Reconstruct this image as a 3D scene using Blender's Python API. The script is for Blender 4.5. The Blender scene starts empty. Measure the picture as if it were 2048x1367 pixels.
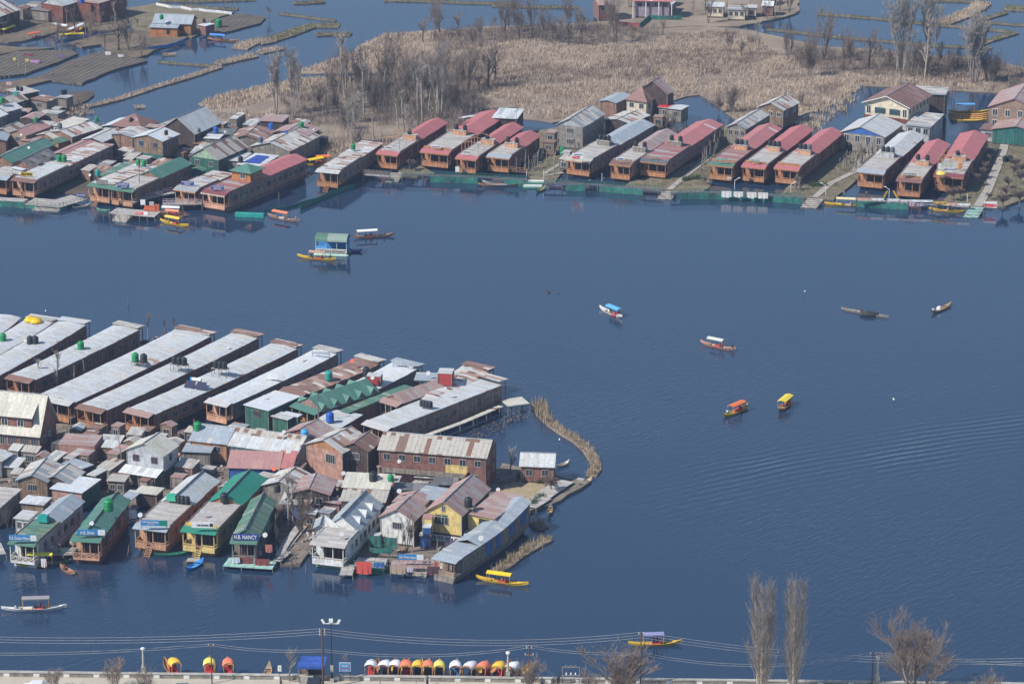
import bpy, math, random
import numpy as np
from mathutils import Vector, Matrix
R=math.radians; PI=math.pi
random.seed(7); rng=np.random.default_rng(7)
scn=bpy.context.scene; COL=scn.collection
# ---------------- camera, sky, sun, exposure ----------------
FPX=6645.0; TH=R(18.5); CH=210.6
cd=bpy.data.cameras.new('camera'); cam=bpy.data.objects.new('camera',cd); COL.objects.link(cam)
cam.location=(0,0,CH); cam.rotation_euler=(PI/2-TH,0,0)
cd.sensor_width=36; cd.lens=FPX/2048*36; cd.clip_start=1; cd.clip_end=8000
scn.camera=cam
SUN_EL=R(44); SUN_AZ=R(207)      # direction (from +x, ccw) in which the sun stands
w=bpy.data.worlds.new('World'); scn.world=w; w.use_nodes=True
nt=w.node_tree; bg=nt.nodes['Background']
sky=nt.nodes.new('ShaderNodeTexSky'); sky.sky_type='NISHITA'; sky.sun_disc=False
sky.sun_elevation=SUN_EL; sky.sun_rotation=PI/2-SUN_AZ
sky.air_density=1.4; sky.dust_density=1.0; sky.ozone_density=2.0; sky.altitude=1600
nt.links.new(sky.outputs[0],bg.inputs[0]); bg.inputs[1].default_value=0.10
sd=bpy.data.lights.new('sun','SUN'); so=bpy.data.objects.new('sun',sd); COL.objects.link(so)
sd.energy=4.8; sd.angle=R(.5); sd.color=(1,.94,.86)
v=Vector((math.cos(SUN_AZ)*math.cos(SUN_EL),math.sin(SUN_AZ)*math.cos(SUN_EL),math.sin(SUN_EL)))
so.rotation_euler=v.to_track_quat('Z','Y').to_euler(); so.location=(0,0,400)
scn.view_settings.view_transform='Standard'; scn.view_settings.look='None'
scn.view_settings.exposure=0.35; scn.view_settings.gamma=1
scn.render.engine='CYCLES'
scn.cycles.max_bounces=6; scn.cycles.transparent_max_bounces=6; scn.cycles.volume_bounces=0
scn.cycles.caustics_reflective=False; scn.cycles.caustics_refractive=False
# ---------------- photo-derived measuring frames ----------------
ZM=dict(a=(0,160,4.557),b=(330,180,4.557),c=(600,200,4.096),d=(1080,140,4.8825),e=(1400,160,5.064),f=(1688,150,4.556),
 g=(0,600,4.8825),h=(360,640,5.258),i=(680,690,3.7926),j=(0,760,5.467),k=(340,820,5.689),l=(0,920,5.697),m=(250,920,5.258),
 n=(560,920,3.7926),o=(560,860,8.533),p=(780,960,6.4),q=(0,1040,10.24),r=(0,300,10.24),s=(0,180,9.765),t=(180,200,10.24),
 u=(0,0,7.877),v=(240,0,7.877),w=(190,340,12.425),x=(1000,0,3.7926),y=(1520,0,3.8788),z=(0,0,3.9058),Z=(500,0,3.9058),
 B=(0,1160,3.657),C=(540,1200,7.314),D=(700,1250,4.452),E=(1140,1120,3.7926),F=(1640,1160,5.0196),A=(800,300,6.4),
 G=(560,430,7.877),H=(1180,560,6.4),I=(1420,570,3.9385),J=(740,260,9.309),K=(1120,280,10.24),L=(1400,300,8.533),
 M=(1760,320,8.533),N=(340,340,14.63),P=(0,0,1.0))
ct,st=math.cos(TH),math.sin(TH)
def W(k,x,y,z=0.0):
    """point of the place at height z for a measured spot"""
    X,Y,S=ZM[k]; px=X+x/S; py=Y+y/S
    a=(px-1024)/FPX; u=(683.5-py)/FPX
    d=Vector((a,ct+u*st,-st+u*ct)); t=(z-CH)/d.z
    return Vector((d.x*t,d.y*t,z))
# ---------------- materials ----------------
_m={}
def nodes(name):
    m=bpy.data.materials.new(name); m.use_nodes=True; nt=m.node_tree
    return m,nt,nt.nodes['Principled BSDF']
def rgba(c): return (c[0],c[1],c[2],1)
def N(nt,t,**kw):
    n=nt.nodes.new(t)
    for k,v in kw.items():
        if k[0]=='_': setattr(n,k[1:],v)
        else: n.inputs[int(k[1:]) if k[0]=='i' and k[1:].isdigit() else k.replace('_',' ')].default_value=v
    return n
def mixc(nt,fac,a,b,mode='MIX'):
    n=nt.nodes.new('ShaderNodeMix'); n.data_type='RGBA'; n.blend_type=mode
    for s,vv in ((0,fac),(6,a),(7,b)):
        if hasattr(vv,'is_linked') or hasattr(vv,'links'): nt.links.new(vv,n.inputs[s])
        else: n.inputs[s].default_value=vv if s==0 else rgba(vv)
    return n.outputs[2]
def paint(name,c,rough=.7,var=.25,scale=1.5,planks=0,spec=.3,axis='z',metal=0,stain=0):
    """painted / wooden surface with blotchy wear and optional board lines"""
    if name in _m: return _m[name]
    m,nt,b=nodes(name); L=nt.links.new
    tc=nt.nodes.new('ShaderNodeTexCoord')
    n1=N(nt,'ShaderNodeTexNoise',Scale=scale,Detail=5.0,Roughness=.65); L(tc.outputs['Object'],n1.inputs['Vector'])
    r=nt.nodes.new('ShaderNodeMapRange'); r.inputs[1].default_value=.3; r.inputs[2].default_value=.7
    r.inputs[3].default_value=1-var*1.3; r.inputs[4].default_value=1+var*.8; L(n1.outputs[0],r.inputs[0])
    col=mixc(nt,1.0,c,(1,1,1),'MULTIPLY'); mx=col.node; L(r.outputs[0],mx.inputs[7])
    if planks:
        mp=nt.nodes.new('ShaderNodeMapping')
        if axis=='z': mp.inputs['Rotation'].default_value=(PI/2,0,0)
        L(tc.outputs['Object'],mp.inputs[0])
        s=nt.nodes.new('ShaderNodeSeparateXYZ'); L(tc.outputs['Object'],s.inputs[0])
        if axis=='h': src=s.outputs[2]
        else:
            ad=nt.nodes.new('ShaderNodeMath'); L(s.outputs[0],ad.inputs[0]); L(s.outputs[1],ad.inputs[1]); src=ad.outputs[0]
        mu=nt.nodes.new('ShaderNodeMath'); mu.operation='MULTIPLY'; mu.inputs[1].default_value=planks; L(src,mu.inputs[0])
        fl=nt.nodes.new('ShaderNodeMath'); fl.operation='FLOOR'; L(mu.outputs[0],fl.inputs[0])
        wn=nt.nodes.new('ShaderNodeTexWhiteNoise'); wn.noise_dimensions='1D'; L(fl.outputs[0],wn.inputs['W'])
        r2=nt.nodes.new('ShaderNodeMapRange'); r2.inputs[3].default_value=.68; r2.inputs[4].default_value=1.2; L(wn.outputs[0],r2.inputs[0])
        col=mixc(nt,1.0,col,(1,1,1),'MULTIPLY'); L(r2.outputs[0],col.node.inputs[7])
    if stain:
        mp3=nt.nodes.new('ShaderNodeMapping'); mp3.inputs['Scale'].default_value=(1.6,1.6,.35); L(tc.outputs['Object'],mp3.inputs[0])
        n4=N(nt,'ShaderNodeTexNoise',Scale=1.3,Detail=5.0,Roughness=.7); L(mp3.outputs[0],n4.inputs['Vector'])
        r4=nt.nodes.new('ShaderNodeMapRange'); r4.inputs[1].default_value=.5; r4.inputs[2].default_value=.68; r4.inputs[3].default_value=0; r4.inputs[4].default_value=stain; L(n4.outputs[0],r4.inputs[0])
        col=mixc(nt,r4.outputs[0],col,(.13,.10,.085))
    L(col,b.inputs['Base Color']); b.inputs['Roughness'].default_value=rough; b.inputs['Specular IOR Level'].default_value=spec
    b.inputs['Metallic'].default_value=metal
    _m[name]=m; return m
def roofm(name,cols,sheet=(3.0,.9),rot=False,grime=.3,rough=.55,mortar=.025,corr=6.0,gc=(.12,.09,.075)):
    """sheet roofing: separate sheets of different age, seams, corrugation, rust runs"""
    nm=name+('_along' if rot else '')
    if nm in _m: return _m[nm]
    m,nt,b=nodes(nm); L=nt.links.new
    tc=nt.nodes.new('ShaderNodeTexCoord'); mp=nt.nodes.new('ShaderNodeMapping')
    if rot: mp.inputs['Rotation'].default_value=(0,0,PI/2)
    L(tc.outputs['Object'],mp.inputs[0])
    nz=N(nt,'ShaderNodeTexNoise',Scale=.35,Detail=3.0); L(mp.outputs[0],nz.inputs['Vector'])
    va=nt.nodes.new('ShaderNodeVectorMath'); va.operation='MULTIPLY_ADD'; va.inputs[1].default_value=(.35,.25,0)
    L(nz.outputs[1],va.inputs[0]); L(mp.outputs[0],va.inputs[2])
    br=nt.nodes.new('ShaderNodeTexBrick'); br.offset=.37; L(va.outputs[0],br.inputs['Vector'])
    for k,vv in (('Color1',(0,0,0,1)),('Color2',(1,1,1,1)),('Mortar',(.5,.5,.5,1))): br.inputs[k].default_value=vv
    br.inputs['Scale'].default_value=1; br.inputs['Mortar Size'].default_value=mortar
    br.inputs['Brick Width'].default_value=sheet[0]; br.inputs['Row Height'].default_value=sheet[1]
    cr=nt.nodes.new('ShaderNodeValToRGB'); cr.color_ramp.interpolation='CONSTANT'
    el=cr.color_ramp.elements
    while len(el)<len(cols): el.new(.5)
    for k,(p,c) in enumerate(cols): el[k].position=p; el[k].color=rgba(c)
    L(br.outputs[0],cr.inputs[0])
    n2=N(nt,'ShaderNodeTexNoise',Scale=.9,Detail=6.0,Roughness=.7)
    mp2=nt.nodes.new('ShaderNodeMapping'); mp2.inputs['Scale'].default_value=(.45,2.4,.6) if not rot else (2.4,.45,.6)
    L(tc.outputs['Object'],mp2.inputs[0]); L(mp2.outputs[0],n2.inputs['Vector'])
    r=nt.nodes.new('ShaderNodeMapRange'); r.inputs[1].default_value=.5; r.inputs[2].default_value=.72; r.inputs[3].default_value=0; r.inputs[4].default_value=grime
    L(n2.outputs[0],r.inputs[0])
    c1=mixc(nt,r.outputs[0],cr.outputs[0],gc)
    mm=nt.nodes.new('ShaderNodeMath'); mm.operation='MULTIPLY'; mm.inputs[1].default_value=.55; L(br.outputs['Fac'],mm.inputs[0])
    c2=mixc(nt,mm.outputs[0],c1,(.08,.075,.075))
    n3=N(nt,'ShaderNodeTexNoise',Scale=3.5,Detail=3.0); L(tc.outputs['Object'],n3.inputs['Vector'])
    r3=nt.nodes.new('ShaderNodeMapRange'); r3.inputs[1].default_value=.3; r3.inputs[2].default_value=.7; r3.inputs[3].default_value=.82; r3.inputs[4].default_value=1.14
    L(n3.outputs[0],r3.inputs[0])
    c3=mixc(nt,1.0,c2,(1,1,1),'MULTIPLY'); L(r3.outputs[0],c3.node.inputs[7])
    L(c3,b.inputs['Base Color'])
    wv=N(nt,'ShaderNodeTexWave',Scale=corr,Distortion=.3); wv.bands_direction='Y' if not rot else 'X'; L(tc.outputs['Object'],wv.inputs['Vector'])
    bp=N(nt,'ShaderNodeBump',Strength=.35,Distance=.03); L(wv.outputs[1],bp.inputs['Height']); L(bp.outputs[0],b.inputs['Normal'])
    b.inputs['Roughness'].default_value=rough; b.inputs['Specular IOR Level'].default_value=.35
    _m[nm]=m; return m
ZN=(.46,.465,.455);ZL=(.60,.61,.61);ZD=(.30,.32,.34);RU=(.20,.11,.08);RP=(.36,.23,.19);PA=(.54,.51,.46);PK=(.48,.27,.25)
def RM(k,rot=False):
    D=dict(
     zinc=dict(cols=[(0,ZN),(.4,(.50,.53,.56)),(.75,(.50,.53,.55)),(.93,PA),(.975,RP)],grime=.4,gc=(.27,.235,.21)),
     zinclight=dict(cols=[(0,(.55,.60,.66)),(.4,ZL),(.8,(.62,.65,.68))],grime=.25,gc=(.33,.31,.29),rough=.42),
     bluezinc=dict(cols=[(0,(.30,.35,.40)),(.5,(.34,.39,.44)),(.9,ZN)],grime=.15),
     greyold=dict(cols=[(0,ZD),(.3,ZN),(.6,PA),(.88,RP)],grime=.45),
     patch=dict(cols=[(0,ZN),(.3,PA),(.52,RP),(.7,ZL),(.85,RU)],grime=.5),
     rusty=dict(cols=[(0,RU),(.35,RP),(.6,(.24,.14,.11)),(.84,PA)],grime=.5,gc=(.36,.33,.29)),
     stripes=dict(cols=[(0,(.42,.40,.36)),(.45,RU),(.62,(.40,.38,.34)),(.85,(.2,.13,.1))],grime=.4,sheet=(9,.85)),
     brownred=dict(cols=[(0,(.19,.10,.085)),(.4,(.22,.12,.10)),(.8,(.27,.17,.15))],grime=.35,gc=(.33,.27,.25),sheet=(2.6,1.1)),
     pink=dict(cols=[(0,(.38,.21,.20)),(.5,(.42,.24,.22)),(.9,RP)],grime=.3,sheet=(6,2.2)),
     pinkgrey=dict(cols=[(0,(.34,.22,.20)),(.35,(.38,.29,.27)),(.7,(.36,.32,.31)),(.9,PK)],grime=.3),
     red=dict(cols=[(0,(.40,.135,.14)),(.5,(.43,.15,.155)),(.85,(.45,.165,.165))],grime=.12,gc=(.2,.1,.1),sheet=(9,1.0),mortar=.012,rough=.6),
     redold=dict(cols=[(0,(.45,.17,.17)),(.6,(.42,.16,.16)),(.8,(.52,.51,.51)),(.9,(.44,.2,.19))],grime=.4,sheet=(4,1.0)),
     maroon=dict(cols=[(0,(.20,.06,.07)),(.6,(.22,.07,.08))],grime=.15,sheet=(9,1.0),mortar=.012),
     green=dict(cols=[(0,(.07,.18,.145)),(.5,(.08,.20,.16)),(.85,(.095,.215,.175))],grime=.35,gc=(.12,.13,.10),sheet=(9,1.1),mortar=.012),
     greenbright=dict(cols=[(0,(.02,.21,.15)),(.6,(.025,.23,.165))],grime=.07,gc=(.03,.1,.07),sheet=(9,1.1),mortar=.01),
     greenold=dict(cols=[(0,(.08,.18,.13)),(.45,(.12,.22,.17)),(.7,(.17,.22,.15)),(.9,(.26,.3,.26))],grime=.4),
     deck=dict(cols=[(0,(.42,.40,.38)),(.35,(.48,.46,.43)),(.7,(.34,.32,.30)),(.9,(.52,.49,.46))],grime=.4,sheet=(4.5,.55),mortar=.035,gc=(.1,.09,.09)),
     deckred=dict(cols=[(0,(.33,.13,.13)),(.45,(.36,.33,.31)),(.62,(.33,.14,.14)),(.9,(.25,.22,.21))],grime=.4,sheet=(7,.9),mortar=.05),
     tile=dict(cols=[(0,(.40,.37,.36)),(.5,(.44,.41,.39))],grime=.15,sheet=(1.6,1.6),mortar=.03),
     slate=dict(cols=[(0,(.16,.155,.155)),(.5,(.20,.19,.185)),(.8,(.24,.22,.21))],grime=.25,sheet=(.8,.4),mortar=.03),
     pale=dict(cols=[(0,(.52,.51,.44)),(.4,(.57,.55,.48)),(.8,(.48,.46,.41)),(.95,(.22,.14,.11))],grime=.3,gc=(.25,.2,.15)),
     white=dict(cols=[(0,(.62,.64,.66)),(.5,(.52,.54,.56)),(.85,(.4,.42,.44))],grime=.2,rough=.4),
     dark=dict(cols=[(0,(.11,.12,.13)),(.5,(.15,.16,.17)),(.8,(.2,.2,.2))],grime=.3))
    d=D[k]; return roofm('roofing_'+k,rot=rot,**d)
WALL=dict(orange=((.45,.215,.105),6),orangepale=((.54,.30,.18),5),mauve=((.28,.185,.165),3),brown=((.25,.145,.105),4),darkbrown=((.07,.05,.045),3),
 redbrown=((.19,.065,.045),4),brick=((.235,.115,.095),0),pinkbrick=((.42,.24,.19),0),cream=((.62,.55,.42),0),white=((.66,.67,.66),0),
 yellow=((.66,.51,.20),0),greenwall=((.03,.12,.09),3),teal=((.03,.14,.13),3),grey=((.20,.205,.21),4),greyplank=((.24,.215,.19),4),
 plank=((.24,.165,.11),4),black=((.04,.04,.045),0),pink=((.52,.30,.26),0),blue=((.04,.13,.42),0),stone=((.25,.23,.21),0),peach=((.58,.33,.22),0),
 lightgreen=((.30,.42,.30),0),silver=((.42,.45,.48),0),red=((.42,.05,.05),0),yellowpaint=((.68,.46,.09),0),tan=((.29,.20,.15),0),greywhite=((.46,.47,.49),3),lilac=((.34,.28,.34),0),cottage=((.44,.175,.06),7))
def WM(k):
    c,p=WALL[k]; return paint('boards_'+k if p else 'paint_'+k,c,planks=p,stain=.55,var=.36 if k in('brick','pinkbrick','greyplank','plank','stone','pink') else .26,scale=1.2)
M_glass=paint('window_glass',(.035,.045,.06),rough=.15,var=.1,spec=.5)
M_dark=paint('dark_interior',(.02,.02,.022),var=.1)
M_white=paint('white_paint',(.72,.72,.70),var=.12)
M_frame=paint('window_frame',(.42,.40,.37),var=.15)
M_wood=paint('old_timber',(.27,.235,.20),planks=3)
M_pole=paint('weathered_pole',(.24,.21,.18))
M_black=paint('black_plastic',(.022,.025,.03),rough=.45,var=.1)
M_teal=paint('teal_sheet',(.03,.175,.145),var=.5,scale=.8,planks=.45,stain=.6)
M_greenrail=paint('green_railing',(.03,.13,.10))
M_conc=paint('concrete',(.40,.385,.35),var=.2,scale=.8)
# ---------------- mesh building ----------------
class MB:
    def __init__(s): s.v=[]; s.f=[]
    def poly(s,*p):
        n=len(s.v); s.v+= [tuple(q) for q in p]; s.f.append(tuple(range(n,n+len(p)))); return s
    def box(s,x0,y0,z0,x1,y1,z1):
        n=len(s.v); s.v+=[(x,y,z) for z in(z0,z1) for x,y in((x0,y0),(x1,y0),(x1,y1),(x0,y1))]
        s.f+=[tuple(n+i for i in q) for q in((0,3,2,1),(4,5,6,7),(0,1,5,4),(1,2,6,5),(2,3,7,6),(3,0,4,7))]; return s
    def loft(s,lo,hi):
        """closed solid between two equal loops"""
        n=len(s.v); k=len(lo); s.v+=[tuple(q) for q in lo]+[tuple(q) for q in hi]
        s.f.append(tuple(n+i for i in reversed(range(k)))); s.f.append(tuple(n+k+i for i in range(k)))
        for i in range(k): j=(i+1)%k; s.f.append((n+i,n+j,n+k+j,n+k+i))
        return s
    def slab(s,pts,t):
        return s.loft([(p[0],p[1],p[2]-t) for p in pts],pts)
    def tube(s,pts,rs,n=6,cap=True):
        if not hasattr(rs,'__len__'): rs=[rs]*len(pts)
        P=[Vector(p) for p in pts]; base=len(s.v); d=(P[-1]-P[0]).normalized() if (P[-1]-P[0]).length>1e-6 else Vector((0,0,1))
        for i,p in enumerate(P):
            q=(P[min(i+1,len(P)-1)]-P[max(i-1,0)]); q=q.normalized() if q.length>1e-9 else d
            a=q.cross(Vector((0,0,1)) if abs(q.z)<.9 else Vector((1,0,0))).normalized(); b2=q.cross(a)
            for k in range(n):
                t=2*PI*k/n; s.v.append(tuple(p+(a*math.cos(t)+b2*math.sin(t))*rs[i]))
        for i in range(len(P)-1):
            for k in range(n):
                o=base+i*n; s.f.append((o+k,o+n+k,o+n+(k+1)%n,o+(k+1)%n))
        if cap: s.f.append(tuple(base+k for k in range(n))); s.f.append(tuple(base+(len(P)-1)*n+k for k in reversed(range(n))))
        return s
    def lathe(s,c,prof,n=14):
        x,y,z=c; base=len(s.v)
        for r,h in prof:
            for k in range(n): t=2*PI*k/n; s.v.append((x+r*math.cos(t),y+r*math.sin(t),z+h))
        for i in range(len(prof)-1):
            for k in range(n):
                o=base+i*n; s.f.append((o+k,o+(k+1)%n,o+n+(k+1)%n,o+n+k))
        s.f.append(tuple(base+k for k in reversed(range(n)))); s.f.append(tuple(base+(len(prof)-1)*n+k for k in range(n)))
        return s
    def mesh(s,name,mat):
        me=bpy.data.meshes.new(name); me.from_pydata(s.v,[],s.f)
        if mat: me.materials.append(mat)
        return me
    def build(s,name,mat,parent=None,smooth=False,label=None):
        me=s.mesh(name,mat)
        if smooth:
            for p in me.polygons: p.use_smooth=True
        return put(name,me,parent,label)
def put(name,me,parent=None,label=None):
    o=bpy.data.objects.new(name,me); COL.objects.link(o)
    if parent: o.parent=parent
    if label: o['label']=label
    return o
def tag(o,label=None,cat=None,group=None,kind=None):
    if label: o['label']=label
    if cat: o['category']=cat
    if group: o['group']=group
    if kind: o['kind']=kind
    return o
def thing(name,label,cat,loc=(0,0,0),rz=0,group=None):
    o=bpy.data.objects.new(name,None); COL.objects.link(o); o.empty_display_size=.3
    o.location=loc; o.rotation_euler=(0,0,rz); return tag(o,label,cat,group)
def dup(root,loc,rz=0,sc=1,label=None,group=None,cat=None):
    r=root.copy(); COL.objects.link(r); r.location=loc; r.rotation_euler=(0,0,rz); r.scale=(sc,sc,sc) if not hasattr(sc,'__len__') else sc
    for ch in list(root.children):
        c=ch.copy(); COL.objects.link(c); c.parent=r
        for g in list(ch.children):
            d=g.copy(); COL.objects.link(d); d.parent=c
    return tag(r,label,cat,group)
def remove_tree(root):
    for ch in list(root.children):
        for g in list(ch.children): bpy.data.objects.remove(g)
        bpy.data.objects.remove(ch)
    bpy.data.objects.remove(root)
ORD=['first','second','third','fourth','fifth','sixth','seventh','eighth','ninth','tenth','eleventh','twelfth','thirteenth','fourteenth','fifteenth','sixteenth','seventeenth','eighteenth','nineteenth','twentieth']
def ordn(i): return ORD[i] if i<20 else '%dth'%(i+1) if (i+1)%10 not in(1,2,3) else '%d%s'%(i+1,{1:'st',2:'nd',3:'rd'}[(i+1)%10])
# frames: by right-hand edge (front corner -> rear corner) or by front edge
def FS(k,bx,by,cx,cy,w,ze=4.3,k2=None):
    B=W(k,bx,by,ze); C_=W(k2 or k,cx,cy,ze); d=C_-B; l=d.length; rz=math.atan2(d.y,d.x)-PI/2
    xa=Vector((math.cos(rz),math.sin(rz),0)); o=B-xa*w
    return dict(o=(o.x,o.y,0),rz=rz,w=w,l=l,ze=ze)
def FF(k,ax,ay,bx,by,l,ze=4.0):
    A_=W(k,ax,ay,ze); B=W(k,bx,by,ze); d=B-A_
    return dict(o=(A_.x,A_.y,0),rz=math.atan2(d.y,d.x),w=d.length,l=l,ze=ze)
def loc(fr,x,y,z=0):
    c,s=math.cos(fr['rz']),math.sin(fr['rz']); return (fr['o'][0]+c*x-s*y,fr['o'][1]+s*x+c*y,z)
def window(t,wall,a,z,w=.95,h=1.15,at=0,mat=None,name='window',arch=False):
    """wall 'f' at y=at (faces -y) or 'r' at x=at (faces +x); a = centre along wall"""
    m=MB(); e=.07; mt=.05
    def bx(a0,z0,a1,z1,d0,d1):
        if wall=='f': m.box(a0,at-d1,z0,a1,at-d0,z1)
        else: m.box(at+d0,a0,z0,at+d1,a1,z1)
    x0,x1,z0,z1=a-w/2,a+w/2,z-h/2,z+h/2
    bx(x0-e,z0-e,x1+e,z0,0,.09); bx(x0-e,z1,x1+e,z1+e,0,.09); bx(x0-e,z0,x0,z1,0,.08); bx(x1,z0,x1+e,z1,0,.08)
    n=2 if w<1.4 else 4
    for i in range(1,n): q=x0+(x1-x0)*i/n; bx(q-.03,z0,q+.03,z1,0,.06)
    if arch: bx(x0,z1-.25,x1,z1-.2,0,.065)
    o=m.build(name,mat or M_frame,t)
    g=MB()
    if wall=='f': g.box(x0,at-.03,z0,x1,at+.02,z1)
    else: g.box(at-.02,x0,z0,at+.03,x1,z1)
    g.build('pane',M_glass,o); return o
def gable_roof(m,x0,x1,y0,y1,z,rise,t=.09,n=6,jit=.03,curve=0.0,ridge=.5):
    """ridge along y"""
    xm=x0+(x1-x0)*ridge; X0,X1=x0,x1
    for i in range(n):
        ya,yb=y0+(y1-y0)*i/n,y0+(y1-y0)*(i+1)/n+.02
        za=z+curve*((2*i/n-1)**2); zb=z+curve*((2*(i+1)/n-1)**2); j=random.uniform(0,jit); x0,x1=X0-random.uniform(-.04,.1),X1+random.uniform(-.04,.1)
        m.slab([(x0,ya,za+j),(xm,ya,za+rise+j),(xm,yb,zb+rise+j),(x0,yb,zb+j)],t)
        j=random.uniform(0,jit)
        m.slab([(xm,ya,za+rise+j),(x1,ya,za+j),(x1,yb,zb+j),(xm,yb,zb+rise+j)],t)
TEX={}
def text_part(s,parent,x,y,z,height,width,mat,rx=PI/2,name='lettering',rz=0,thick=.02):
    cu=bpy.data.curves.new('letters','FONT'); cu.body=s; cu.align_x='CENTER'; cu.align_y='CENTER'; cu.extrude=thick; cu.offset=.012
    tmp=bpy.data.objects.new('letters',cu); COL.objects.link(tmp)
    dg=bpy.context.evaluated_depsgraph_get(); me=bpy.data.meshes.new_from_object(tmp.evaluated_get(dg)); bpy.data.objects.remove(tmp)
    me.materials.clear(); me.materials.append(mat)
    xs=[q.co.x for q in me.vertices]; ys=[q.co.y for q in me.vertices]
    sx=width/(max(xs)-min(xs)); sy=height/(max(ys)-min(ys)); cx=(max(xs)+min(xs))/2; cy=(max(ys)+min(ys))/2
    for q in me.vertices: q.co=Vector(((q.co.x-cx)*sx,(q.co.y-cy)*sy,q.co.z))
    o=put(name,me,parent); o.location=(x,y,z); o.rotation_euler=(rx,0,rz); return o
# ---------------- water tanks, dishes ----------------
def tank_proto(nm,col,box=False):
    m=paint('plastic_'+nm,col,rough=.45,var=.12)
    b=MB()
    if box: b.loft([(-.75,-.5,0),(.75,-.5,0),(.75,.5,0),(-.75,.5,0)],[(-.65,-.42,.85),(.65,-.42,.85),(.65,.42,.85),(-.65,.42,.85)])
    else: b.lathe((0,0,0),[(.52,0),(.55,.08),(.55,.38),(.52,.42),(.55,.46),(.55,.8),(.52,.84),(.55,.88),(.54,1.12),(.42,1.25),(.22,1.33)],16)
    l=MB().lathe((0,0,.85 if box else 1.33),[(.24,0),(.24,.07),(.15,.1)],12)
    return b.mesh('tank_body',m),l.mesh('tank_lid',m)
_tk={}
TC=dict(black=(.02,.025,.03),green=(.015,.22,.08),blue=(.02,.10,.42),teal=(.02,.27,.24),skyblue=(.06,.32,.62),grey=(.09,.12,.15),mint=(.05,.36,.25))
def tank(k,x,y,z,col,label,sc=1.0,box=False,group='water tanks on the roofs',at=None):
    key=(col,box)
    if key not in _tk: _tk[key]=tank_proto(col,TC[col],box)
    p=at or W(k,x,y,z); t=thing('water_tank',label,'water tank',p,random.uniform(0,3) if not box else -.3,group)
    put('tank_body',_tk[key][0],t); put('tank_lid',_tk[key][1],t); t.scale=(sc,sc,sc); return t
def tanks(k,pts,z,col,where,sc=1.0,side=('left','middle','right')):
    n=len(pts)
    for i,q in enumerate(pts):
        c=q[2] if len(q)>2 else col
        nmx=('' if n==1 else ('left ' if i==0 else 'right ') if n==2 else ('left ','middle ','right ')[i] if n==3 else ordn(i)+' ')
        tank(k,q[0],q[1],z,c,'%s%s water tank %s'%(nmx,c.replace('skyblue','sky blue'),where),sc)
_ds={}
def dish(k,x,y,z,label,col='white',sc=1.0,h=.9,to=-100):
    if col not in _ds:
        m=paint('dish_'+col,dict(white=(.44,.45,.47),red=(.62,.10,.04),grey=(.3,.32,.34))[col],rough=.4,var=.08)
        b=MB(); n=18; rr=[(0,.10),(.2,.085),(.36,.045),(.46,0)]
        b.lathe((0,0,0),[(.46,0),(.36,-.045),(.2,-.085),(.02,-.10),(.02,-.08),(.2,-.065),(.35,-.025),(.445,.012)],n)
        a=MB().tube([(0,0,-.1),(0,.1,.35)],.015,4)
        _ds[col]=(b.mesh('reflector',m),a.mesh('feed_arm',M_pole),MB().tube([(0,0,0),(0,0,1)],.035,5).mesh('mast',M_pole))
    b,a,p=_ds[col]; L=W(k,x,y,z); t=thing('satellite_dish',label,'satellite dish',L,R(to+90),'satellite dishes')
    d=put('reflector',b,t); d.location=(0,-.1,h); d.rotation_euler=(R(52),0,0); put('feed_arm',a,d)
    q=put('mast',p,t); q.scale=(1,1,h); t.scale=(sc*.66,)*3; return t
# ---------------- signs ----------------
def sign(k,x,y,w,h,txt,board,letters,label,z=5.6,rz=0,lines=None,posts=.5,extra=None,tw=.85,th=.5,name='sign_board',mm=None,at=None):
    """board standing up, centre measured at (x,y) at height z"""
    p=at or W(k,x,y,z); t=thing(name,label,'sign',(p[0],p[1],z-h/2-posts),rz,'name boards of the boats' if name=='sign_board' else None)
    b=MB().box(-w/2,-.04,posts,w/2,.04,posts+h); b.build('board',board,t)
    f=MB()
    for q in (-w/2+.15,w/2-.15): f.box(q-.05,.05,0,q+.05,.13,posts+h*.9)
    f.build('support',M_pole,t)
    if extra: extra(t,posts)
    if lines:
        for (s,cx,cz,ww,hh,m) in lines: text_part(s,t,cx,-.07,posts+cz,hh,ww,m)
    elif txt: text_part(txt,t,0,-.07,posts+h/2,h*th,w*tw,letters)
    return t
def panel(t,x0,z0,x1,z1,m,name='panel',y=-.05): return MB().box(x0,y,z0,x1,y+.03,z1).build(name,m,t)
SB=paint('sign_blue',(.035,.22,.50),var=.05); SN=paint('sign_navy',(.03,.05,.28),var=.05); SW=paint('sign_white',(.74,.75,.76),var=.05)
SR=paint('sign_red',(.66,.04,.04),var=.05); SG=paint('sign_green',(.01,.22,.15),var=.05); SY=paint('sign_yellow',(.62,.42,.04),var=.08); SK=paint('sign_black',(.02,.02,.02),var=.05)
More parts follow.
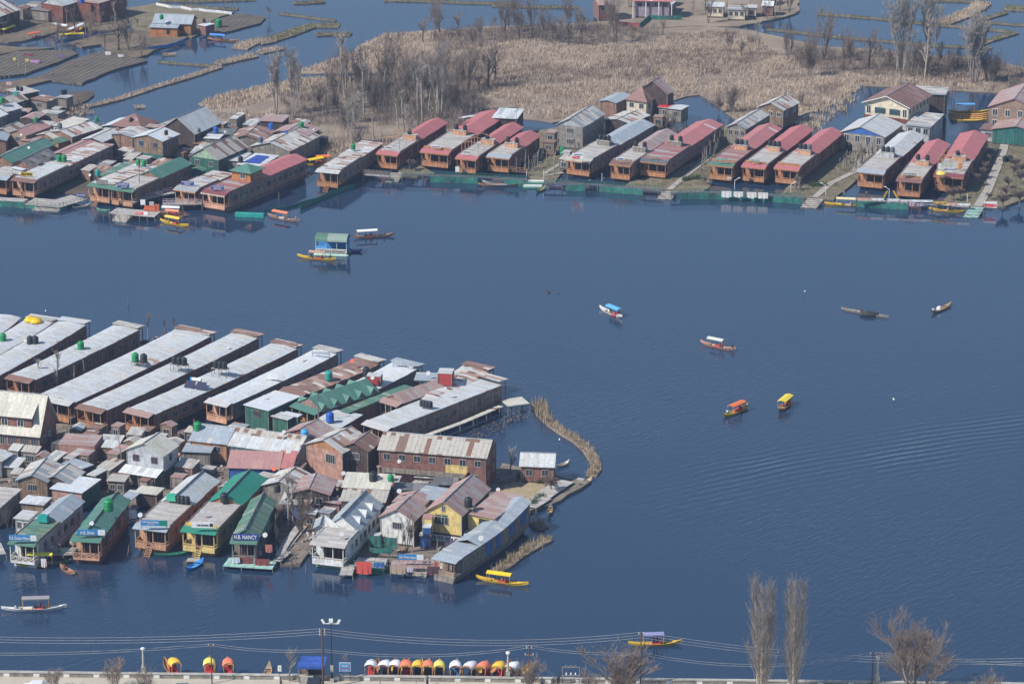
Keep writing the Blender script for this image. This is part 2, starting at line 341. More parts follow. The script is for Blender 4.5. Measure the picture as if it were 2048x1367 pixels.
# ---------------- houses and huts ----------------
NH=[0]; FP=[]
def house(label,fr,wall,roof,kind='gy',rise=1.4,z0=.4,over=.35,fw=None,rw=None,rwall=None,cat='house',name='house',zb=None,side=None,
          door=None,curve=0,ridge=.5,cap=None,stilts=False,gable=None,fascia=None,frame=None,winh=1.1):
    """fr: frame; walls between the eave lines; fw / rw: number of windows in front / right wall per storey (list from the top down)"""
    w,l,ze=fr['w'],fr['l'],fr['ze']; t=thing(name,label,cat,fr['o'],fr['rz']); FP.append((fr,label))
    x0,x1,y0,y1=over,w-over,over,l-over
    if x1-x0<.5: x0,x1=.05,w-.05
    if y1-y0<.5: y0,y1=.05,l-.05
    m=MB(); rl=kind[-1]=='n' and 0
    zt=ze-.05; b=z0 if zb is None else zb
    sl=rise*(over/(w/2)) if kind=='gy' else 0
    if kind=='gy':
        xm=x0+(x1-x0)*ridge
        m.loft([(x0,y0,b),(x1,y0,b),(x1,y0,zt),(xm,y0,zt+rise-.1),(x0,y0,zt)],[(x0,y1,b),(x1,y1,b),(x1,y1,zt),(xm,y1,zt+rise-.1),(x0,y1,zt)])
    elif kind=='gx':
        ym=y0+(y1-y0)*ridge
        m.loft([(x0,y0,b),(x0,y0,zt),(x0,ym,zt+rise-.1),(x0,y1,zt),(x0,y1,b)],[(x1,y0,b),(x1,y0,zt),(x1,ym,zt+rise-.1),(x1,y1,zt),(x1,y1,b)])
    elif kind=='shed':
        m.loft([(x0,y0,b),(x0,y0,zt-.05),(x0,y1,zt+rise-.1),(x0,y1,b)],[(x1,y0,b),(x1,y0,zt-.05),(x1,y1,zt+rise-.1),(x1,y1,b)])
    else: m.box(x0,y0,b,x1,y1,zt)
    m.build('wall',WM(wall),t)
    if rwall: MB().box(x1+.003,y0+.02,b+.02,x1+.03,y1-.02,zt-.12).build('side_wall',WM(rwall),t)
    for (cx,cy) in ((x0,y0),(x1,y0),(x1,y1)): MB().box(cx-.07,cy-.07,b,cx+.07,cy+.07,zt-.15).build('corner_board',WM('greyplank') if wall not in('white','cream','yellow') else M_frame,t)
    MB().box(x0+.08,y0-.035,b,x1-.08,y0-.003,b+.35).build('base_board',WM('darkbrown'),t)
    if gable and kind=='gy':
        MB().poly((x0+.1,y0-.02,zt),(x1-.1,y0-.02,zt),((x0+x1)/2,y0-.02,zt+rise-.25)).build('gable_panel',WM(gable),t)
    rm=RM(roof,kind in('gx','shed') or (kind=='flat' and w>l*1.2)); r=MB()
    if kind=='gy':
        gable_roof(r,0,w,0,l,ze,rise,n=max(2,int(l/3)),curve=curve,ridge=ridge)
    elif kind=='gx':
        n=max(2,int(w/3)); ym=l*ridge
        for i in range(n):
            a,c=w*i/n,w*(i+1)/n+.02; j=random.uniform(0,.05)
            r.slab([(a,0,ze+j),(c,0,ze+j),(c,ym,ze+rise+j),(a,ym,ze+rise+j)],.09)
            r.slab([(a,ym,ze+rise+j),(c,ym,ze+rise+j),(c,l,ze+j),(a,l,ze+j)],.09)
    elif kind=='hip':
        q=min(w,l)/2; P=[(0,0,ze),(w,0,ze),(w,l,ze),(0,l,ze)]
        if l>w: a,c=(w/2,q,ze+rise),(w/2,l-q,ze+rise)
        else: a,c=(q,l/2,ze+rise),(w-q,l/2,ze+rise)
        if l>w: r.poly(P[0],P[1],a).poly(P[1],P[2],c,a).poly(P[2],P[3],c).poly(P[3],P[0],a,c)
        else: r.poly(P[0],P[1],c,a).poly(P[1],P[2],c).poly(P[2],P[3],a,c).poly(P[3],P[0],a)
        r.box(.03,.03,ze-.12,w-.03,l-.03,ze-.02)
    elif kind=='shed':
        n=max(1,int(w/2.5))
        for i in range(n):
            a,c=w*i/n,w*(i+1)/n+.02; j=random.uniform(0,.06)
            r.slab([(a,-random.uniform(0,.12),ze+j),(c,0,ze+j),(c,l,ze+rise+j),(a,l,ze+rise+j)],.09)
    else:
        n=max(1,int(l/3)); 
        for i in range(n):
            j=random.uniform(0,.06); r.slab([(0,l*i/n,ze+j),(w,l*i/n,ze+j),(w,l*(i+1)/n,ze+j+.02),(0,l*(i+1)/n,ze+j+.02)],.12)
    r.build('roof',rm,t)
    if cap or kind in('gy','gx','hip') and rise>.6 and cap is not False:
        cm=cap or paint('ridge_zinc',(.30,.32,.34)); c=MB()
        if kind=='gy': c.tube([(w*ridge,0,ze+rise+.04+curve),(w*ridge,l/2,ze+rise+.04),(w*ridge,l,ze+rise+.04+curve)],.11,6)
        elif kind=='gx': c.tube([(0,l*ridge,ze+rise+.04),(w,l*ridge,ze+rise+.04)],.11,6)
        elif l>w: c.tube([(w/2,w/2,ze+rise),(w/2,l-w/2,ze+rise)],.1,6)
        if c.v: c.build('ridge_cap',cm,t)
    if fascia:
        f=MB()
        if kind=='gy':
            for s in(0,w): f.tube([(s,-.04,ze-.05),(w/2,-.04,ze+rise-.05)],.09,4)
        else: f.box(.01,-.06,ze-.22,w-.01,-.01,ze-.08)
        f.build('fascia',fascia,t)
    fm=frame
    def rows(spec): return spec if isinstance(spec,(list,tuple)) else [spec]
    if fw:
        for i,n in enumerate(rows(fw)):
            z=ze-1.25-i*2.7
            if z<b+.6: break
            for k in range(n):
                a=x0+(x1-x0)*(k+.5)/n; ww=min(1.1 if n>1 else 1.6,(x1-x0)/n*.55)
                window(t,'f',a,z,ww,winh,y0,fm)
    if rw:
        for i,n in enumerate(rows(rw)):
            z=ze-1.25-i*2.7
            if z<b+.5: break
            for k in range(n):
                a=y0+(y1-y0)*(k+.5)/n; window(t,'r',a,z,min(.9,(y1-y0)/n*.5),winh,x1+(.03 if rwall else 0),fm)
    if door is not None:
        d=MB().box(x0+(x1-x0)*door-.45,y0-.05,b+.05,x0+(x1-x0)*door+.45,y0+.02,b+2.0).build('door',WM('darkbrown'),t)
        MB().box(x0+(x1-x0)*door+.28,y0-.1,b+.95,x0+(x1-x0)*door+.36,y0-.05,b+1.1).build('handle',M_frame,d)
    if stilts:
        for i,(px,py) in enumerate([(x0+.2,y0+.2),((x0+x1)/2,y0+.2),(x1-.2,y0+.2),(x1-.2,(y0+y1)/2),(x1-.2,y1-.2)]):
            MB().tube([(px,py,-.8),(px,py,b)],.11,6).build('stilt',M_pole,t)
    NH[0]+=1; return t
# ---------------- houseboats ----------------
def houseboat(label,fr,awn='red',deck=.48,deckm='deck',rear='red',rkind='gy',side='redbrown',front='orange',rails='orange',box=None,boxn=0,
              valance='orange',parapet='orange',nwin=7,steps=None,trellis=False,rise=1.1,truss=False,lattice=False,hullm=None,awnd=1.7,rz0=0,
              gap=None,rearlip=None,vposts=4,nrail=11,curve=0.,name='houseboat',cap=False,hz=1.0):
    w,l,ze=fr['w'],fr['l'],fr['ze']; t=thing(name,label,'houseboat',fr['o'],fr['rz'],'houseboats moored along the lake'); FP.append((fr,label))
    ov=.35; x0,x1=ov,w-ov; zf=1.25*hz; top=ze+.25
    # hull
    h=MB(); n=10
    def sec(y,f): # half width factor, bottom lift
        c=w/2; hw=(w/2-.25)*f; hb=hw*.86
        return [(c-hb,y,-.5),(c+hb,y,-.5),(c+hw,y,zf),(c-hw,y,zf)]
    secs=[(1.2,.93),(1.9,1.0),(l*.5,1.02),(l-1.5,1.0),(l-.4,.9)]
    base=0; 
    for y,f in secs: h.v+= sec(y,f)
    h.f.append((0,1,2,3)); 
    for i in range(len(secs)-1):
        o=i*4
        for k in range(4): h.f.append((o+k,o+4+k,o+4+(k+1)%4,o+(k+1)%4))
    o=(len(secs)-1)*4; h.f.append((o+3,o+2,o+1,o))
    h.box(.3,.45,zf-.28,w-.3,1.3,zf-.002)
    h.build('hull',WM(hullm or 'darkbrown'),t)
    # cabin
    yv=2.3; MB().box(x0,yv,zf,x1,l-.5,top-.06).build('cabin_wall',WM(side),t)
    tr=MB()
    for z in (zf+.75,top-.45): tr.box(x1+.004,yv+.05,z,x1+.05,l-.55,z+.08)
    tr.box(x1+.004,yv,zf-.05,x1+.07,l-.5,zf+.06)
    k_=int((l-3)/1.4)
    for i in range(k_): y=yv+.5+(l-3.4)*i/max(1,k_-1); tr.box(x1+.004,y-.04,zf+.07,x1+.04,y+.04,zf+.74)
    tr.build('wall_trim',WM(front),t)
    for i in range(nwin):
        a=yv+1.2+(l-4.6)*(i+.5)/nwin; window(t,'r',a,zf+1.5,random.choice((.7,1.0,1.3)),1.2,x1,M_frame if i%3 else WM(side))
    # front of the cabin behind the veranda
    MB().box(x0+.05,yv-.06,zf,x0+w*.22,yv-.004,ze).build('front_wall',WM(front),t); MB().box(x1-.35,yv-.06,zf,x1-.05,yv-.004,ze).build('front_wall',WM(front),t)
    MB().box(x0+w*.22+.01,yv-.05,zf,x1-.36,yv-.004,ze-.1).build('glazed_screen',M_dark,t)
    c=MB(); xs=x0+w*.22
    for i in range(5): q=xs+(x1-.36-xs)*(i+.5)/5; c.box(q-.05,yv-.1,zf,q+.05,yv-.052,ze-.1)
    c.build('screen_mullion',WM('brown'),t)
    # veranda
    v=MB(); y=.35
    v.box(x0,y,zf,x1,yv,zf+.06); v.build('veranda_floor',WM('brown'),t)
    r=MB(); segs=[(x0,x1)] if gap is None else [(x0,x0+(x1-x0)*gap-.55),(x0+(x1-x0)*gap+.55,x1)]
    for a,b2 in segs:
        if lattice:
            r.box(a,y,zf-.35,b2,y+.06,zf+.12); r.box(a,y,zf+.85,b2,y+.06,zf+.93)
            nn=max(1,int((b2-a)/.95))
            for i in range(nn):
                p0=a+(b2-a)*i/nn; p1=a+(b2-a)*(i+1)/nn
                r.tube([(p0,y+.03,zf+.12),(p1,y+.03,zf+.85)],.04,4); r.tube([(p1,y+.03,zf+.12),(p0,y+.03,zf+.85)],.04,4); r.box(p0,y,zf,p0+.07,y+.06,zf+.9)
        else:
            r.box(a,y-.06,zf-.38,b2,y+.06,zf+.32); r.box(a,y-.05,zf+.8,b2,y+.05,zf+.9); r.box(a,y-.1,zf-.42,b2,y-.07,zf-.3)
            nn=max(2,int(nrail*(b2-a)/(x1-x0)))
            for i in range(nn+1): q=a+(b2-a)*i/nn; r.box(max(a,q-.05),y-.03,zf+.32,min(b2,q+.05),y+.03,zf+.8)
            r.box(a,y+.01,zf+.3,b2,y+.04,zf+.6)
    r.box(x1-.05,y,zf,x1+.03,yv,zf+.32); r.box(x1-.05,y,zf+.8,x1+.03,yv,zf+.9); r.box(x0-.03,y,zf,x0+.05,yv,zf+.9)
    r.build('veranda_railing',WM(rails),t)
    for i in range(vposts):
        q=x0+.06+(x1-x0-.12)*i/(vposts-1)
        if gap is not None and 0<i<vposts-1: q=x0+(x1-x0)*gap+(-.6 if i==1 else .6) if vposts==4 else q
        MB().box(q-.06,y-.05,zf+.3,q+.06,y+.07,ze-.03).build('veranda_post',WM(rails),t)
    # awning with hanging scallops
    a=MB(); n=max(3,int(w/1.1))
    for i in range(n): p0,p1=w*i/n,w*(i+1)/n; j=random.uniform(0,.03); a.slab([(p0,-.05,ze-.02+j),(p1,-.05,ze-.02+j),(p1,awnd,ze+.42+j),(p0,awnd,ze+.42+j)],.07)
    a.build('awning',RM(awn),t)
    if valance:
        s=MB(); n=max(6,int(w/.55))
        for i in range(n):
            p0,p1=w*i/n,w*(i+1)/n; c0=(p0+p1)/2
            s.loft([(p0,-.07,ze-.06),(p1,-.07,ze-.06),(p1,-.07,ze-.2),(c0+.1,-.07,ze-.42),(c0-.1,-.07,ze-.42),(p0,-.07,ze-.2)],[(p0,-.03,ze-.06),(p1,-.03,ze-.06),(p1,-.03,ze-.2),(c0+.1,-.03,ze-.42),(c0-.1,-.03,ze-.42),(p0,-.03,ze-.2)])
        s.build('valance',WM(valance),t)
    yd=l*deck
    zd=ze+.42
    if deck>0:
        d=MB(); n=max(2,int(yd/1.5)); x_=.12
        for i in range(n): ya,yb=awnd+(yd-awnd)*i/n,awnd+(yd-awnd)*(i+1)/n; j=random.uniform(0,.05); d.slab([(x_,ya,zd+j),(w-x_,ya,zd+j),(w-x_,yb+.01,zd+j),(x_,yb+.01,zd+j)],.2)
        d.build('roof_deck',RM(deckm),t)
        e=MB(); e.box(w-.2,awnd+.01,zd+.06,w-.08,yd,zd+.16); e.box(.08,awnd+.01,zd+.06,.2,yd,zd+.16)
        k_=int(yd/1.1)
        for i in range(k_): y=awnd+.3+(yd-awnd-.6)*i/max(1,k_-1); e.box(w-.19,y-.05,zd-.32,w-.02,y+.05,zd-.205)
        e.build('eave_trim',WM('tan' if side!='white' else 'white'),t)
        if parapet:
            p=MB().box(.4,awnd+.02,zd+.07,w-.4,awnd+.14,zd+.62)
            for i in range(5): q=.4+(w-.92)*i/4; p.box(q,awnd-.01,zd+.07,q+.12,awnd+.019,zd+.7)
            p.build('parapet',WM(parapet),t)
        if box:
            bz=MB().box(w*.3,yd-2.1,zd+.04,w*.3+3.2,yd-.8,zd+1.15); bo=bz.build('tank_stand',WM(box),t)
            MB().box(w*.3-.1,yd-2.2,zd+1.151,w*.3+3.3,yd-.7,zd+1.25).build('slab',M_conc,bo)
            sx=random.choice((0,0,0))
            for i in range(boxn):
                q=w*.3+.55+(2.2*i/(boxn-1) if boxn>1 else .8)
                L=loc(fr,q,yd-1.45,zd+1.25)
                c='grey' if (boxn==3 and i==2 and random.random()<.4) else 'black'
                nm='' if boxn==1 else ('left ' if i==0 else 'right ' if i==boxn-1 else 'middle ')
                tank(None,0,0,0,c,'%s%s tank on %s'%(nm,c,gl(label)),.92,at=L)
        if truss:
            s=MB(); tm=WM('orangepale')
            for i in range(6):
                y=awnd+2+(yd-awnd-3)*i/5; s.box(.2,y,zd+.05,.3,y+.1,zd+2.3)
                if i%2==0:
                    s.tube([(.25,y+.05,zd+2.3),(w*.4,y+.05,zd+2.9),(w*.8,y+.05,zd+2.35)],.05,4); s.box(w*.8-.05,y,zd+.05,w*.8+.05,y+.1,zd+2.35)
            s.box(.2,awnd+2,zd+2.31,.3,yd-.9,zd+2.4); s.tube([(w*.4,awnd+2,zd+2.95),(w*.4,yd-.9,zd+2.95)],.05,4)
            s.build('roof_frame',tm,t)
    if deck<1:
        r=MB(); y0=max(yd,0 if deck==0 else yd)+ (awnd if deck==0 else 0)
        zr=ze+.25
        if rkind=='gy': gable_roof(r,0,w,y0+.02,l,zr,rise,n=max(3,int((l-y0)/2.2)),curve=curve)
        elif rkind=='arc':
            n=7; ny=max(3,int((l-y0)/2))
            for i in range(n):
                a0,a1=i/n,(i+1)/n; za=zr+rise*math.sin(PI*a0); zb=zr+rise*math.sin(PI*a1)
                for k in range(ny):
                    ya,yb=y0+(l-y0)*k/ny,y0+(l-y0)*(k+1)/ny; j=random.uniform(0,.04)
                    sg=lambda y_:.55*max(0,(y_/l-.5)/.5)**2-.12*math.sin(PI*min(1,y_/l*2)); ex0=-random.uniform(0,.12) if i==0 else 0; ex1=random.uniform(0,.12) if i==n-1 else 0
                    r.slab([(w*a0+ex0,ya,za+j+sg(ya)),(w*a1+ex1,ya,zb+j+sg(ya)),(w*a1+ex1,yb,zb+j+sg(yb)),(w*a0+ex0,yb,za+j+sg(yb))],.1)
        else:
            n=max(3,int((l-y0)/2.5))
            for k in range(n):
                ya,yb=y0+(l-y0)*k/n,y0+(l-y0)*(k+1)/n; j=random.uniform(0,.04)
                r.slab([(0,ya,zr+j),(w,ya,zr-.0+j),(w,yb+.02,zr+j),(0,yb+.02,zr+j)],.14)
        r.build('roof',RM(rear),t)
        if cap: MB().tube([(w/2,y0,zr+rise+.1),(w/2,l,zr+rise+.1)],.16,6).build('ridge_cap',WM('grey') if cap is True else cap,t)
        if rkind=='gy':
            g=MB(); g.loft([(.3,y0+.2,zr-.1),(w-.3,y0+.2,zr-.1),(w/2,y0+.2,zr+rise-.2)],[(.3,l-.5,zr-.1),(w-.3,l-.5,zr-.1),(w/2,l-.5,zr+rise-.2)]); g.build('gable_wall',WM(side),t)
    if rearlip:
        q=MB().slab([(-.1,l-1.8,ze+1.22),(w+.1,l-1.8,ze+1.22),(w+.3,l+.6,ze+1.15),(-.3,l+.6,ze+1.15)],.1); q.build('rear_awning',RM(rearlip),t)
        for x_ in (.3,w-.2): MB().box(x_-.07,l+.2,zf,x_+.07,l+.34,ze+1.03).build('veranda_post',WM(side),t)
    if steps is not None:
        s=MB(); sx=x0+(x1-x0)*steps; n=6
        for i in range(n): z=zf-.1-i*.27; yy=y_=.2-i*.3; s.box(sx-.45,yy-.15,z-.05,sx+.45,yy+.15,z)
        for q in(-.5,.5):
            s.tube([(sx+q,.3,zf),(sx+q,-1.7,-.35)],.06,4); s.tube([(sx+q,.35,zf+.95),(sx+q,-1.6,.65)],.04,4); s.tube([(sx+q,-1.6,-.3),(sx+q,-1.6,.65)],.04,4)
        s.build('boarding_steps',WM(rails),t)
    if trellis:
        pass
    return t
def gl(label):
    """short handle for a thing derived from its label"""
    return 'the '+SHORT.get(label,label)
SHORT={}
# ---------------- people ----------------
_pp={}
def _skin(nodes_,edges,rad,name,mat,sub=1):
    me=bpy.data.meshes.new(name); me.from_pydata([n for n in nodes_],edges,[]); o=bpy.data.objects.new(name,me); COL.objects.link(o)
    s=o.modifiers.new('s','SKIN'); o.modifiers.new('u','SUBSURF').levels=sub
    for i,r in enumerate(rad): me.skin_vertices[0].data[i].radius=(r,r)
    me.skin_vertices[0].data[0].use_root=True
    dg=bpy.context.evaluated_depsgraph_get(); out=bpy.data.meshes.new_from_object(o.evaluated_get(dg)); bpy.data.objects.remove(o)
    out.name=name; out.materials.clear(); out.materials.append(mat)
    for p in out.polygons: p.use_smooth=True
    return out
def pose(kind):
    if kind=='stand': hip,k=.92,[((.1,0,.88),(.11,-.02,.5),(.11,.03,.08),(.11,-.12,.03)),((-.1,0,.88),(-.11,-.02,.5),(-.11,.03,.08),(-.11,-.12,.03))]
    elif kind=='walk': hip,k=.9,[((.1,0,.86),(.1,-.22,.5),(.1,-.3,.1),(.1,-.42,.05)),((-.1,0,.86),(-.1,.08,.48),(-.1,.38,.16),(-.1,.33,.05))]
    else: hip,k=.35,[((.1,0,.33),(.14,-.42,.42),(.14,-.5,.05),(.14,-.64,.03)),((-.1,0,.33),(-.14,-.42,.42),(-.14,-.5,.05),(-.14,-.64,.03))]
    a=hip
    arms=[((s*.19,0,a+.5),(s*.27,-.06,a+.25),(s*.22,-.28 if kind!='stand' else -.12,a+.1 if kind!='stand' else a-.0)) for s in(1,-1)]
    return hip,k,arms
def person(p,rz,label,kind='stand',top=(.05,.05,.07),legs=(.05,.05,.06),hair=(.02,.015,.012),h=1.0):
    if kind not in _pp:
        hip,L_,A_=pose(kind)
        sk=paint('skin',(.38,.22,.15),var=.05)
        nd=[(0,0,hip),(0,0,hip+.25),(0,0,hip+.5),(0,-.01,hip+.58),(0,-.02,hip+.68),(0,-.02,hip+.79)]; rad=[.12,.12,.13,.05,.085,.075]; ed=[(0,1),(1,2),(2,3),(3,4),(4,5)]
        for leg in L_:
            b=len(nd); nd+=list(leg); rad+=[.085,.06,.045,.035]; ed+=[(0,b),(b,b+1),(b+1,b+2),(b+2,b+3)]
        for arm in A_:
            b=len(nd); hx=arm[2]; s=1 if hx[0]>0 else -1
            nd+=list(arm)+[(hx[0],hx[1]-.06,hx[2]-.04)]; rad+=[.05,.04,.03,.032]; ed+=[(2,b),(b,b+1),(b+1,b+2),(b+2,b+3)]
            for f in range(5):
                dx=(f-2)*.018; q=len(nd); nd+=[(hx[0]+dx,hx[1]-.13+abs(f-2)*.01,hx[2]-.09)]; rad+=[.009]; ed+=[(b+3,q)]
        body=_skin(nd,ed,rad,'body',sk)
        nd2=[(0,0,hip+.02),(0,0,hip+.25),(0,0,hip+.5),(0,-.01,hip+.55)]; r2=[.16,.15,.155,.08]; e2=[(0,1),(1,2),(2,3)]
        for arm in A_:
            b=len(nd2); nd2+=[arm[0],arm[1],(arm[1][0]*.25+arm[2][0]*.75,arm[1][1]*.25+arm[2][1]*.75,arm[1][2]*.25+arm[2][2]*.75)]; r2+=[.075,.06,.05]; e2+=[(2,b),(b,b+1),(b+1,b+2)]
        jk=_skin(nd2,e2,r2,'jacket',None)
        nd3=[(0,0,hip)]; r3=[.14]; e3=[]
        for leg in L_:
            b=len(nd3); nd3+=[leg[0],leg[1],leg[2]]; r3+=[.105,.08,.065]; e3+=[(0,b),(b,b+1),(b+1,b+2)]
        tr=_skin(nd3,e3,r3,'trousers',None)
        z=hip+.76; hr=MB().lathe((0,.01,z-.02),[(.105,-.06),(.112,0),(.1,.06),(.06,.1),(.01,.115)],10).mesh('hair',None)
        _pp[kind]=(body,jk,tr,hr)
    body,jk,tr,hr=_pp[kind]
    if kind=='sit': cat='person'
    t=thing('person',label,'person',p,rz,None)
    put('body',body,t)
    for me,nm,c in((jk,'jacket',top),(tr,'trousers',legs),(hr,'hair',hair)):
        o=put(nm,me,t)
        if not me.materials: me.materials.append(None)
        o.material_slots[0].link='OBJECT'; o.material_slots[0].material=paint('cloth_%02d_%02d_%02d'%tuple(int(x*99) for x in c),c,var=.1)
    t.scale=(h,h,h); return t
# ---------------- boats ----------------
def boat_hull(L_,wd,m,sheer=.55,depth=.38,n=13):
    """slender hull along x, bow at -x, raised ends"""
    v=MB(); 
    for i in range(n):
        t=i/(n-1)*2-1; a=abs(t); hw=wd/2*max(.03,(1-a**2.4)); zt=depth+sheer*a**3.2; zb=-.12+(.10+sheer*.85)*a**3.0
        x=t*L_/2; hb=hw*.6
        v.v+=[(x,-hb,zb),(x,-hw,zt),(x,-hw*.86,zt),(x,-hb*.8,zb+.1),(x,hb*.8,zb+.1),(x,hw*.86,zt),(x,hw,zt),(x,hb,zb)]
    for i in range(n-1):
        o=i*8
        for k in range(8): v.f.append((o+k,o+(k+1)%8,o+8+(k+1)%8,o+8+k))
    v.f.append(tuple(range(7,-1,-1))); v.f.append(tuple((n-1)*8+k for k in range(8)))
    return v
def shikara(k,x0,y0,x1,y1,label,hull=(.62,.40,.03),can=None,canm=None,cp=(.30,.78),wd=1.25,seats=(.45,.06,.05),arch=False,people=(),cz=1.75,inner=(.45,.25,.1),L=None,decks=True,paddle=False,cat='shikara boat',name='shikara',group='shikaras',skirt=False,cl=None,at=None,sheer=.55):
    """bow measured at (x0,y0), stern at (x1,y1) on the water; can = canopy colour over the fraction cp"""
    if at: P0,P1=at
    else: P0=W(k,x0,y0,.3); P1=W(k,x1,y1,.3)
    c=(P0+P1)/2; d=P1-P0; LL=L or d.length; rz=math.atan2(d.y,d.x)
    t=thing(name,label,cat,(c.x,c.y,0),rz,group)
    hm=paint('boat_%02d%02d%02d'%tuple(int(q*99) for q in hull),hull,var=.18,rough=.5); im=paint('inner_%02d%02d%02d'%tuple(int(q*99) for q in inner),inner,var=.25)
    boat_hull(LL,wd,hm,sheer=sheer).build('hull',hm,t)
    if decks:
        f=MB(); 
        for s in(-1,1):
            pts=[]
            for a in(.42,.62,.8,.97): pts.append((s*a*LL/2,wd/2*.84*(1-a**2.4),.36+sheer*a**3.2))
            lo=[(p[0],-p[1],p[2]) for p in pts]; hi=[(p[0],p[1],p[2]) for p in reversed(pts)]
            f.slab(lo+hi if s>0 else (lo+hi)[::-1],.04)
        f.build('foredeck',hm,t)
    MB().box(-LL*.22,-wd*.3,.05,LL*.22,wd*.3,.12).build('floor_boards',im,t)
    if can is not None:
        cm=canm or paint('canopy_%02d%02d%02d'%tuple(int(q*99) for q in can),can,var=.08,rough=.7)
        xa,xb=(cp[0]-.5)*LL,(cp[1]-.5)*LL; hw=wd*.52
        m=MB(); n=8
        if arch:
            for i in range(n):
                a0,a1=PI*i/n,PI*(i+1)/n; y0_,y1_=-hw*math.cos(a0)*1.05,-hw*math.cos(a1)*1.05; z0_,z1_=cz-.1+.55*math.sin(a0),cz-.1+.55*math.sin(a1)
                fr=(xb-xa)
                m.slab([(xa,y0_,z0_),(xb,y0_*.55,z0_*.985-.15),(xb,y1_*.55,z1_*.93-.2),(xa,y1_,z1_)],.04)
            for s in(-1,1): m.box(xa-.02,s*hw*1.05-.03,cz-.32,xb*.8,s*hw*1.05+.03,cz-.1)
        else:
            m.slab([(xa,-hw,cz),(xb,-hw,cz),(xb,0,cz+.22),(xa,0,cz+.22)],.05); m.slab([(xa,0,cz+.22),(xb,0,cz+.22),(xb,hw,cz),(xa,hw,cz)],.05)
            for s in(-1,1): m.box(xa,s*hw-.02,cz-.16,xb,s*hw+.02,cz-.051)
        m.build('canopy',cm,t)
        pm=paint('canopy_post',(.55,.33,.12)) if not arch else paint('canopy_post_'+str(int(seats[0]*99)),(seats[0]*.9+.05,seats[1]*.9+.2,.08))
        for px in(xa+.12,xb-.12):
            for s in(-1,1): MB().tube([(px,s*hw*.86,.35),(px,s*hw*(.92 if not arch or px<0 else .6),cz+.02)],.04,5).build('canopy_post',pm,t)
        sm=paint('seat_%02d%02d%02d'%tuple(int(q*99) for q in seats),seats,var=.15)
        xm=(xa+xb)/2; MB().box(xm-.2,-hw*.8,.12,xm+1.0,hw*.8,.42).box(xm+1.0,-hw*.8,.12,xm+1.15,hw*.8,.95).build('cushioned_seat',sm,t)
        if skirt: MB().box(xa-.04,-hw*.9,.3,xa+.02,-hw*.5,cz).box(xa-.04,hw*.5,.3,xa+.02,hw*.9,cz).build('curtain',sm,t)
    else:
        s=MB()
        for q in(-.2,.12): s.box(q*LL-.15,-wd*.36,.26,q*LL+.15,wd*.36,.31)
        s.build('thwart',im,t)
    for i,(f,kd,col,lab) in enumerate(people):
        cx=(f-.5)*LL; co,si=math.cos(rz),math.sin(rz); z=.1 if kd=='sit' else .12
        if kd=='sit' and abs(f-.5)>.3: z=.32
        person((c.x+co*cx,c.y+si*cx,z),rz-PI/2 if i%2 else rz+PI/2,lab,kd,col,h=.98)
    if paddle:
        cx=(.93-.5)*LL; MB().tube([(cx,.3,.9),(cx+.7,.9,-.2)],.035,5).build('paddle',M_wood,t)
    return t
# ---------------- trees ----------------
def _branch(m,m2,p,d,L_,r,lvl,maxl,spread,nsub,up,rs,twig):
    pts=[Vector(p)]; rr=[r]; q=Vector(p); dd=Vector(d); n=3 if lvl<2 else 2
    for i in range(n):
        dd=(dd+Vector((rs.uniform(-1,1),rs.uniform(-1,1),rs.uniform(-.4,1)*up))*(.10 if lvl==0 else .17)).normalized()
        q=q+dd*(L_/n); pts.append(q.copy()); rr.append(max(twig*.55,r*(1-(i+1)/n*(.45 if lvl<maxl else .6))))
    (m if lvl==0 else m2).tube(pts,rr,5 if lvl==0 else 3,cap=False)
    if lvl>=maxl: return
    k=nsub[lvl]
    for i in range(k):
        f=rs.uniform(.35,1) if lvl else rs.uniform(spread[3],1)
        j=min(int(f*n),n-1); ff=f*n-j; b=pts[j].lerp(pts[j+1],ff)
        az=rs.uniform(0,2*PI); s=spread[min(lvl,2)]*rs.uniform(.6,1.25)
        side=Vector((math.cos(az),math.sin(az),0)); nd=(dd*math.cos(s)+side*math.sin(s)+Vector((0,0,up*.25))).normalized()
        _branch(m,m2,b,nd,L_*rs.uniform(.38,.68)*(1 if lvl else spread[4]),max(twig,rr[j]*.55),lvl+1,maxl,spread,nsub,up,rs,twig)
def tree_proto(seed,h,r,maxl,nsub,spread,up,twig,bark,crown,stems=1,lean=0.05,tf=.6):
    rs=random.Random(seed); m,m2=MB(),MB()
    for s in range(stems):
        a=rs.uniform(0,2*PI); ln=lean if stems==1 else rs.uniform(.08,.32)
        d=Vector((math.cos(a)*ln,math.sin(a)*ln,1)).normalized()
        _branch(m,m2,(math.cos(a)*.15*(stems>1),math.sin(a)*.15*(stems>1),0),d,h*tf*rs.uniform(.85,1.05),r*(1 if stems==1 else rs.uniform(.5,.8)),0,maxl,spread,nsub,up,rs,twig)
    t=bpy.data.objects.new('bare_tree',None); COL.objects.link(t)
    m.build('trunk',bark,t); m2.build('crown',crown,t); return t
BK=paint('bark_grey',(.19,.165,.14),var=.3,scale=4); BKL=paint('bark_pale',(.33,.29,.25),var=.3,scale=4); TW=paint('twigs_brown',(.21,.165,.14),var=.15); TWG=paint('twigs_grey',(.36,.32,.285),var=.15); BKD=paint('bark_dark',(.12,.10,.085),var=.3); TWR=paint('twigs_purple',(.18,.13,.115),var=.15)
TREES={}
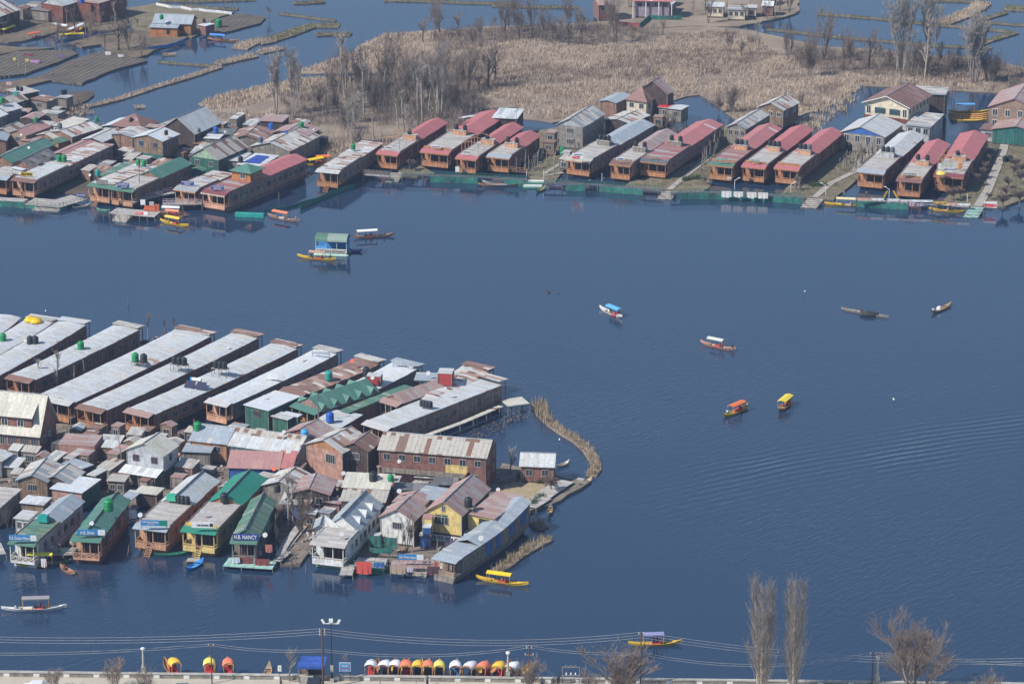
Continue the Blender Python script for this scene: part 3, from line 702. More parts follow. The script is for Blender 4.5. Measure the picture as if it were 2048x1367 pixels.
def trees():
    T=TREES
    T['pole']=tree_proto(1,13,.17,3,[13,5,4],[.45,.6,.6,.25,.34],1.2,.03,BKL,TWG)
    T['pole2']=tree_proto(2,11,.16,3,[9,5,4],[.5,.6,.6,.55,.42],1.2,.03,BKL,TW,lean=.12)
    T['spread']=tree_proto(3,10,.22,4,[7,5,4,3],[.7,.6,.5,.4,1.1],.9,.02,BK,TWG,tf=.48)
    T['spread2']=tree_proto(4,10,.22,4,[7,5,4,3],[.7,.65,.5,.3,1.05],.8,.02,BKD,TW,tf=.5)
    T['multi']=tree_proto(5,10,.15,3,[7,5,4],[.45,.5,.5,.25,.62],1.0,.02,BK,TW,stems=6,tf=.78)
    T['multi2']=tree_proto(6,11,.14,3,[9,6,5],[.3,.45,.5,.3,.55],1.1,.026,BKL,TWG,stems=5,tf=.8)
    T['bush']=tree_proto(8,4,.05,3,[6,4,3],[.5,.5,.5,.1,.7],.9,.014,TW,TW,stems=9,tf=.75)
    T['pollard']=tree_proto(9,4.2,.17,2,[7,4],[.5,.5,.5,.75,.35],.6,.03,BK,TW,tf=.8)
    T['slim']=tree_proto(10,6,.17,2,[6,4],[.35,.5,.5,.4,.35],1.2,.022,BKL,TWG,tf=.95)
    T['round']=tree_proto(11,5,.15,4,[9,7,5,4],[.85,.7,.6,.45,1.15],.3,.026,BK,TWR,tf=.42)
    T['chinar']=tree_proto(12,14,.28,4,[8,7,6,5],[.7,.5,.45,.2,1.15],.9,.013,BK,TW,stems=4,tf=.46)
    T['thicket']=tree_proto(14,7,.06,3,[8,6,4],[.5,.5,.5,.15,.6],.9,.016,TW,TW,stems=13,tf=.8)
    # columnar poplar: many steep shoots
    rs=random.Random(13); m,m2=MB(),MB(); H=20
    for s in range(3):
        a=s*2.1; d=Vector((math.cos(a)*.05,math.sin(a)*.05,1)).normalized(); b0=Vector((math.cos(a)*.25,math.sin(a)*.25,0)); hh=H*rs.uniform(.85,1)
        m.tube([b0,b0+d*hh*.35,b0+d*hh*.7,b0+d*hh],[.22,.16,.09,.03],6,cap=False)
        for i in range(95):
            f=rs.uniform(.10,.95); p=b0+d*hh*f; az=rs.uniform(0,2*PI); LL=(1.12-f)*rs.uniform(3.5,7.0)*min(1,.5+f*2.2); o=rs.uniform(.18,.42)
            q=[p]; dd=Vector((math.cos(az)*o*1.6,math.sin(az)*o*1.6,1)).normalized()
            for j in range(3): dd=(dd+Vector((rs.uniform(-.06,.06),rs.uniform(-.06,.06),.22))).normalized(); q.append(q[-1]+dd*LL/3)
            m2.tube(q,[.04,.03,.02,.01],3,cap=False)
            for j in range(6):
                b=q[rs.randint(0,2)].lerp(q[3],rs.uniform(0,.7)); az2=rs.uniform(0,2*PI); e=Vector((math.cos(az2)*.45,math.sin(az2)*.45,1)).normalized(); l2=rs.uniform(.7,1.8)
                m2.tube([b,b+e*l2*.5,b+(e+Vector((0,0,.25)))*l2],[.018,.014,.008],3,cap=False)
    t=bpy.data.objects.new('columnar_poplar',None); COL.objects.link(t); m.build('trunk',BKL,t); m2.build('crown',TWG,t); T['poplar']=t
trees()
def tree(kind,k,x,y,htop,label,group=None,z=.3,at=None,sc=None,name='bare_tree',cat='tree',sxy=1.0,rz=None):
    """foot measured at (x,y); htop = measured vertical pixels to the top (2048-wide photo)"""
    L=at or W(k,x,y,z); src=TREES[kind]
    if sc is None:
        ref=dict(pole=12,pole2=10,spread=10,spread2=10,multi=10,multi2=11,bush=4,pollard=4.2,slim=7,round=5,chinar=14,thicket=6.5,poplar=21)[kind]
        D=math.sqrt(L[0]**2+L[1]**2+(CH-L[2])**2); s=FPX/D; hm=htop/(s*.95); sc=hm/ref
    t=dup(src,L,random.uniform(0,6) if rz is None else rz,(sc*sxy,sc*sxy,sc),label,group,cat); t.name=name; return t
# ---------------- ground cover by area ----------------
def inside(P,pts):
    x,y=pts[:,0],pts[:,1]; ins=np.zeros(len(pts),bool); n=len(P)
    for i in range(n):
        x1,y1=P[i]; x2,y2=P[(i+1)%n]
        c=((y1>y)!=(y2>y))&(x<(x2-x1)*(y-y1)/((y2-y1)+1e-12)+x1); ins^=c
    return ins
def scatter(P,n):
    P=np.array(P); lo=P.min(0); hi=P.max(0); out=[]; tot=0
    while tot<n:
        q=rng.uniform(lo,hi,(n*2,2)); q=q[inside(P,q)]; out.append(q); tot+=len(q)
        if not len(q) and len(out)>50: break
    return np.concatenate(out)[:n]
def noise2(p,s,seed=0):
    r=np.random.default_rng(seed); a=0
    for k in range(6):
        th=r.uniform(0,6.28); f=s*(1.6**k)*.6; a=a+np.sin((p[:,0]*math.cos(th)+p[:,1]*math.sin(th))*f+r.uniform(0,6.28)+2*np.sin((p[:,0]*math.sin(th+1)-p[:,1]*math.cos(th))*f*.6))/(1.3**k)
    return a/3
def blades(name,pts,h,wd,lean,mat,per=5,spread=.5,z=.2,label=None,kind='stuff',parent=None):
    """tufts of upright blades standing at pts"""
    n=len(pts); N_=n*per; P=np.repeat(pts,per,0)+rng.normal(0,spread*.5,(N_,2)); hh=np.repeat(h if hasattr(h,'__len__') else np.full(n,h),per)*rng.uniform(.55,1.15,N_)
    az=rng.uniform(0,2*PI,N_); la=rng.uniform(0,lean,N_); a2=rng.uniform(0,2*PI,N_); ww=wd*rng.uniform(.6,1.3,N_)
    v=np.zeros((N_,3,3)); v[:,0,:2]=P+np.stack([np.cos(a2)*ww,np.sin(a2)*ww],1); v[:,1,:2]=P-np.stack([np.cos(a2)*ww,np.sin(a2)*ww],1)
    v[:,0,2]=v[:,1,2]=z; v[:,2,:2]=P+np.stack([np.cos(az)*la*hh,np.sin(az)*la*hh],1); v[:,2,2]=z+hh
    me=bpy.data.meshes.new(name); me.vertices.add(N_*3); me.vertices.foreach_set('co',v.ravel()); me.loops.add(N_*3); me.loops.foreach_set('vertex_index',np.arange(N_*3))
    me.polygons.add(N_); me.polygons.foreach_set('loop_start',np.arange(N_)*3); me.polygons.foreach_set('loop_total',np.full(N_,3)); me.update(calc_edges=True)
    me.materials.append(mat); o=put(name,me,parent)
    if kind: tag(o,label,None,None,kind)
    if label: o['label']=label
    return o
def reedmat(name,c1,c2,scale=.25):
    m,nt,b=nodes(name); L=nt.links.new; tc=nt.nodes.new('ShaderNodeTexCoord')
    n=N(nt,'ShaderNodeTexNoise',Scale=scale,Detail=6.0,Roughness=.7); L(tc.outputs['Object'],n.inputs['Vector'])
    r=nt.nodes.new('ShaderNodeMapRange'); r.inputs[1].default_value=.35; r.inputs[2].default_value=.65; L(n.outputs[0],r.inputs[0])
    L(mixc(nt,r.outputs[0],c1,c2),b.inputs['Base Color']); b.inputs['Roughness'].default_value=.9; b.inputs['Specular IOR Level'].default_value=.1; return m
RE1=reedmat('reeds_straw',(.38,.295,.22),(.58,.475,.37),.12); RE2=reedmat('reeds_brown',(.34,.27,.22),(.46,.375,.31)); RE3=reedmat('dry_brush',(.15,.115,.10),(.22,.17,.145)); GRS=reedmat('grass_dull',(.13,.14,.06),(.20,.18,.10)); REO=reedmat('reeds_fringe',(.27,.21,.14),(.42,.34,.23),.6); HEDGE=reedmat('hedge_leaves',(.05,.08,.03),(.10,.12,.05),1.5)
def groundmat(name,c1,c2,c3=None,scale=.12,furrow=None,fr=0.0):
    m,nt,b=nodes(name); L=nt.links.new; tc=nt.nodes.new('ShaderNodeTexCoord')
    n=N(nt,'ShaderNodeTexNoise',Scale=scale,Detail=8.0,Roughness=.65); L(tc.outputs['Object'],n.inputs['Vector'])
    r=nt.nodes.new('ShaderNodeMapRange'); r.inputs[1].default_value=.38; r.inputs[2].default_value=.62; L(n.outputs[0],r.inputs[0])
    c=mixc(nt,r.outputs[0],c1,c2)
    n2=N(nt,'ShaderNodeTexNoise',Scale=scale*12,Detail=4.0); L(tc.outputs['Object'],n2.inputs['Vector'])
    r2=nt.nodes.new('ShaderNodeMapRange'); r2.inputs[1].default_value=.52; r2.inputs[2].default_value=.7; L(n2.outputs[0],r2.inputs[0])
    c=mixc(nt,r2.outputs[0],c,c3 or c2)
    if furrow:
        mp=nt.nodes.new('ShaderNodeMapping'); mp.inputs['Rotation'].default_value=(0,0,fr); L(tc.outputs['Object'],mp.inputs[0])
        wv=N(nt,'ShaderNodeTexWave',Scale=furrow,Distortion=.6,Detail=2.0); wv.bands_direction='X'; L(mp.outputs[0],wv.inputs['Vector'])
        bp=N(nt,'ShaderNodeBump',Strength=1.0,Distance=.5); L(wv.outputs[1],bp.inputs['Height']); L(bp.outputs[0],b.inputs['Normal'])
        mu=nt.nodes.new('ShaderNodeMath'); mu.operation='MULTIPLY'; mu.inputs[1].default_value=.5; L(wv.outputs[1],mu.inputs[0])
        c=mixc(nt,mu.outputs[0],c,c1)
    L(c,b.inputs['Base Color']); b.inputs['Roughness'].default_value=.95; b.inputs['Specular IOR Level'].default_value=.1; return m
def poly_world(k,pts,z=.2,sub=3.0,jag=.5):
    P=[W(k,x,y,z) for x,y in pts]; out=[]
    for i in range(len(P)):
        a,b=P[i],P[(i+1)%len(P)]; n=max(1,int((b-a).length/sub)); nn=Vector((-(b-a).y,(b-a).x,0)); nn=nn.normalized() if nn.length else nn
        for j in range(n):
            q=a.lerp(b,j/n)+(nn*random.uniform(-jag,jag) if j else Vector()); out.append((q.x,q.y))
    return out
def area(name,k,pts,mat,z=.2,kind='structure',sub=3.0,jag=.5,label=None,cat=None):
    P=poly_world(k,pts,z,sub,jag)
    if sum(P[i][0]*P[(i+1)%len(P)][1]-P[(i+1)%len(P)][0]*P[i][1] for i in range(len(P)))<0: P=P[::-1]
    from mathutils.geometry import tessellate_polygon
    b=MB(); n=len(P); b.v=[(x,y,z) for x,y in P]+[(x,y,-.6) for x,y in P]
    tr=tessellate_polygon([[Vector((x,y,0)) for x,y in P]])
    for q in tr:
        a=Vector(b.v[q[1]])-Vector(b.v[q[0]]); c=Vector(b.v[q[2]])-Vector(b.v[q[0]])
        b.f.append(tuple(q) if a.cross(c).z>0 else tuple(reversed(q)))
    for i in range(n): j=(i+1)%n; b.f.append((i,n+i,n+j,j))
    o=b.build(name,mat); tag(o,label,cat,None,kind); return o,P
def strip(k,pts,wd,z=.2):
    """outline of a ribbon along pts (pixels) with world width wd"""
    P=[W(k,x,y,z) for x,y in pts]; l,r=[],[]
    for i,p in enumerate(P):
        d=(P[min(i+1,len(P)-1)]-P[max(i-1,0)]).normalized(); n=Vector((-d.y,d.x,0))*(wd/2); l.append(p+n); r.append(p-n)
    return [(q.x,q.y) for q in l+r[::-1]]
def ribbon(name,k,pts,wd,mat,z=.25,t=.5,kind=None,parent=None,label=None,cat=None,z1=None):
    P=[W(k,x,y,z) for x,y in pts]; b=MB()
    for i in range(len(P)-1):
        d=(P[i+1]-P[i]).normalized(); n=Vector((-d.y,d.x,0))*(wd/2); a=P[i]; c=P[i+1]+d*(.02)
        b.slab([tuple(a-n),tuple(c-n),tuple(c+n),tuple(a+n)],t)
    o=b.build(name,mat,parent); tag(o,label,cat,None,kind); return o
# ---------------- water ----------------
m,nt,b=nodes('lake_water'); L=nt.links.new; tc=nt.nodes.new('ShaderNodeTexCoord')
b.inputs['Base Color'].default_value=(.015,.033,.070,1); b.inputs['Roughness'].default_value=.04; b.inputs['IOR'].default_value=1.42; b.inputs['Specular IOR Level'].default_value=.85
def wmap(rot,sx,sy):
    p=nt.nodes.new('ShaderNodeMapping'); p.inputs['Rotation'].default_value=(0,0,R(-rot)); L(tc.outputs['Object'],p.inputs[0]); p2=nt.nodes.new('ShaderNodeMapping'); p2.inputs['Scale'].default_value=(sx,sy,1); L(p.outputs[0],p2.inputs[0]); return p2.outputs[0]
n1=N(nt,'ShaderNodeTexNoise',Scale=1.0,Detail=3.0,Roughness=.55,Distortion=.4); L(wmap(46,.38,1.25),n1.inputs['Vector'])
n2=N(nt,'ShaderNodeTexNoise',Scale=1.0,Detail=2.0); L(wmap(20,1.0,2.6),n2.inputs['Vector'])
n3=N(nt,'ShaderNodeTexNoise',Scale=.011,Detail=3.0); L(tc.outputs['Object'],n3.inputs['Vector'])
r=nt.nodes.new('ShaderNodeMapRange'); r.inputs[1].default_value=.36; r.inputs[2].default_value=.62; r.inputs[3].default_value=.25; r.inputs[4].default_value=1.0; L(n3.outputs[0],r.inputs[0])
ad=nt.nodes.new('ShaderNodeMath'); ad.operation='MULTIPLY_ADD'; ad.inputs[1].default_value=.35; L(n2.outputs[0],ad.inputs[0]); L(n1.outputs[0],ad.inputs[2])
# calm water close in shore: ripples grow with distance from the boats' lee
mu=nt.nodes.new('ShaderNodeMath'); mu.operation='MULTIPLY'; L(ad.outputs[0],mu.inputs[0]); L(r.outputs[0],mu.inputs[1])
# wake of a passing boat: curved crests spreading over the open lake
wc=W('P',1340,1250); we=W('P',2140,850)
wp_=W('P',1780,905); wx_=wp_.x+340*math.cos(R(-66)); wy_=wp_.y+340*math.sin(R(-66))
p=nt.nodes.new('ShaderNodeMapping'); p.inputs['Location'].default_value=(-wx_,-wy_,0); L(tc.outputs['Object'],p.inputs[0])
wv=N(nt,'ShaderNodeTexWave',Scale=.12,Distortion=.5,Detail=1.0,i5=1.0) if False else nt.nodes.new('ShaderNodeTexWave'); wv.wave_type='RINGS'; wv.rings_direction='Z'; wv.inputs['Scale'].default_value=.15; wv.inputs['Distortion'].default_value=2.6; wv.inputs['Detail'].default_value=1.0; wv.inputs['Detail Scale'].default_value=.5
L(p.outputs[0],wv.inputs['Vector'])
ln=nt.nodes.new('ShaderNodeVectorMath'); ln.operation='LENGTH'; L(p.outputs[0],ln.inputs[0])
D0=340
bnd=nt.nodes.new('ShaderNodeMapRange'); bnd.interpolation_type='SMOOTHSTEP'; bnd.inputs[1].default_value=0; bnd.inputs[2].default_value=17; bnd.inputs[3].default_value=.75; bnd.inputs[4].default_value=0
sb=nt.nodes.new('ShaderNodeMath'); sb.operation='SUBTRACT'; sb.inputs[1].default_value=D0; L(ln.outputs['Value'],sb.inputs[0])
ab=nt.nodes.new('ShaderNodeMath'); ab.operation='ABSOLUTE'; L(sb.outputs[0],ab.inputs[0]); L(ab.outputs[0],bnd.inputs[0])
sx_=nt.nodes.new("ShaderNodeSeparateXYZ"); L(tc.outputs["Object"],sx_.inputs[0]); mx_=nt.nodes.new("ShaderNodeMapRange"); mx_.interpolation_type="SMOOTHSTEP"; mx_.inputs[1].default_value=W("P",1150,1000).x; mx_.inputs[2].default_value=W("P",1500,900).x; L(sx_.outputs[0],mx_.inputs[0]); bm_=nt.nodes.new("ShaderNodeMath"); bm_.operation="MULTIPLY"; L(bnd.outputs[0],bm_.inputs[0]); L(mx_.outputs[0],bm_.inputs[1]); bnd=bm_
mw=nt.nodes.new("ShaderNodeMath"); mw.operation='MULTIPLY'; L(wv.outputs[1],mw.inputs[0]); L(bnd.outputs[0],mw.inputs[1])
pn=nt.nodes.new('ShaderNodeMapRange'); pn.inputs[1].default_value=.42; pn.inputs[2].default_value=.6; pn.inputs[3].default_value=.4; n5=N(nt,'ShaderNodeTexNoise',Scale=.045,Detail=2.0); L(tc.outputs['Object'],n5.inputs['Vector']); L(n5.outputs[0],pn.inputs[0])
m5=nt.nodes.new('ShaderNodeMath'); m5.operation='MULTIPLY'; L(mw.outputs[0],m5.inputs[0]); L(pn.outputs[0],m5.inputs[1])
fa=nt.nodes.new('ShaderNodeMapRange'); fa.interpolation_type='SMOOTHSTEP'; fa.inputs[1].default_value=590; fa.inputs[2].default_value=725; fa.inputs[3].default_value=1; fa.inputs[4].default_value=.26; L(sx_.outputs[1],fa.inputs[0])
m6=nt.nodes.new('ShaderNodeMath'); m6.operation='MULTIPLY'; L(mu.outputs[0],m6.inputs[0]); L(fa.outputs[0],m6.inputs[1])
a2=nt.nodes.new('ShaderNodeMath'); L(m6.outputs[0],a2.inputs[0]); L(m5.outputs[0],a2.inputs[1])
bp=N(nt,'ShaderNodeBump',Strength=.55,Distance=.20); L(a2.outputs[0],bp.inputs['Height']); L(bp.outputs[0],b.inputs['Normal'])
WATER=m
tag(MB().poly((-1400,350,0),(1400,350,0),(1400,2700,0),(-1400,2700,0)).build('water',m),None,None,None,'structure')
# ---------------- land ----------------
G_mud=groundmat('ground_mud',(.10,.08,.06),(.17,.135,.10),(.22,.18,.13)); G_marsh=groundmat('ground_marsh',(.18,.14,.11),(.29,.235,.185),(.22,.19,.13),.06)
G_yard=groundmat('ground_yard',(.13,.11,.09),(.25,.21,.175),(.09,.08,.065),.35); G_grass=groundmat('ground_grass',(.15,.125,.085),(.22,.185,.135),(.12,.12,.06),.3)
G_field=groundmat('ground_field',(.115,.10,.085),(.17,.15,.125),(.19,.165,.14),.2,furrow=.28,fr=R(-52)); G_lawn=groundmat('ground_lawn',(.30,.24,.15),(.36,.29,.19),(.25,.22,.14),.5)
G_path=groundmat('path_surface',(.33,.30,.27),(.40,.37,.33),(.25,.23,.2),.8); G_sand=groundmat('road_surface',(.40,.36,.30),(.46,.42,.35),(.36,.33,.28),.25); G_dark=groundmat('ground_shore',(.075,.06,.05),(.12,.095,.075),(.1,.09,.06),.2)
area('marsh','P',[(585,147),(640,127),(705,105),(722,88),(770,67),(850,62),(960,54),(1190,44),(1380,48),(1500,60),(1640,92),(1750,98),(1870,112),(1950,113),(2060,138),(2060,187),(1900,181),(1860,174),(1720,172),(1690,200),(1600,232),(1545,252),(1470,238),(1430,205),(1400,190),(1375,192),(1330,207),(1180,236),(1105,245),(1052,238),(985,212),(990,240),(930,300),(880,330),(690,335),(660,330),(640,285),(560,255),(470,245),(430,237),(396,207),(440,190),(520,172),(602,155),(755,152),(756,147)],G_marsh,.22)
area('island','P',[(1195,50),(1193,5),(1240,-20),(1597,-15),(1597,24),(1560,36),(1480,52),(1380,52),(1300,56)],G_marsh,.4)
area('garden','c',[(800,540),(985,535),(1110,600),(960,618),(820,606)],G_grass,.5,jag=.2)
area('garden','P',[(1040,300),(1065,262),(1110,255),(1190,262),(1150,310),(1120,350),(1110,364),(1060,356)],G_grass,.42,jag=.3)
area('garden','P',[(1245,374),(1262,362),(1330,350),(1395,320),(1450,252),(1500,245),(1440,320),(1418,345),(1420,374),(1400,385),(1330,380)],G_grass,.42,jag=.3)
area('garden','P',[(1560,390),(1600,350),(1640,325),(1672,262),(1800,270),(1745,330),(1700,372),(1668,398)],G_grass,.42,jag=.3)
area('garden','P',[(1888,398),(1920,370),(1962,300),(2000,240),(2060,235),(2060,395),(2010,412),(1975,412),(1950,416),(1925,410)],G_grass,.42,jag=.3)
area('shore','P',[(-20,185),(60,215),(140,185),(186,181),(188,190),(175,200),(130,232),(205,258),(330,255),(440,272),(520,240),(600,250),(652,300),(640,322),(605,300),(540,305),(440,335),(380,365),(330,392),(230,378),(180,392),(130,385),(60,360),(-20,385)],G_dark,.35)
area('shore','P',[(-30,845),(150,845),(240,862),(390,858),(520,868),(700,875),(820,885),(1000,935),(1005,925),(1080,940),(1130,955),(1180,962),(1120,1000),(1060,1020),(1050,1050),(940,1100),(905,1120),(790,1120),(700,1105),(640,1085),(600,1128),(560,1128),(552,1035),(500,1015),(430,975),(330,1000),(262,1010),(190,1000),(120,1010),(60,1015),(-30,1035)],G_yard,.45)
area('yard','P',[(1010,968),(1075,958),(1100,985),(1050,1018),(1000,1000)],G_lawn,.5,jag=.2)
area('field','z',[(290,600),(380,560),(480,500),(720,415),(830,400),(1000,440),(1140,462),(1150,475),(870,550),(640,650),(400,622)],G_field,.5,jag=.3)
area('field','z',[(-20,570),(-20,440),(120,400),(540,388),(610,418),(460,482),(200,575),(0,595)],G_field,.5,jag=.3)
area('field','z',[(-20,350),(150,368),(300,372),(430,372),(130,396),(-20,430)],G_mud,.4,jag=.3)
area('shore','z',[(545,330),(700,285),(830,260),(1060,235),(1240,262),(1470,285),(1440,310),(1200,392),(1150,430),(1060,452),(1000,436),(830,398),(790,345),(640,368)],G_mud,.45,jag=.3)
area('field','z',[(1000,140),(1000,60),(1230,22),(1560,70),(1830,95),(1720,130),(1650,165),(1640,235),(1500,290),(1230,275),(1060,245)],G_grass,.4,jag=.3)
area('field','z',[(1655,168),(1850,106),(2040,122),(2075,140),(2040,180),(1830,235),(1700,265),(1640,240)],G_field,.42,jag=.3)
area('shore','z',[(-20,320),(-20,90),(480,60),(985,-20),(995,120),(1010,200),(880,235),(780,235),(640,222),(430,250),(300,292),(180,320),(60,330)],G_mud,.4,jag=.3)
area('shore','z',[(-20,700),(-20,645),(130,628),(300,600),(400,575),(420,620),(200,672),(60,712)],G_mud,.45,jag=.3)
i_=0
def dike(k,pts,wd,mat,z=.28,reed=None,h=.5):
    a=bpy.data.objects.new('tmp',None)
    P=strip(k,pts,wd,z); b=MB(); n=len(P)//2
    b.v=[(x,y,z) for x,y in P]+[(x,y,-.5) for x,y in P]; N2=len(P)
    for i in range(n-1): b.f.append((i,N2-1-i,N2-2-i,i+1))
    for i in range(N2): j=(i+1)%N2; b.f.append((i,N2+i,N2+j,j))
    bpy.data.objects.remove(a); o=b.build('mud_bank',mat); tag(o,None,None,None,'structure')
    q=scatter(P,int(max(20,polyarea(P)*(4 if reed else 3)))); blades('bank_reeds' if reed else 'bank_grass',q,h,.07,.5,reed or GRS,4,.3,z)
    return P
def polyarea(P): return abs(sum(P[i][0]*P[(i+1)%len(P)][1]-P[(i+1)%len(P)][0]*P[i][1] for i in range(len(P))))/2
dike('z',[(660,832),(780,810),(930,772),(1060,730),(1200,682),(1340,640),(1480,600),(1620,552),(1715,522)],2.2,G_marsh,reed=RE1,h=.7)
dike('z',[(1238,480),(1400,495),(1560,506),(1690,512)],1.2,G_grass)
dike('z',[(1700,496),(1780,480),(1850,462),(1990,432)],3.5,G_marsh,reed=RE1,h=.9)
dike('z',[(1870,378),(1930,345),(2031,318),(2100,338)],5,G_marsh,reed=RE1,h=.9)
dike('Z',[(236,105),(400,125),(540,145),(670,160)],1.2,G_grass)
dike('Z',[(150,312),(280,272),(400,225),(480,200),(600,198),(700,200)],5,G_grass)
dike('Z',[(520,270),(640,262),(790,268)],3.5,G_mud)
dike('Z',[(75,408),(160,392),(245,372)],3.2,G_marsh,reed=RE1,h=.9)
dike('Z',[(340,22),(450,20),(580,10)],3,G_mud)
dike('Z',[(1050,2),(1400,8),(1700,20),(2100,30)],2.0,G_grass)
dike('z',[(1240,2),(1560,8),(2000,-6)],2.4,G_grass)
dike('z',[(1420,38),(1640,60),(1860,70)],1.5,G_grass)
dike('x',[(-60,40),(240,50),(600,55)],2,G_grass)
dike('y',[(450,105),(750,128),(1000,150),(1380,190),(1700,220),(1960,247)],1.6,G_grass)
dike('y',[(60,225),(300,250),(600,285),(1000,320),(1400,355),(1800,370)],1.6,G_grass)
dike('y',[(1400,185),(1560,125),(1690,62),(1730,22)],5,G_marsh,reed=RE1,h=.9)
dike('y',[(1980,252),(1780,312),(1660,362)],2.6,G_grass)
dike('y',[(1700,160),(1800,128),(1905,97)],2.0,G_grass)
dike('y',[(1690,168),(2100,198)],1.4,G_grass)
dike('y',[(1900,58),(2100,70)],6,G_grass)
dike('y',[(1250,2),(1760,14)],1.6,G_grass)
dike('z',[(1055,836),(1130,832)],2.5,G_marsh,reed=RE1)
dike('z',[(1270,425),(1370,420)],2.5,G_marsh,reed=RE1)
dike('n',[(1640,835),(1720,785),(1800,722),(1950,632),(2040,588)],2.2,G_marsh,reed=REO,h=1.1)
dike('n',[(1925,500),(2000,480)],3,G_marsh,reed=REO,h=1.2)
dike('i',[(1500,440),(1530,520),(1600,590),(1690,655),(1800,720),(1880,790),(1930,870),(1945,930),(1905,985)],2.0,G_marsh,reed=REO,h=.85)
q=scatter(strip('i',[(1500,430),(1530,510),(1600,585)],2.4,.3),60); blades('tall_reeds',q,1.9,.08,.3,REO,6,.5,.2,label=None)
# reed beds
def bed(name,k,pts,dens,h,mat,wd=.10,lean=.5,per=6,cl=None,z=.2,spread=.9):
    P=poly_world(k,pts,z,5,1.0); q=scatter(P,int(polyarea(P)*dens))
    if cl is not None: q=q[noise2(q,cl[0],cl[2])>cl[1]]
    hh=h*(.75+.35*np.clip(noise2(q,.25,3)+.5,0,1)); return blades(name,q,hh,wd,lean,mat,per,spread,z)
MAIN=[(900,112),(960,100),(1040,82),(1200,92),(1330,78),(1400,62),(1500,70),(1600,140),(1720,148),(2055,148),(2055,184),(1900,178),(1725,168),(1690,196),(1600,226),(1545,248),(1470,234),(1400,186),(1330,202),(1180,230),(1105,240),(1052,235),(1010,200),(930,175)]
bed('reed_bed','P',MAIN,2.6,1.0,RE1,wd=.07,lean=1.0,per=6,cl=(.22,-.22,5))
bed('reed_bed','P',MAIN,1.0,.9,RE2,wd=.07,lean=1.1)
bed('dry_undergrowth','P',MAIN,1.6,1.2,RE3,wd=.06,lean=1.0,cl=(.14,.22,21))
bed('reed_bed','P',MAIN,.25,1.9,RE1,wd=.07,lean=.5,cl=(.4,.1,12))
bed('reed_bed','P',[(600,142),(640,128),(705,106),(725,90),(770,70),(850,65),(960,58),(960,100),(900,112),(800,135),(700,142)],2.0,1.0,RE1,wd=.07,lean=.9,cl=(.2,-.6,8))
bed('dry_undergrowth','P',[(430,222),(560,240),(640,265),(650,295),(560,250),(470,243),(425,235)],1.2,.5,RE3,wd=.06,lean=1.2)
bed('reed_bed','P',[(402,206),(440,192),(520,174),(600,158),(700,156),(640,175),(560,190),(520,205),(470,216),(425,220)],1.3,1.4,RE1,cl=(.2,-.5,2))
bed('reed_bed','P',[(470,215),(560,195),(600,205),(560,240),(500,238)],.9,1.3,RE1,cl=(.2,0,4))
bed('dry_undergrowth','P',[(560,190),(640,175),(760,155),(900,150),(985,212),(930,290),(870,322),(700,325),(660,320),(640,280),(580,250)],.8,1.8,RE3,wd=.05,lean=.9,cl=(.12,-.35,9))
bed('twiggy_scrub','P',[(640,180),(760,150),(960,100),(985,200),(930,290),(870,322),(700,325),(620,270)],.045,5.5,reedmat('twig_haze',(.26,.215,.185),(.34,.285,.25)),wd=.035,lean=.35,per=14,spread=1.6)
bed('twiggy_scrub','P',[(880,60),(1190,48),(1330,66),(1300,95),(1040,85),(900,105)],.05,5,reedmat('twig_haze_far',(.20,.165,.145),(.28,.235,.21)),wd=.035,lean=.35,per=14,spread=1.6)
bed('dry_undergrowth','P',[(700,160),(960,110),(985,200),(900,260),(760,230)],.45,3.2,RE3,wd=.045,lean=.6)
bed('dry_undergrowth','P',[(960,60),(1190,50),(1330,70),(1200,92),(1040,82),(900,105),(850,75)],.7,2.4,RE3,wd=.05,lean=.8)
bed('dry_undergrowth','P',[(1560,95),(1750,100),(1870,115),(1950,115),(2050,140),(2050,160),(1900,165),(1700,150),(1600,140)],.7,2.4,RE3,wd=.05,lean=.8,cl=(.12,-.4,3))
bed('reed_bed','P',[(640,292),(700,285),(735,300),(745,330),(690,338),(655,330)],1.8,1.6,RE1)
bed('reed_bed','P',[(1560,240),(1620,222),(1650,205),(1690,190),(1715,200),(1660,240),(1640,262),(1580,262)],.9,1.5,RE1,cl=(.2,-.2,6))
bed('reed_bed','a',[(600,290),(720,235),(860,270),(840,300),(700,340),(560,380),(500,370)],1.6,1.2,RE1)
bed('dry_undergrowth','P',[(1160,250),(1200,240),(1260,255),(1380,255),(1370,272),(1250,300),(1190,290)],.5,2.2,RE3,wd=.05,lean=.8)
bed('weeds','P',[(330,985),(430,965),(560,1020),(600,1100),(700,1090),(760,1100),(900,1080),(800,1030),(600,990),(480,960)],.35,.8,RE3,wd=.05,lean=.9,z=.45)
bed('weeds','i',[(880,690),(1250,560),(1400,480),(1440,540),(1260,620),(1100,720)],1.4,.25,RE3,wd=.12,lean=1.5,z=-.02)
bed('weeds','P',[(0,850),(150,850),(390,860),(390,900),(200,940),(60,960),(0,900)],.5,.5,RE3,wd=.05,lean=1.2,z=.45)
for nm,k,pts in(('hedge_row','i',[(1350,1000),(1450,1020),(1545,1045)]),('hedge_row','d',[(1390,1075),(1560,1055)]),('hedge_row','e',[(1130,1075),(1240,1060),(1270,1075)]),('hedge_row','a',[(640,900),(760,890),(900,820),(1010,780)]),('hedge_row','n',[(1905,345),(1990,280)])):
    P=strip(k,pts,1.3,.5); blades('hedge',scatter(P,int(polyarea(P)*9)),1.1,.12,.6,HEDGE,5,.4,.4)
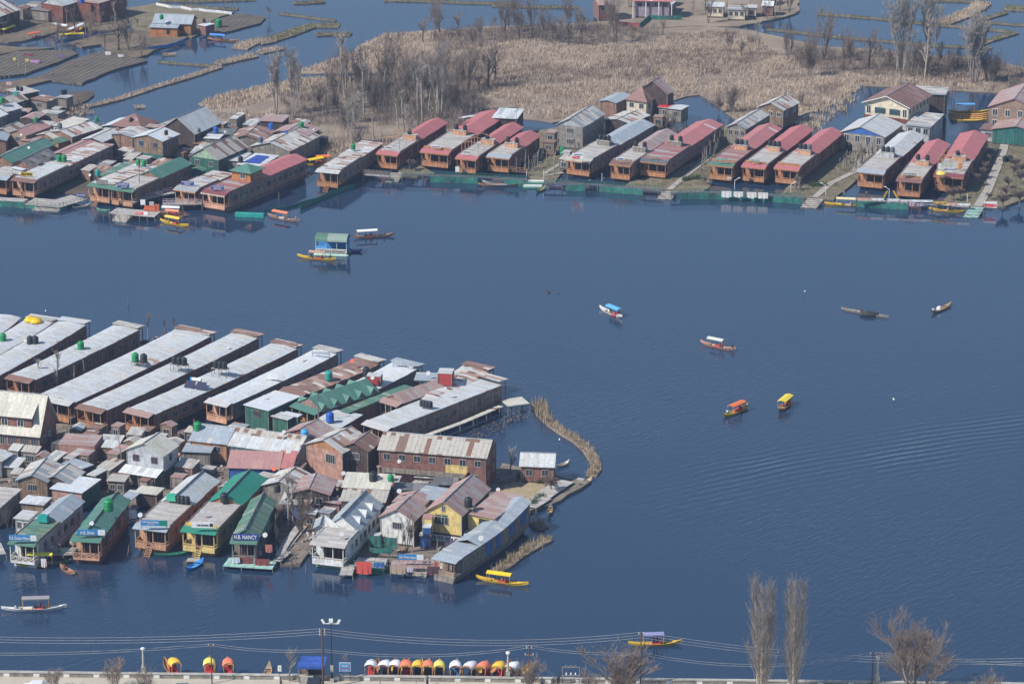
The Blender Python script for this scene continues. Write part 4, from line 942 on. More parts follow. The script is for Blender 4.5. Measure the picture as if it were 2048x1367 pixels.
# paths
def path(k,pts,wd,z=.5): return ribbon('path',k,pts,wd,G_path,z,.12,'structure')
path('d',[(40,1010),(250,880),(470,720),(640,640)],1.1,.56); path('d',[(40,1030),(230,1000)],.8,.56); path('d',[(1270,1160),(1400,1050),(1640,860),(1740,700)],1.4,.56)
path('e',[(1170,1180),(1330,1040),(1560,930),(1640,800),(1790,700)],1.5,.56); path('f',[(1220,1190),(1310,1050),(1370,900),(1450,690),(1470,600)],2.0,.6)
path('c',[(830,570),(800,548),(905,545)],1.3,.56); path('n',[(30,680),(100,590),(190,480)],1.4,.7)

def litter(name,pts,n,mat,z,smin=.15,smax=.9,lng=3):
    P=poly_world('P',pts,z,6,.5); q=scatter(P,n); m=MB()
    for x,y in q:
        a=random.uniform(0,PI); l_=random.uniform(smin,smax)*random.choice((1,1,lng)); w_=random.uniform(.08,.3); h=random.uniform(.05,.45); c_,s_=math.cos(a),math.sin(a)
        f=lambda u,v:(x+c_*u-s_*v,y+s_*u+c_*v)
        lo=[f(-l_/2,-w_),f(l_/2,-w_),f(l_/2,w_),f(-l_/2,w_)]; m.loft([(p[0],p[1],z-.05) for p in lo],[(p[0],p[1],z+h) for p in lo])
    tag(m.build(name,mat),None,None,None,'stuff')
YD=[(0,860),(390,865),(700,885),(1000,945),(1060,1010),(1040,1060),(905,1110),(780,1110),(690,1100),(600,1110),(560,1040),(430,965),(260,1000),(0,1010)]
litter('yard_litter',YD,420,WM('greyplank'),.45); litter('yard_litter',YD,260,paint('scrap_pale',(.45,.43,.40),var=.4),.45,.1,.5,2); litter('yard_litter',YD,300,WM('brown'),.45); litter('yard_litter',YD,60,paint('scrap_blue',(.08,.14,.25)),.45,.1,.4,1); litter('yard_litter',YD,50,paint('scrap_red',(.3,.08,.06)),.45,.1,.4,1)
SH=[(0,225),(150,230),(330,260),(520,250),(620,270),(600,300),(440,340),(330,385),(60,350),(0,330)]
litter('yard_litter',SH,350,WM('greyplank'),.4); litter('yard_litter',SH,250,WM('brown'),.4); litter('yard_litter',SH,160,paint('scrap_pale',(.45,.43,.40),var=.4),.4,.1,.6,2)
GD=[(1050,300),(1110,260),(1480,255),(1480,300),(1420,370),(1250,372),(1110,355),(1060,350)]
litter('garden_litter',GD,120,WM('greyplank'),.4,.1,.4,3); litter('garden_litter',[(1570,385),(1670,270),(1790,280),(1690,388)],80,WM('greyplank'),.42,.1,.4,3); litter('garden_litter',[(1900,395),(1990,260),(2048,260),(2040,400)],80,WM('greyplank'),.42,.1,.4,3)
bed('garden_grass','P',[(1060,300),(1110,262),(1180,262),(1150,310),(1110,360),(1062,350)],1.5,.35,GRS,wd=.06,lean=.8,z=.42)
bed('garden_grass','P',[(1255,370),(1330,352),(1395,325),(1450,260),(1480,255),(1420,370),(1330,376)],1.5,.35,GRS,wd=.06,lean=.8,z=.42)
bed('garden_grass','P',[(1565,388),(1640,330),(1672,270),(1790,275),(1700,368),(1665,393)],1.5,.35,GRS,wd=.06,lean=.8,z=.42)
bed('garden_grass','P',[(1892,396),(1960,305),(2000,245),(2050,240),(2050,390),(1950,410)],1.5,.35,GRS,wd=.06,lean=.8,z=.42)
# ---------------- houseboats of the right-hand row ----------------
def HB(lbl,short,*a,**k):
    SHORT[lbl]=short; return houseboat(lbl,*a,**k)
HB('rusty grey sheet roofed houseboat with no red on it, left of the red roofed row','the rusty grey roofed houseboat',FS('c',315,606,690,358,5.9),awn='zinc',deck=.5,deckm='patch',rear='patch',rkind='flat',side='mauve',rails='orange',valance=None,parapet=None,steps=.5,nwin=9)
HB('red roofed orange houseboat with bare roof truss beside the round bare tree','the first truss topped red houseboat',FS('c',800,455,1215,195,5.6),awn='red',deck=.47,rear='red',side='redbrown',box='orangepale',boxn=1,truss=True,parapet=None)
HB('widest red roofed orange houseboat with orange parapet, right of the round bare tree','the wide red houseboat by the round tree',FS('c',1218,446,1705,130,7.4),awn='red',deck=.46,rear='red',side='redbrown',box='orangepale',boxn=2)
HB('narrow red roofed houseboat with roof truss and a gap in its railing','the narrow truss topped red houseboat',FS('c',1445,492,1835,232,5.4),awn='red',deck=.47,rear='red',side='redbrown',box='orangepale',boxn=1,truss=True,parapet=None,gap=.42)
HB('short red roofed houseboat with blue grey awning left of the striped landing steps','the short red houseboat with grey awning',FS('c',1715,482,1980,300,5.9),awn='bluezinc',deck=.46,rear='red',side='redbrown',box='orangepale',boxn=2,parapet=None,nwin=5)
HB('houseboat with long plain blue grey rear roof and striped rusty awning','the houseboat with long blue grey roof',FS('d',490,905,1128,545,6.6),awn='stripes',deck=.42,rear='bluezinc',side='mauve',box='greyplank',boxn=3,parapet=None,nwin=9,valance='orangepale')
HB('small houseboat with weathered rusty rear roof squeezed beside a grey awned one','the small rusty roofed houseboat',FS('d',885,940,1345,632,5.4),awn='brownred',deck=.42,rear='pinkgrey',side='mauve',box='greyplank',boxn=2,nwin=6,parapet='tan')
HB('houseboat with grey awning, faded red slatted deck and faded red rear roof','the faded red slatted houseboat',FS('d',1235,918,1790,543,7.0),awn='dark',deck=.42,deckm='deckred',rear='redold',side='mauve',box='greyplank',boxn=2,parapet=None,nwin=8)
HB('houseboat with dark green awning and a grey patch on its red roof','the green awned houseboat',FS('e',335,882,835,500,6.2),awn='greenold',deck=.42,deckm='deckred',rear='redold',side='redbrown',box='orangepale',boxn=3,nrail=16)
HB('red roofed houseboat with a gangway to its railing gap, middle of the three abreast','the middle houseboat of three abreast',FS('e',660,898,1155,515,5.9),awn='red',deck=.42,rear='red',side='redbrown',box='orangepale',boxn=3,gap=.42)
HB('red roofed houseboat half hidden by pale bare stems, right of the three abreast','the right houseboat of three abreast',FS('e',1000,918,1460,545,6.1),awn='red',deck=.40,rear='red',side='redbrown',box='orangepale',boxn=3)
HB('houseboat with grey awning and pale grey rear roof beside the yellow cornered house','the pale grey roofed houseboat',FS('f',365,907,745,565,6.7),awn='bluezinc',deck=.42,rear='zinc',side='redbrown',box='greywhite',boxn=3,parapet=None,nwin=8,valance='brown')
HB('short red roofed houseboat with brown awning and white letters on its deck','the short houseboat with brown awning',FS('f',705,986,970,640,6.0),awn='brownred',deck=.44,rear='red',side='redbrown',box='orangepale',boxn=2,nwin=6,valance=None)
HB('big red roofed houseboat with washing and a yellow parasol on deck, rightmost','the rightmost red houseboat',FS('f',1090,938,1322,560,7.0),awn='maroon',deck=.38,rear='red',side='redbrown',box='orangepale',boxn=1,truss=True,parapet=None,nwin=8)
# ---------------- houseboats of the left-hand row ----------------
HB('partly cut off houseboat with plank deck at the left edge beside the yellow signed one','the cut off houseboat at the left edge',FS('a',60,915,265,822,6.6),awn='bluezinc',deck=.95,rear='deck',rkind='flat',side='mauve',valance=None,parapet=None,nwin=3)
HB('long houseboat with yellow name board and two green tanks','the yellow signed houseboat',FS('a',312,942,1045,595,6.4),awn='brownred',deck=.42,deckm='zinc',rear='patch',rkind='flat',side='mauve',rails='orangepale',front='orangepale',valance=None,parapet=None,nwin=11,gap=.48,steps=.48)
HB('houseboat with green and rust awning and boarding steps beside the blue signed one','the left of the paired green awned boats',FS('a',998,994,1440,795,6.2),awn='greenold',deck=.5,deckm='patch',rear='patch',rkind='flat',side='mauve',rails='orangepale',front='orangepale',valance=None,parapet=None,nwin=7,steps=.4)
HB('houseboat with moss green awning, plank deck and green gabled rear','the right of the paired green awned boats',FS('a',1207,1027,1754,775,6.2),awn='greenold',deck=.46,deckm='deck',rear='green',side='brown',rails='orangepale',front='orangepale',valance=None,parapet=None,nwin=7,gap=.45,rise=1.4)
HB('grey plank decked houseboat with blue board left of the green cupola boat','the grey plank decked houseboat',FS('b',277,932,640,770,6.0),awn='greyold',deck=.6,deckm='greyold',rear='patch',rkind='flat',side='mauve',rails='orangepale',valance='orangepale',parapet=None,nwin=6)
big=HB('largest houseboat, with green hipped cupola and red rear roof','the green cupola houseboat',FS('b',545,966,1303,642,6.6),awn='maroon',deck=.44,deckm='deckred',rear='red',side='mauve',rails='peach',front='peach',valance='cream',parapet=None,nwin=13,hullm='mauve',rise=1.0)
fr=FS('b',545,966,1303,642,6.6)
h=MB().box(1.2,fr['l']*.44-4.3,4.7,6.3,fr['l']*.44+.6,7.0).build('cupola',WM('cottage'),big)
hp=MB(); x0,x1,y0,y1=.8,6.9,fr['l']*.44-4.9,fr['l']*.44+1.2; z=7.0; c=((x0+x1)/2,(y0+y1)/2,z+1.3)
hp.poly((x0,y0,z),(x1,y0,z),c).poly((x1,y0,z),(x1,y1,z),c).poly((x1,y1,z),(x0,y1,z),c).poly((x0,y1,z),(x0,y0,z),c).box(x0+.02,y0+.02,z-.1,x1-.02,y1-.02,z-.01); hp.build('cupola_roof',RM('green'),h)
window(big,'f',4.2,5.9,1.3,1.0,fr['l']*.44-4.3,M_white); window(big,'r',fr['l']*.44-1.8,5.9,1.2,1.0,6.3,M_white)
# ---------------- houseboats of the lower raft ----------------
def HR(lbl,short,fr,**k):
    d=dict(awn='zinc',deck=0,rear='zinc',rkind='arc',rise=.35,side='brown',rails='orange',front='orange',valance=None,parapet=None,nwin=10,rearlip=None); d.update(k); return HB(lbl,short,fr,**d)
HR('uppermost zinc roofed houseboat cut off by the left edge','the uppermost raft houseboat',FS('g',-300,548,208,208,6.2),nwin=8)
HR('zinc roofed houseboat with green tank at the left edge, under the yellow floats','the raft houseboat with one green tank at the edge',FS('g',-250,672,562,232,6.2),rearlip='greyold')
HR('zinc roofed houseboat with grey rear awning and a black tank pair','the raft houseboat with the black tank pair',FS('g',-200,850,872,258,6.2),rearlip='zinc')
HR('zinc roofed houseboat with orange framed rear awning and one green tank','the raft houseboat with an orange rear awning',FS('g',285,815,1392,305,6.0),awn='rusty',rearlip='deck',side='brown',rails='orange',nwin=9)
HR('broad double zinc roofed houseboat with torn sheets along its left side','the broad torn sheeted houseboat',FS('g',672,1035,0,0,9.5) if False else dict(FS('g',672,1035,2093,368,8.4)),rearlip='rusty',nwin=3,awn='zinc')
HR('long zinc houseboat with rusty awning left of the solar panel boat','the long zinc houseboat with rusty awning',FS('g',985,1112,2557,387,6.2),awn='rusty',rearlip='rusty',side='brown',nwin=4)
HR('longest zinc houseboat with solar water heater on its roof','the houseboat with the solar heater',FS('g',1450,1152,2940,492,6.2),awn='pinkgrey',rearlip='rusty',side='brown',nwin=14)
HR('pale peach fronted narrow houseboat with a white board on its roof','the peach fronted houseboat',FS('h',490,917,1692,375,5.4),awn='zinc',rear='zinclight',side='mauve',rails='peach',front='peach',nwin=9,rearlip='deck')
HR('rust red corrugated houseboat with one teal tank','the rust red corrugated houseboat',FS('h',1280,812,2143,478,6),awn='rusty',rear='rusty',side='mauve',rails='orange',nwin=9,rearlip='greyold')
HR('zinc roofed houseboat behind the green dormer boat with signs at its far end','the houseboat behind the green dormers',FS('i',130,410,622,188,6.2),rear='zinclight',side='greyplank',nwin=5,rearlip='bluezinc')
grn=HR('green roofed houseboat with a row of pointed dormers','the green dormer houseboat',FS('h',1420,997,2100,767,7.0),awn='green',rear='green',rkind='gy',rise=1.9,side='mauve',rails='yellow',nwin=7)
HR('houseboat with cream porch and red and green corrugated roof','the cream porched houseboat',FS('i',430,470,880,308,5.0),awn='pinkgrey',rear='pinkgrey',rkind='gy',rise=1.2,side='mauve',rails='cream',front='cream',nwin=8,lattice=False)
HR('grey and rust roofed houseboat carrying a small red cabin','the houseboat with a red cabin',FS('i',720,428,1165,212,6.2),rear='patch',side='mauve',rearlip='rusty',nwin=4)
HR('long mauve walled houseboat with a plank walkway on stilts along its side','the long mauve walled houseboat',FS('i',350,655,1253,302,6.2),rear='zinc',rkind='flat',side='mauve',rearlip='patch',nwin=12,hullm='mauve')
# dormers on the green boat
fr=FS('h',1420,997,2100,767,7.0)
for i in range(5):
    y=fr['l']*(.16+.19*i)
    for s in(1,-1):
        d=MB(); xo=3.5+s*1.2; xi=3.5+s*3.35; zb=4.55; zt=5.75
        d.poly((xi,y-.9,zb+.05),(xi,y+.9,zb+.05),(xi,y,zt)); d.poly((xi,y-.9,zb),(xi,y,zt),(3.5+s*.7,y,zt)); d.poly((xi,y+.9,zb),(xi,y,zt),(3.5+s*.7,y,zt))
        o=d.build('dormer',RM('green'),grn)
        if s>0: MB().poly((xi+.02,y-.6,zb+.1),(xi+.02,y+.6,zb+.1),(xi+.02,y,zt-.3)).build('dormer_gable',WM('brown'),o)
# ---------------- lower front boats ----------------
HB('white latticed houseboat with moss green awning, lower left','the white latticed houseboat',FS('l',395,987,975,482,5.0),awn='greenold',deck=.5,deckm='greenold',rear='bluezinc',side='greywhite',front='white',rails='white',valance=None,parapet=None,nwin=6,lattice=True,hullm='white',rise=1.2)
slv=HB('green roofed houseboat with a grey ridge strip and latticed orange railing','the green roofed latticed houseboat',FS('l',1140,940,1495,470,5.2),awn='green',deck=0,rear='green',rise=1.2,side='redbrown',front='orangepale',rails='peach',valance=None,parapet=None,nwin=6,lattice=True,cap=True,hullm='redbrown')
HB('tan fronted houseboat with plank deck, zinc awning and central boarding steps','the tan houseboat with plank deck',FS('m',435,757,1000,232,6.2),awn='bluezinc',deck=.5,deckm='deck',rear='zinc',side='orange',front='orangepale',rails='orangepale',valance=None,parapet=None,nwin=7,steps=.48,gap=.48,rise=1.5,hullm='orange',cap=True)
HB('yellow fronted houseboat with bright green roof and yellow boarding steps','the bright green and yellow houseboat',FS('m',950,787,1500,212,6.3),awn='greenbright',deck=.5,deckm='tile',rear='greenbright',side='orange',front='yellow',rails='yellow',valance=None,parapet='yellowpaint',nwin=7,steps=.5,gap=.5,rise=1.5,hullm='orange',cap=True)
HB('small boat house with blue and white board and rugs over its rail','the small rug hung boat',FS('m',1385,885,1600,440,4.6),awn='greenold',deck=.12,deckm='deck',rear='greenold',side='greenwall',front='greyplank',rails='greyplank',valance=None,parapet=None,nwin=4,rise=1.4,cap=True,hullm='darkbrown',vposts=4)
wht=HB('white fronted houseboat with grey dormered roof and green hull','the white dormered houseboat',FS('n',490,668,785,352,6.2),awn='deck',deck=.36,deckm='deck',rear='bluezinc',rise=2.3,side='white',front='white',rails='white',valance=None,parapet=None,nwin=7,hullm='lightgreen',cap=True)
fr=FS('n',490,668,785,352,6.2)
for i in range(3):
    y=fr['l']*(.5+.16*i); d=MB(); xi=5.6; zb=4.8
    d.poly((xi,y-.9,zb+.1),(xi,y+.9,zb+.1),(xi,y,zb+1.4)); d.poly((xi,y-.9,zb),(xi,y,zb+1.4),(3.8,y,zb+1.4)); d.poly((xi,y+.9,zb),(xi,y,zb+1.4),(3.8,y,zb+1.4)); d.build('dormer',RM('zinc'),wht)
MB().loft([(.2,fr['l']*.36+.1,4.8),(3.2,fr['l']*.36+.1,4.8),(.2,fr['l']*.36+.1,6.9)],[(.2,fr['l']*.36-.1,4.8),(3.2,fr['l']*.36-.1,4.8),(.2,fr['l']*.36-.1,6.9)]).build('gable_panel',WM('white'),wht)
# curved blue panelled houseboat
fr=FS('p',838,1045,1840,388,4.6,4.0); L_=fr['l']; bb=thing('houseboat','grey roofed houseboat with bright blue side panels and upswept stern','houseboat',fr['o'],fr['rz'],'houseboats moored along the lake')
SHORT['x']='x'
def sweep(f): return .0+1.6*max(0,f-.35)**2*2.2
h=MB(); n=14
for i in range(n):
    f=i/(n-1); hw=2.1*(1-.55*max(0,f-.6)**1.3*1.6); s=sweep(f); y=f*L_
    h.v+=[(2.3-hw*.8,y,-.4+s*.8),(2.3+hw*.8,y,-.4+s*.8),(2.3+hw,y,1.1+s),(2.3-hw,y,1.1+s)]
for i in range(n-1):
    for k in range(4): o=i*4; h.f.append((o+k,o+4+k,o+4+(k+1)%4,o+(k+1)%4))
h.f.append((0,1,2,3)); h.f.append(((n-1)*4+3,(n-1)*4+2,(n-1)*4+1,(n-1)*4)); h.build('hull',WM('greyplank'),bb)
wl=MB(); rf=MB(); n=20
for i in range(n):
    f0,f1=i/n,(i+1)/n; s0,s1=sweep(f0),sweep(f1); hw0=2.0*(1-.5*max(0,f0-.6)**1.3*1.6); hw1=2.0*(1-.5*max(0,f1-.6)**1.3*1.6); y0,y1=f0*L_,f1*L_
    if i>1:
        wl.loft([(2.3-hw0,y0,1.1+s0),(2.3+hw0,y0,1.1+s0),(2.3+hw0,y0,3.9+s0*.95),(2.3-hw0,y0,3.9+s0*.95)],[(2.3-hw1,y1,1.1+s1),(2.3+hw1,y1,1.1+s1),(2.3+hw1,y1,3.9+s1*.95),(2.3-hw1,y1,3.9+s1*.95)])
    e=.35
    if i>5:
        rf.slab([(2.3-hw0-e,y0,4+s0),(2.3,y0,4.75+s0),(2.3,y1,4.75+s1),(2.3-hw1-e,y1,4+s1)],.07); rf.slab([(2.3,y0,4.75+s0),(2.3+hw0+e,y0,4+s0),(2.3+hw1+e,y1,4+s1),(2.3,y1,4.75+s1)],.07)
    else: rf.slab([(2.3-hw0-e,y0,4+s0-(.3 if i<2 else 0)*(2-i)/2),(2.3+hw0+e,y0,4+s0-(.3 if i<2 else 0)*(2-i)/2),(2.3+hw1+e,y1,4+s1),(2.3-hw1-e,y1,4+s1)],.1)
wl.build('cabin_wall',WM('greyplank'),bb); rf.build('roof',RM('bluezinc'),bb)
for i,(f0,f1) in enumerate(((.40,.47),(.53,.59),(.71,.77),(.87,.94))):
    s0,s1=sweep(f0),sweep(f1); hw0=2.0*(1-.5*max(0,f0-.6)**1.3*1.6); hw1=2.0*(1-.5*max(0,f1-.6)**1.3*1.6)
    MB().loft([(2.3+hw0+.02,f0*L_,1.2+s0),(2.3+hw1+.02,f1*L_,1.2+s1),(2.3+hw1+.02,f1*L_,3.8+s1*.95),(2.3+hw0+.02,f0*L_,3.8+s0*.95)],[(2.3+hw0+.08,f0*L_,1.2+s0),(2.3+hw1+.08,f1*L_,1.2+s1),(2.3+hw1+.08,f1*L_,3.8+s1*.95),(2.3+hw0+.08,f0*L_,3.8+s0*.95)]).build('blue_panel',WM('blue'),bb)
for i in range(5): window(bb,'r',L_*(.13+.055*i),2.6,.8,1.0,4.28,M_frame)
MB().box(.4,.25,.9,4.2,.35,1.9).box(.4,.25,1.9,.5,.35,3.7).box(4.1,.25,1.9,4.2,.35,3.7).box(1.6,.25,1.9,1.7,.35,3.7).box(2.9,.25,1.9,3,.35,3.7).build('carved_front',WM('tan'),bb)
for i,c in enumerate(('red','cream','brick','brown')): MB().box(.6+i*.9,.2,2.2,1.1+i*.9,.24,3.2).build('hanging_garment',WM(c),bb)
# ---------------- houses of the left middle shore ----------------
Hs=house
Hs('weathered shed with rusty lean roof and pale torn wall at the bank',FS('s',910,232,1160,155,5.6,4.2),'greyplank','rusty','flat',fw=1,cat='shed',name='shed')
Hs('small tin box shed at the water with a black tank',FS('s',1300,165,1452,108,3.2,3.4),'greyplank','greyold','flat',cat='shed',name='shed')
Hs('rust striped gabled hut beside the pale torn wall',FS('s',250,275,560,183,6,4.4),'darkbrown','stripes','gy',1.4,fw=1,rw=2,cat='hut',name='hut')
Hs('grey roofed blue walled house at the left edge',FS('s',130,430,452,350,6.5,4.6),'grey','zinc','gy',1.0,rw=3)
Hs('pale blue sheet roof cut off by the left edge',FS('s',-160,590,165,470,7,4.8),'grey','zinclight','gy',1.2,rw=3)
Hs('long low back shed behind the rusty hut',FS('s',420,95,780,22,7,3.8),'darkbrown','deck','flat',cat='shed',name='shed')
Hs('pink roofed cottage with washing on its balcony',FS('s',508,893,1003,716,5.4,4.6),'tan','pink','gy',1.1,fw=1,rw=2)
Hs('grey striped roof left of the pink roofed cottage',FS('s',215,850,525,712,5,4.4),'brown','stripes','gy',1.0)
Hs('plain grey roofed hut at the left edge below the blue one',FS('s',130,990,210,845,7,4.2),'brown','bluezinc','gy',.8,cat='hut',name='hut')
Hs('pale corrugated roof between the pink cottage and the patched roof',FS('s',1060,958,1290,888,6.5,4.0),'brown','pale','gy',.9)
Hs('small grey and brown lean roof over a hanging cloth',FS('s',620,1012,885,915,3.6,3.6),'tan','pinkgrey','flat',cat='shed',name='shed')
Hs('wide patched white and rust roofed house behind the long pink roof',FS('s',1408,920,2010,735,8,4.8),'brown','patch','gy',1.0,rw=3)
Hs('little green and white roofed hut beside the long pink roof',FS('s',1140,1046,1400,970,4.6,3.8),'orange','greenold','gy',.6,cat='hut',name='hut')
Hs('low pale shed roof by the water behind the patched house',FS('s',1330,735,1760,570,5,3.6),'greywhite','pale','flat',fw=2,cat='shed',name='shed')
Hs('long dark green gabled roof with a white dish',FS('a',115,757,510,585,6.6,4.0),'brown','green','gy',1.3,rw=6)
Hs('long pink and grey roofed boat house in the middle of the cluster',FS('a',640,700,1115,492,5.8,4.2),'darkbrown','pink','gy',.7,rw=4)
Hs('grey rear hall joined behind the long pink roof',FS('a',935,568,1118,488,6,4.7),'darkbrown','zinc','gy',.8)
sl=Hs('slate shingled house with two pointed dormers',FS('a',325,832,560,712,7.5,4.2),'brown','slate','gy',2.3)
for i in(.25,.7):
    fr=FS('a',325,832,560,712,7.5,4.2); y=fr['l']*i; d=MB(); d.slab([(4.3,y-1,6.2),(7.1,y-1,5.5),(7.1,y+1,5.5),(4.3,y+1,6.2)],.08); d.box(5.6,y-.8,4.6,6.9,y+.8,5.45); d.build('dormer',RM('slate'),sl)
Hs('little grey roof cabin on the cut off houseboat deck',FS('a',203,823,240,812,3.8,6.4),'greywhite','zinclight','flat',z0=4.7,fw=1,cat='cabin',name='roof_cabin')
arch=Hs('brown two storey house with arched grey roof, blue shutters and a green band',FS('t',1490,852,1845,698,8.6,6.0),'plank','zinclight','gy',1.2,z0=1.8,fw=2,rw=4,stilts=True,frame=paint('shutter_blue',(.16,.26,.48)))
fr=FS('t',1490,852,1845,698,8.6,6.0); MB().box(.2,-.15,1.6,8.5,.25,2.5).build('green_band',WM('teal'),arch)
Hs('long grey lean roof left of the arched roof house',FS('t',870,765,1250,612,6.5,5.6),'brown','greyold','gy',.5)
Hs('plain brown red hipped roof at the back by the channel',FS('t',1060,600,1425,440,9,4.6),'brown','brownred','hip',2.4)
Hs('bluish white sheet roof left of the brown red hipped roof',FS('t',590,580,960,412,5,4.0),'teal','zinclight','gy',.6)
Hs('tall grey corrugated gabled barn with the steepest roof',FS('b',272,407,525,297,10,5.2),'darkbrown','zinc','gy',3.6,rw=3,cat='barn',name='barn')
Hs('flat dark canopy strip with three small tanks behind the arched house',FF('t',1130,552,2030,600,3.0,5.4),'darkbrown','pinkgrey','flat',cat='shed',name='canopy')
Hs('house with green gable and striped corrugated roof',FS('b',487,642,765,520,8.4,4.7),'greenwall','stripes','gy',2.4,gable='lightgreen',fw=2,rw=2)
Hs('low grey porch roof in front of the green gable',FS('b',455,668,520,640,6.4,3.4),'greyplank','greyold','flat',cat='porch',name='porch')
Hs('brick red flat hut carrying a blue tank and a dish',FF('b',355,398,612,408,5.5,4.4),'brick','dark','flat',fw=1,cat='hut',name='hut')
Hs('small white topped lookout hut before the blue tank hut',FF('b',350,437,495,445,4,4.4),'greyplank','white','flat',fw=2,cat='hut',name='hut')
Hs('broad low rust and grey roof with a green wall below it',FS('b',1140,560,1420,418,11,4.2),'greyplank','patch','gy',1.6)
Hs('pink rust roof with the green tank at the marsh edge',FS('b',1300,422,1420,352,9.5,4.8),'brown','pinkgrey','gy',1.2,rw=2)
Hs('blue grey low roof below the pink rust roof',FS('b',1262,470,1305,425,7.5,4.3),'greywhite','bluezinc','gy',.6,fw=1)
Hs('raised rusty flat roof nearest the marsh trees',FS('b',1072,292,1140,230,6,5.6),'darkbrown','pinkgrey','flat',cat='shed',name='shed')
tp=Hs('flat white roof with a spread blue tarpaulin',FS('b',880,697,1045,597,6.4,4.2),'brown','white','flat',rw=2,cat='hut',name='hut')
fr=FS('b',880,697,1045,597,6.4,4.2); MB().slab([(1,1.5,4.3),(5,1.8,4.33),(4.6,fr['l']-2,4.4),(1.4,fr['l']-1.8,4.35)],.03).build('blue_tarpaulin',paint('tarpaulin_blue',(.03,.07,.32)),tp)
Hs('small bluish lean roof beside the blue tarpaulin roof',FS('b',682,650,795,576,4,3.8),'grey','zinc','flat',cat='shed',name='shed')
Hs('wide rusty gabled roof between the green gable and the marsh',FS('b',900,470,1010,372,9,4.6),'greyplank','rusty','gy',1.3)
# ---------------- houses behind the right-hand row ----------------
Hs('weathered two storey gabled house with whitewashed lower wall',FS('d',425,562,640,430,7.2,6.2),'stone','greyold','gy',1.9,fw=[1,1],rw=2,gable='silver')
Hs('low rusty and grey shed joining the whitewashed gabled house',FS('d',882,525,1080,440,7.5,4.6),'darkbrown','patch','gy',.7,cat='shed',name='shed')
Hs('cream house with rust brown pyramid roof',FS('d',1045,318,1180,257,6.4,6.6),'cream','brownred','hip',3.0,fw=2,rw=2,over=.5)
Hs('tall open gabled house behind the pyramid roof',FS('d',1250,241,1318,203,8.6,8.2),'darkbrown','pinkgrey','gy',3.0)
Hs('stilted house with half red half grey roof',FS('d',1385,391,1460,350,6.6,5.2),'greyplank','zinc','flat',z0=1.6,stilts=True,fw=2,rw=1)
fr=FS('d',1385,391,1460,350,6.6,5.2); o=bpy.data.objects[[x.name for x in bpy.data.objects if x.get('label')=='stilted house with half red half grey roof'][0]]
MB().slab([(0,.0,5.32),(2.6,0,5.32),(2.6,fr['l'],5.34),(0,fr['l'],5.34)],.04).build('red_roof_sheet',paint('sheet_red',(.55,.03,.05)),o)
Hs('small brown box hut under the half red roof house',FS('d',1197,462,1215,440,2.4,3.2),'tan','pinkgrey','flat',z0=.4,fw=1,cat='hut',name='hut',over=.1)
Hs('blue grey lean roofs beside the pyramid roof house',FS('d',745,325,905,250,5,5.0),'brown','bluezinc','gy',.5)
Hs('long weathered hall with slatted front behind the stemmed garden',FS('e',470,500,722,345,5.4,4.8),'greyplank','greyold','gy',1.2,fw=3)
Hs('weathered cottage with white window posts by the channel',FS('e',850,312,1012,228,7.4,5.0),'plank','patch','gy',1.6,fw=3,rw=2,frame=M_white)
Hs('house with yellow corner post and white French windows',FS('f',375,568,545,448,11.5,5.0),'stone','zinc','gy',1.9,fw=4,frame=M_white,gable='blue',ridge=.45,winh=1.6)
yy=FS('f',375,568,545,448,11.5,5.0)
bigh=Hs('large cream two storey house with arched windows and rust brown roof',FS('f',602,306,812,182,12.6,8.6),'cream','brownred','gy',2.3,rw=6,over=.7,zb=4.6,fascia=M_white)
fr=FS('f',602,306,812,182,12.6,8.6)
MB().box(.72,.72,.3,11.88,fr['l']-.72,4.59).build('lower_wall',WM('greywhite'),bigh); MB().box(.5,.55,4.6,12.1,.71,5.6).build('brown_band',WM('redbrown'),bigh)
for c in(4.6,8.4):
    for k in range(4): window(bigh,'f',c-1.05+k*.7,7.0,.5,1.3,.70,paint('window_teal',(.06,.15,.17)),arch=True)
for c in(1.6,11.0): window(bigh,'f',c,7.0,1.0,1.9,.7,M_white)
for c in(5.5,6.8,8.1): window(bigh,'f',c,3.4,.7,1.2,.72,M_frame)
Hs('flat grey and rust roofed house with glazed front right of the large cream house',FS('f',790,477,917,358,6.4,6.2),'greywhite','greyold','flat',fw=3,rw=2,winh=1.3)
Hs('jumble of grey back roofs behind the large cream house',FS('f',930,182,955,112,8.5,7.4),'darkbrown','greyold','flat',cat='shed',name='shed')
Hs('brown house with white balcony windows at the right edge',FS('f',1790,330,1900,180,13,7.6),'tan','pinkgrey','gy',2.6,fw=[4,4],frame=M_white,winh=1.5)
Hs('green walled gabled hut at the right edge',FS('f',1790,530,1860,430,12,4.2),'teal','pinkgrey','gy',1.2,fw=0)
Hs('small blue hut with rusty roof beside the right red houseboat',FS('f',1400,510,1447,462,4.6,3.6),'silver','brownred','flat',rw=1,fw=1,cat='hut',name='hut')
Hs('white roofed shed behind the wide red houseboat',FS('c',1780,156,1840,80,6.4,5.2),'darkbrown','white','shed',.2,cat='shed',name='shed')
Hs('thin white canopy beside the wide red houseboat',FF('c',1325,152,1465,130,1.5,3.6),'black','white','flat',over=.6,zb=3.3,cat='canopy',name='canopy')
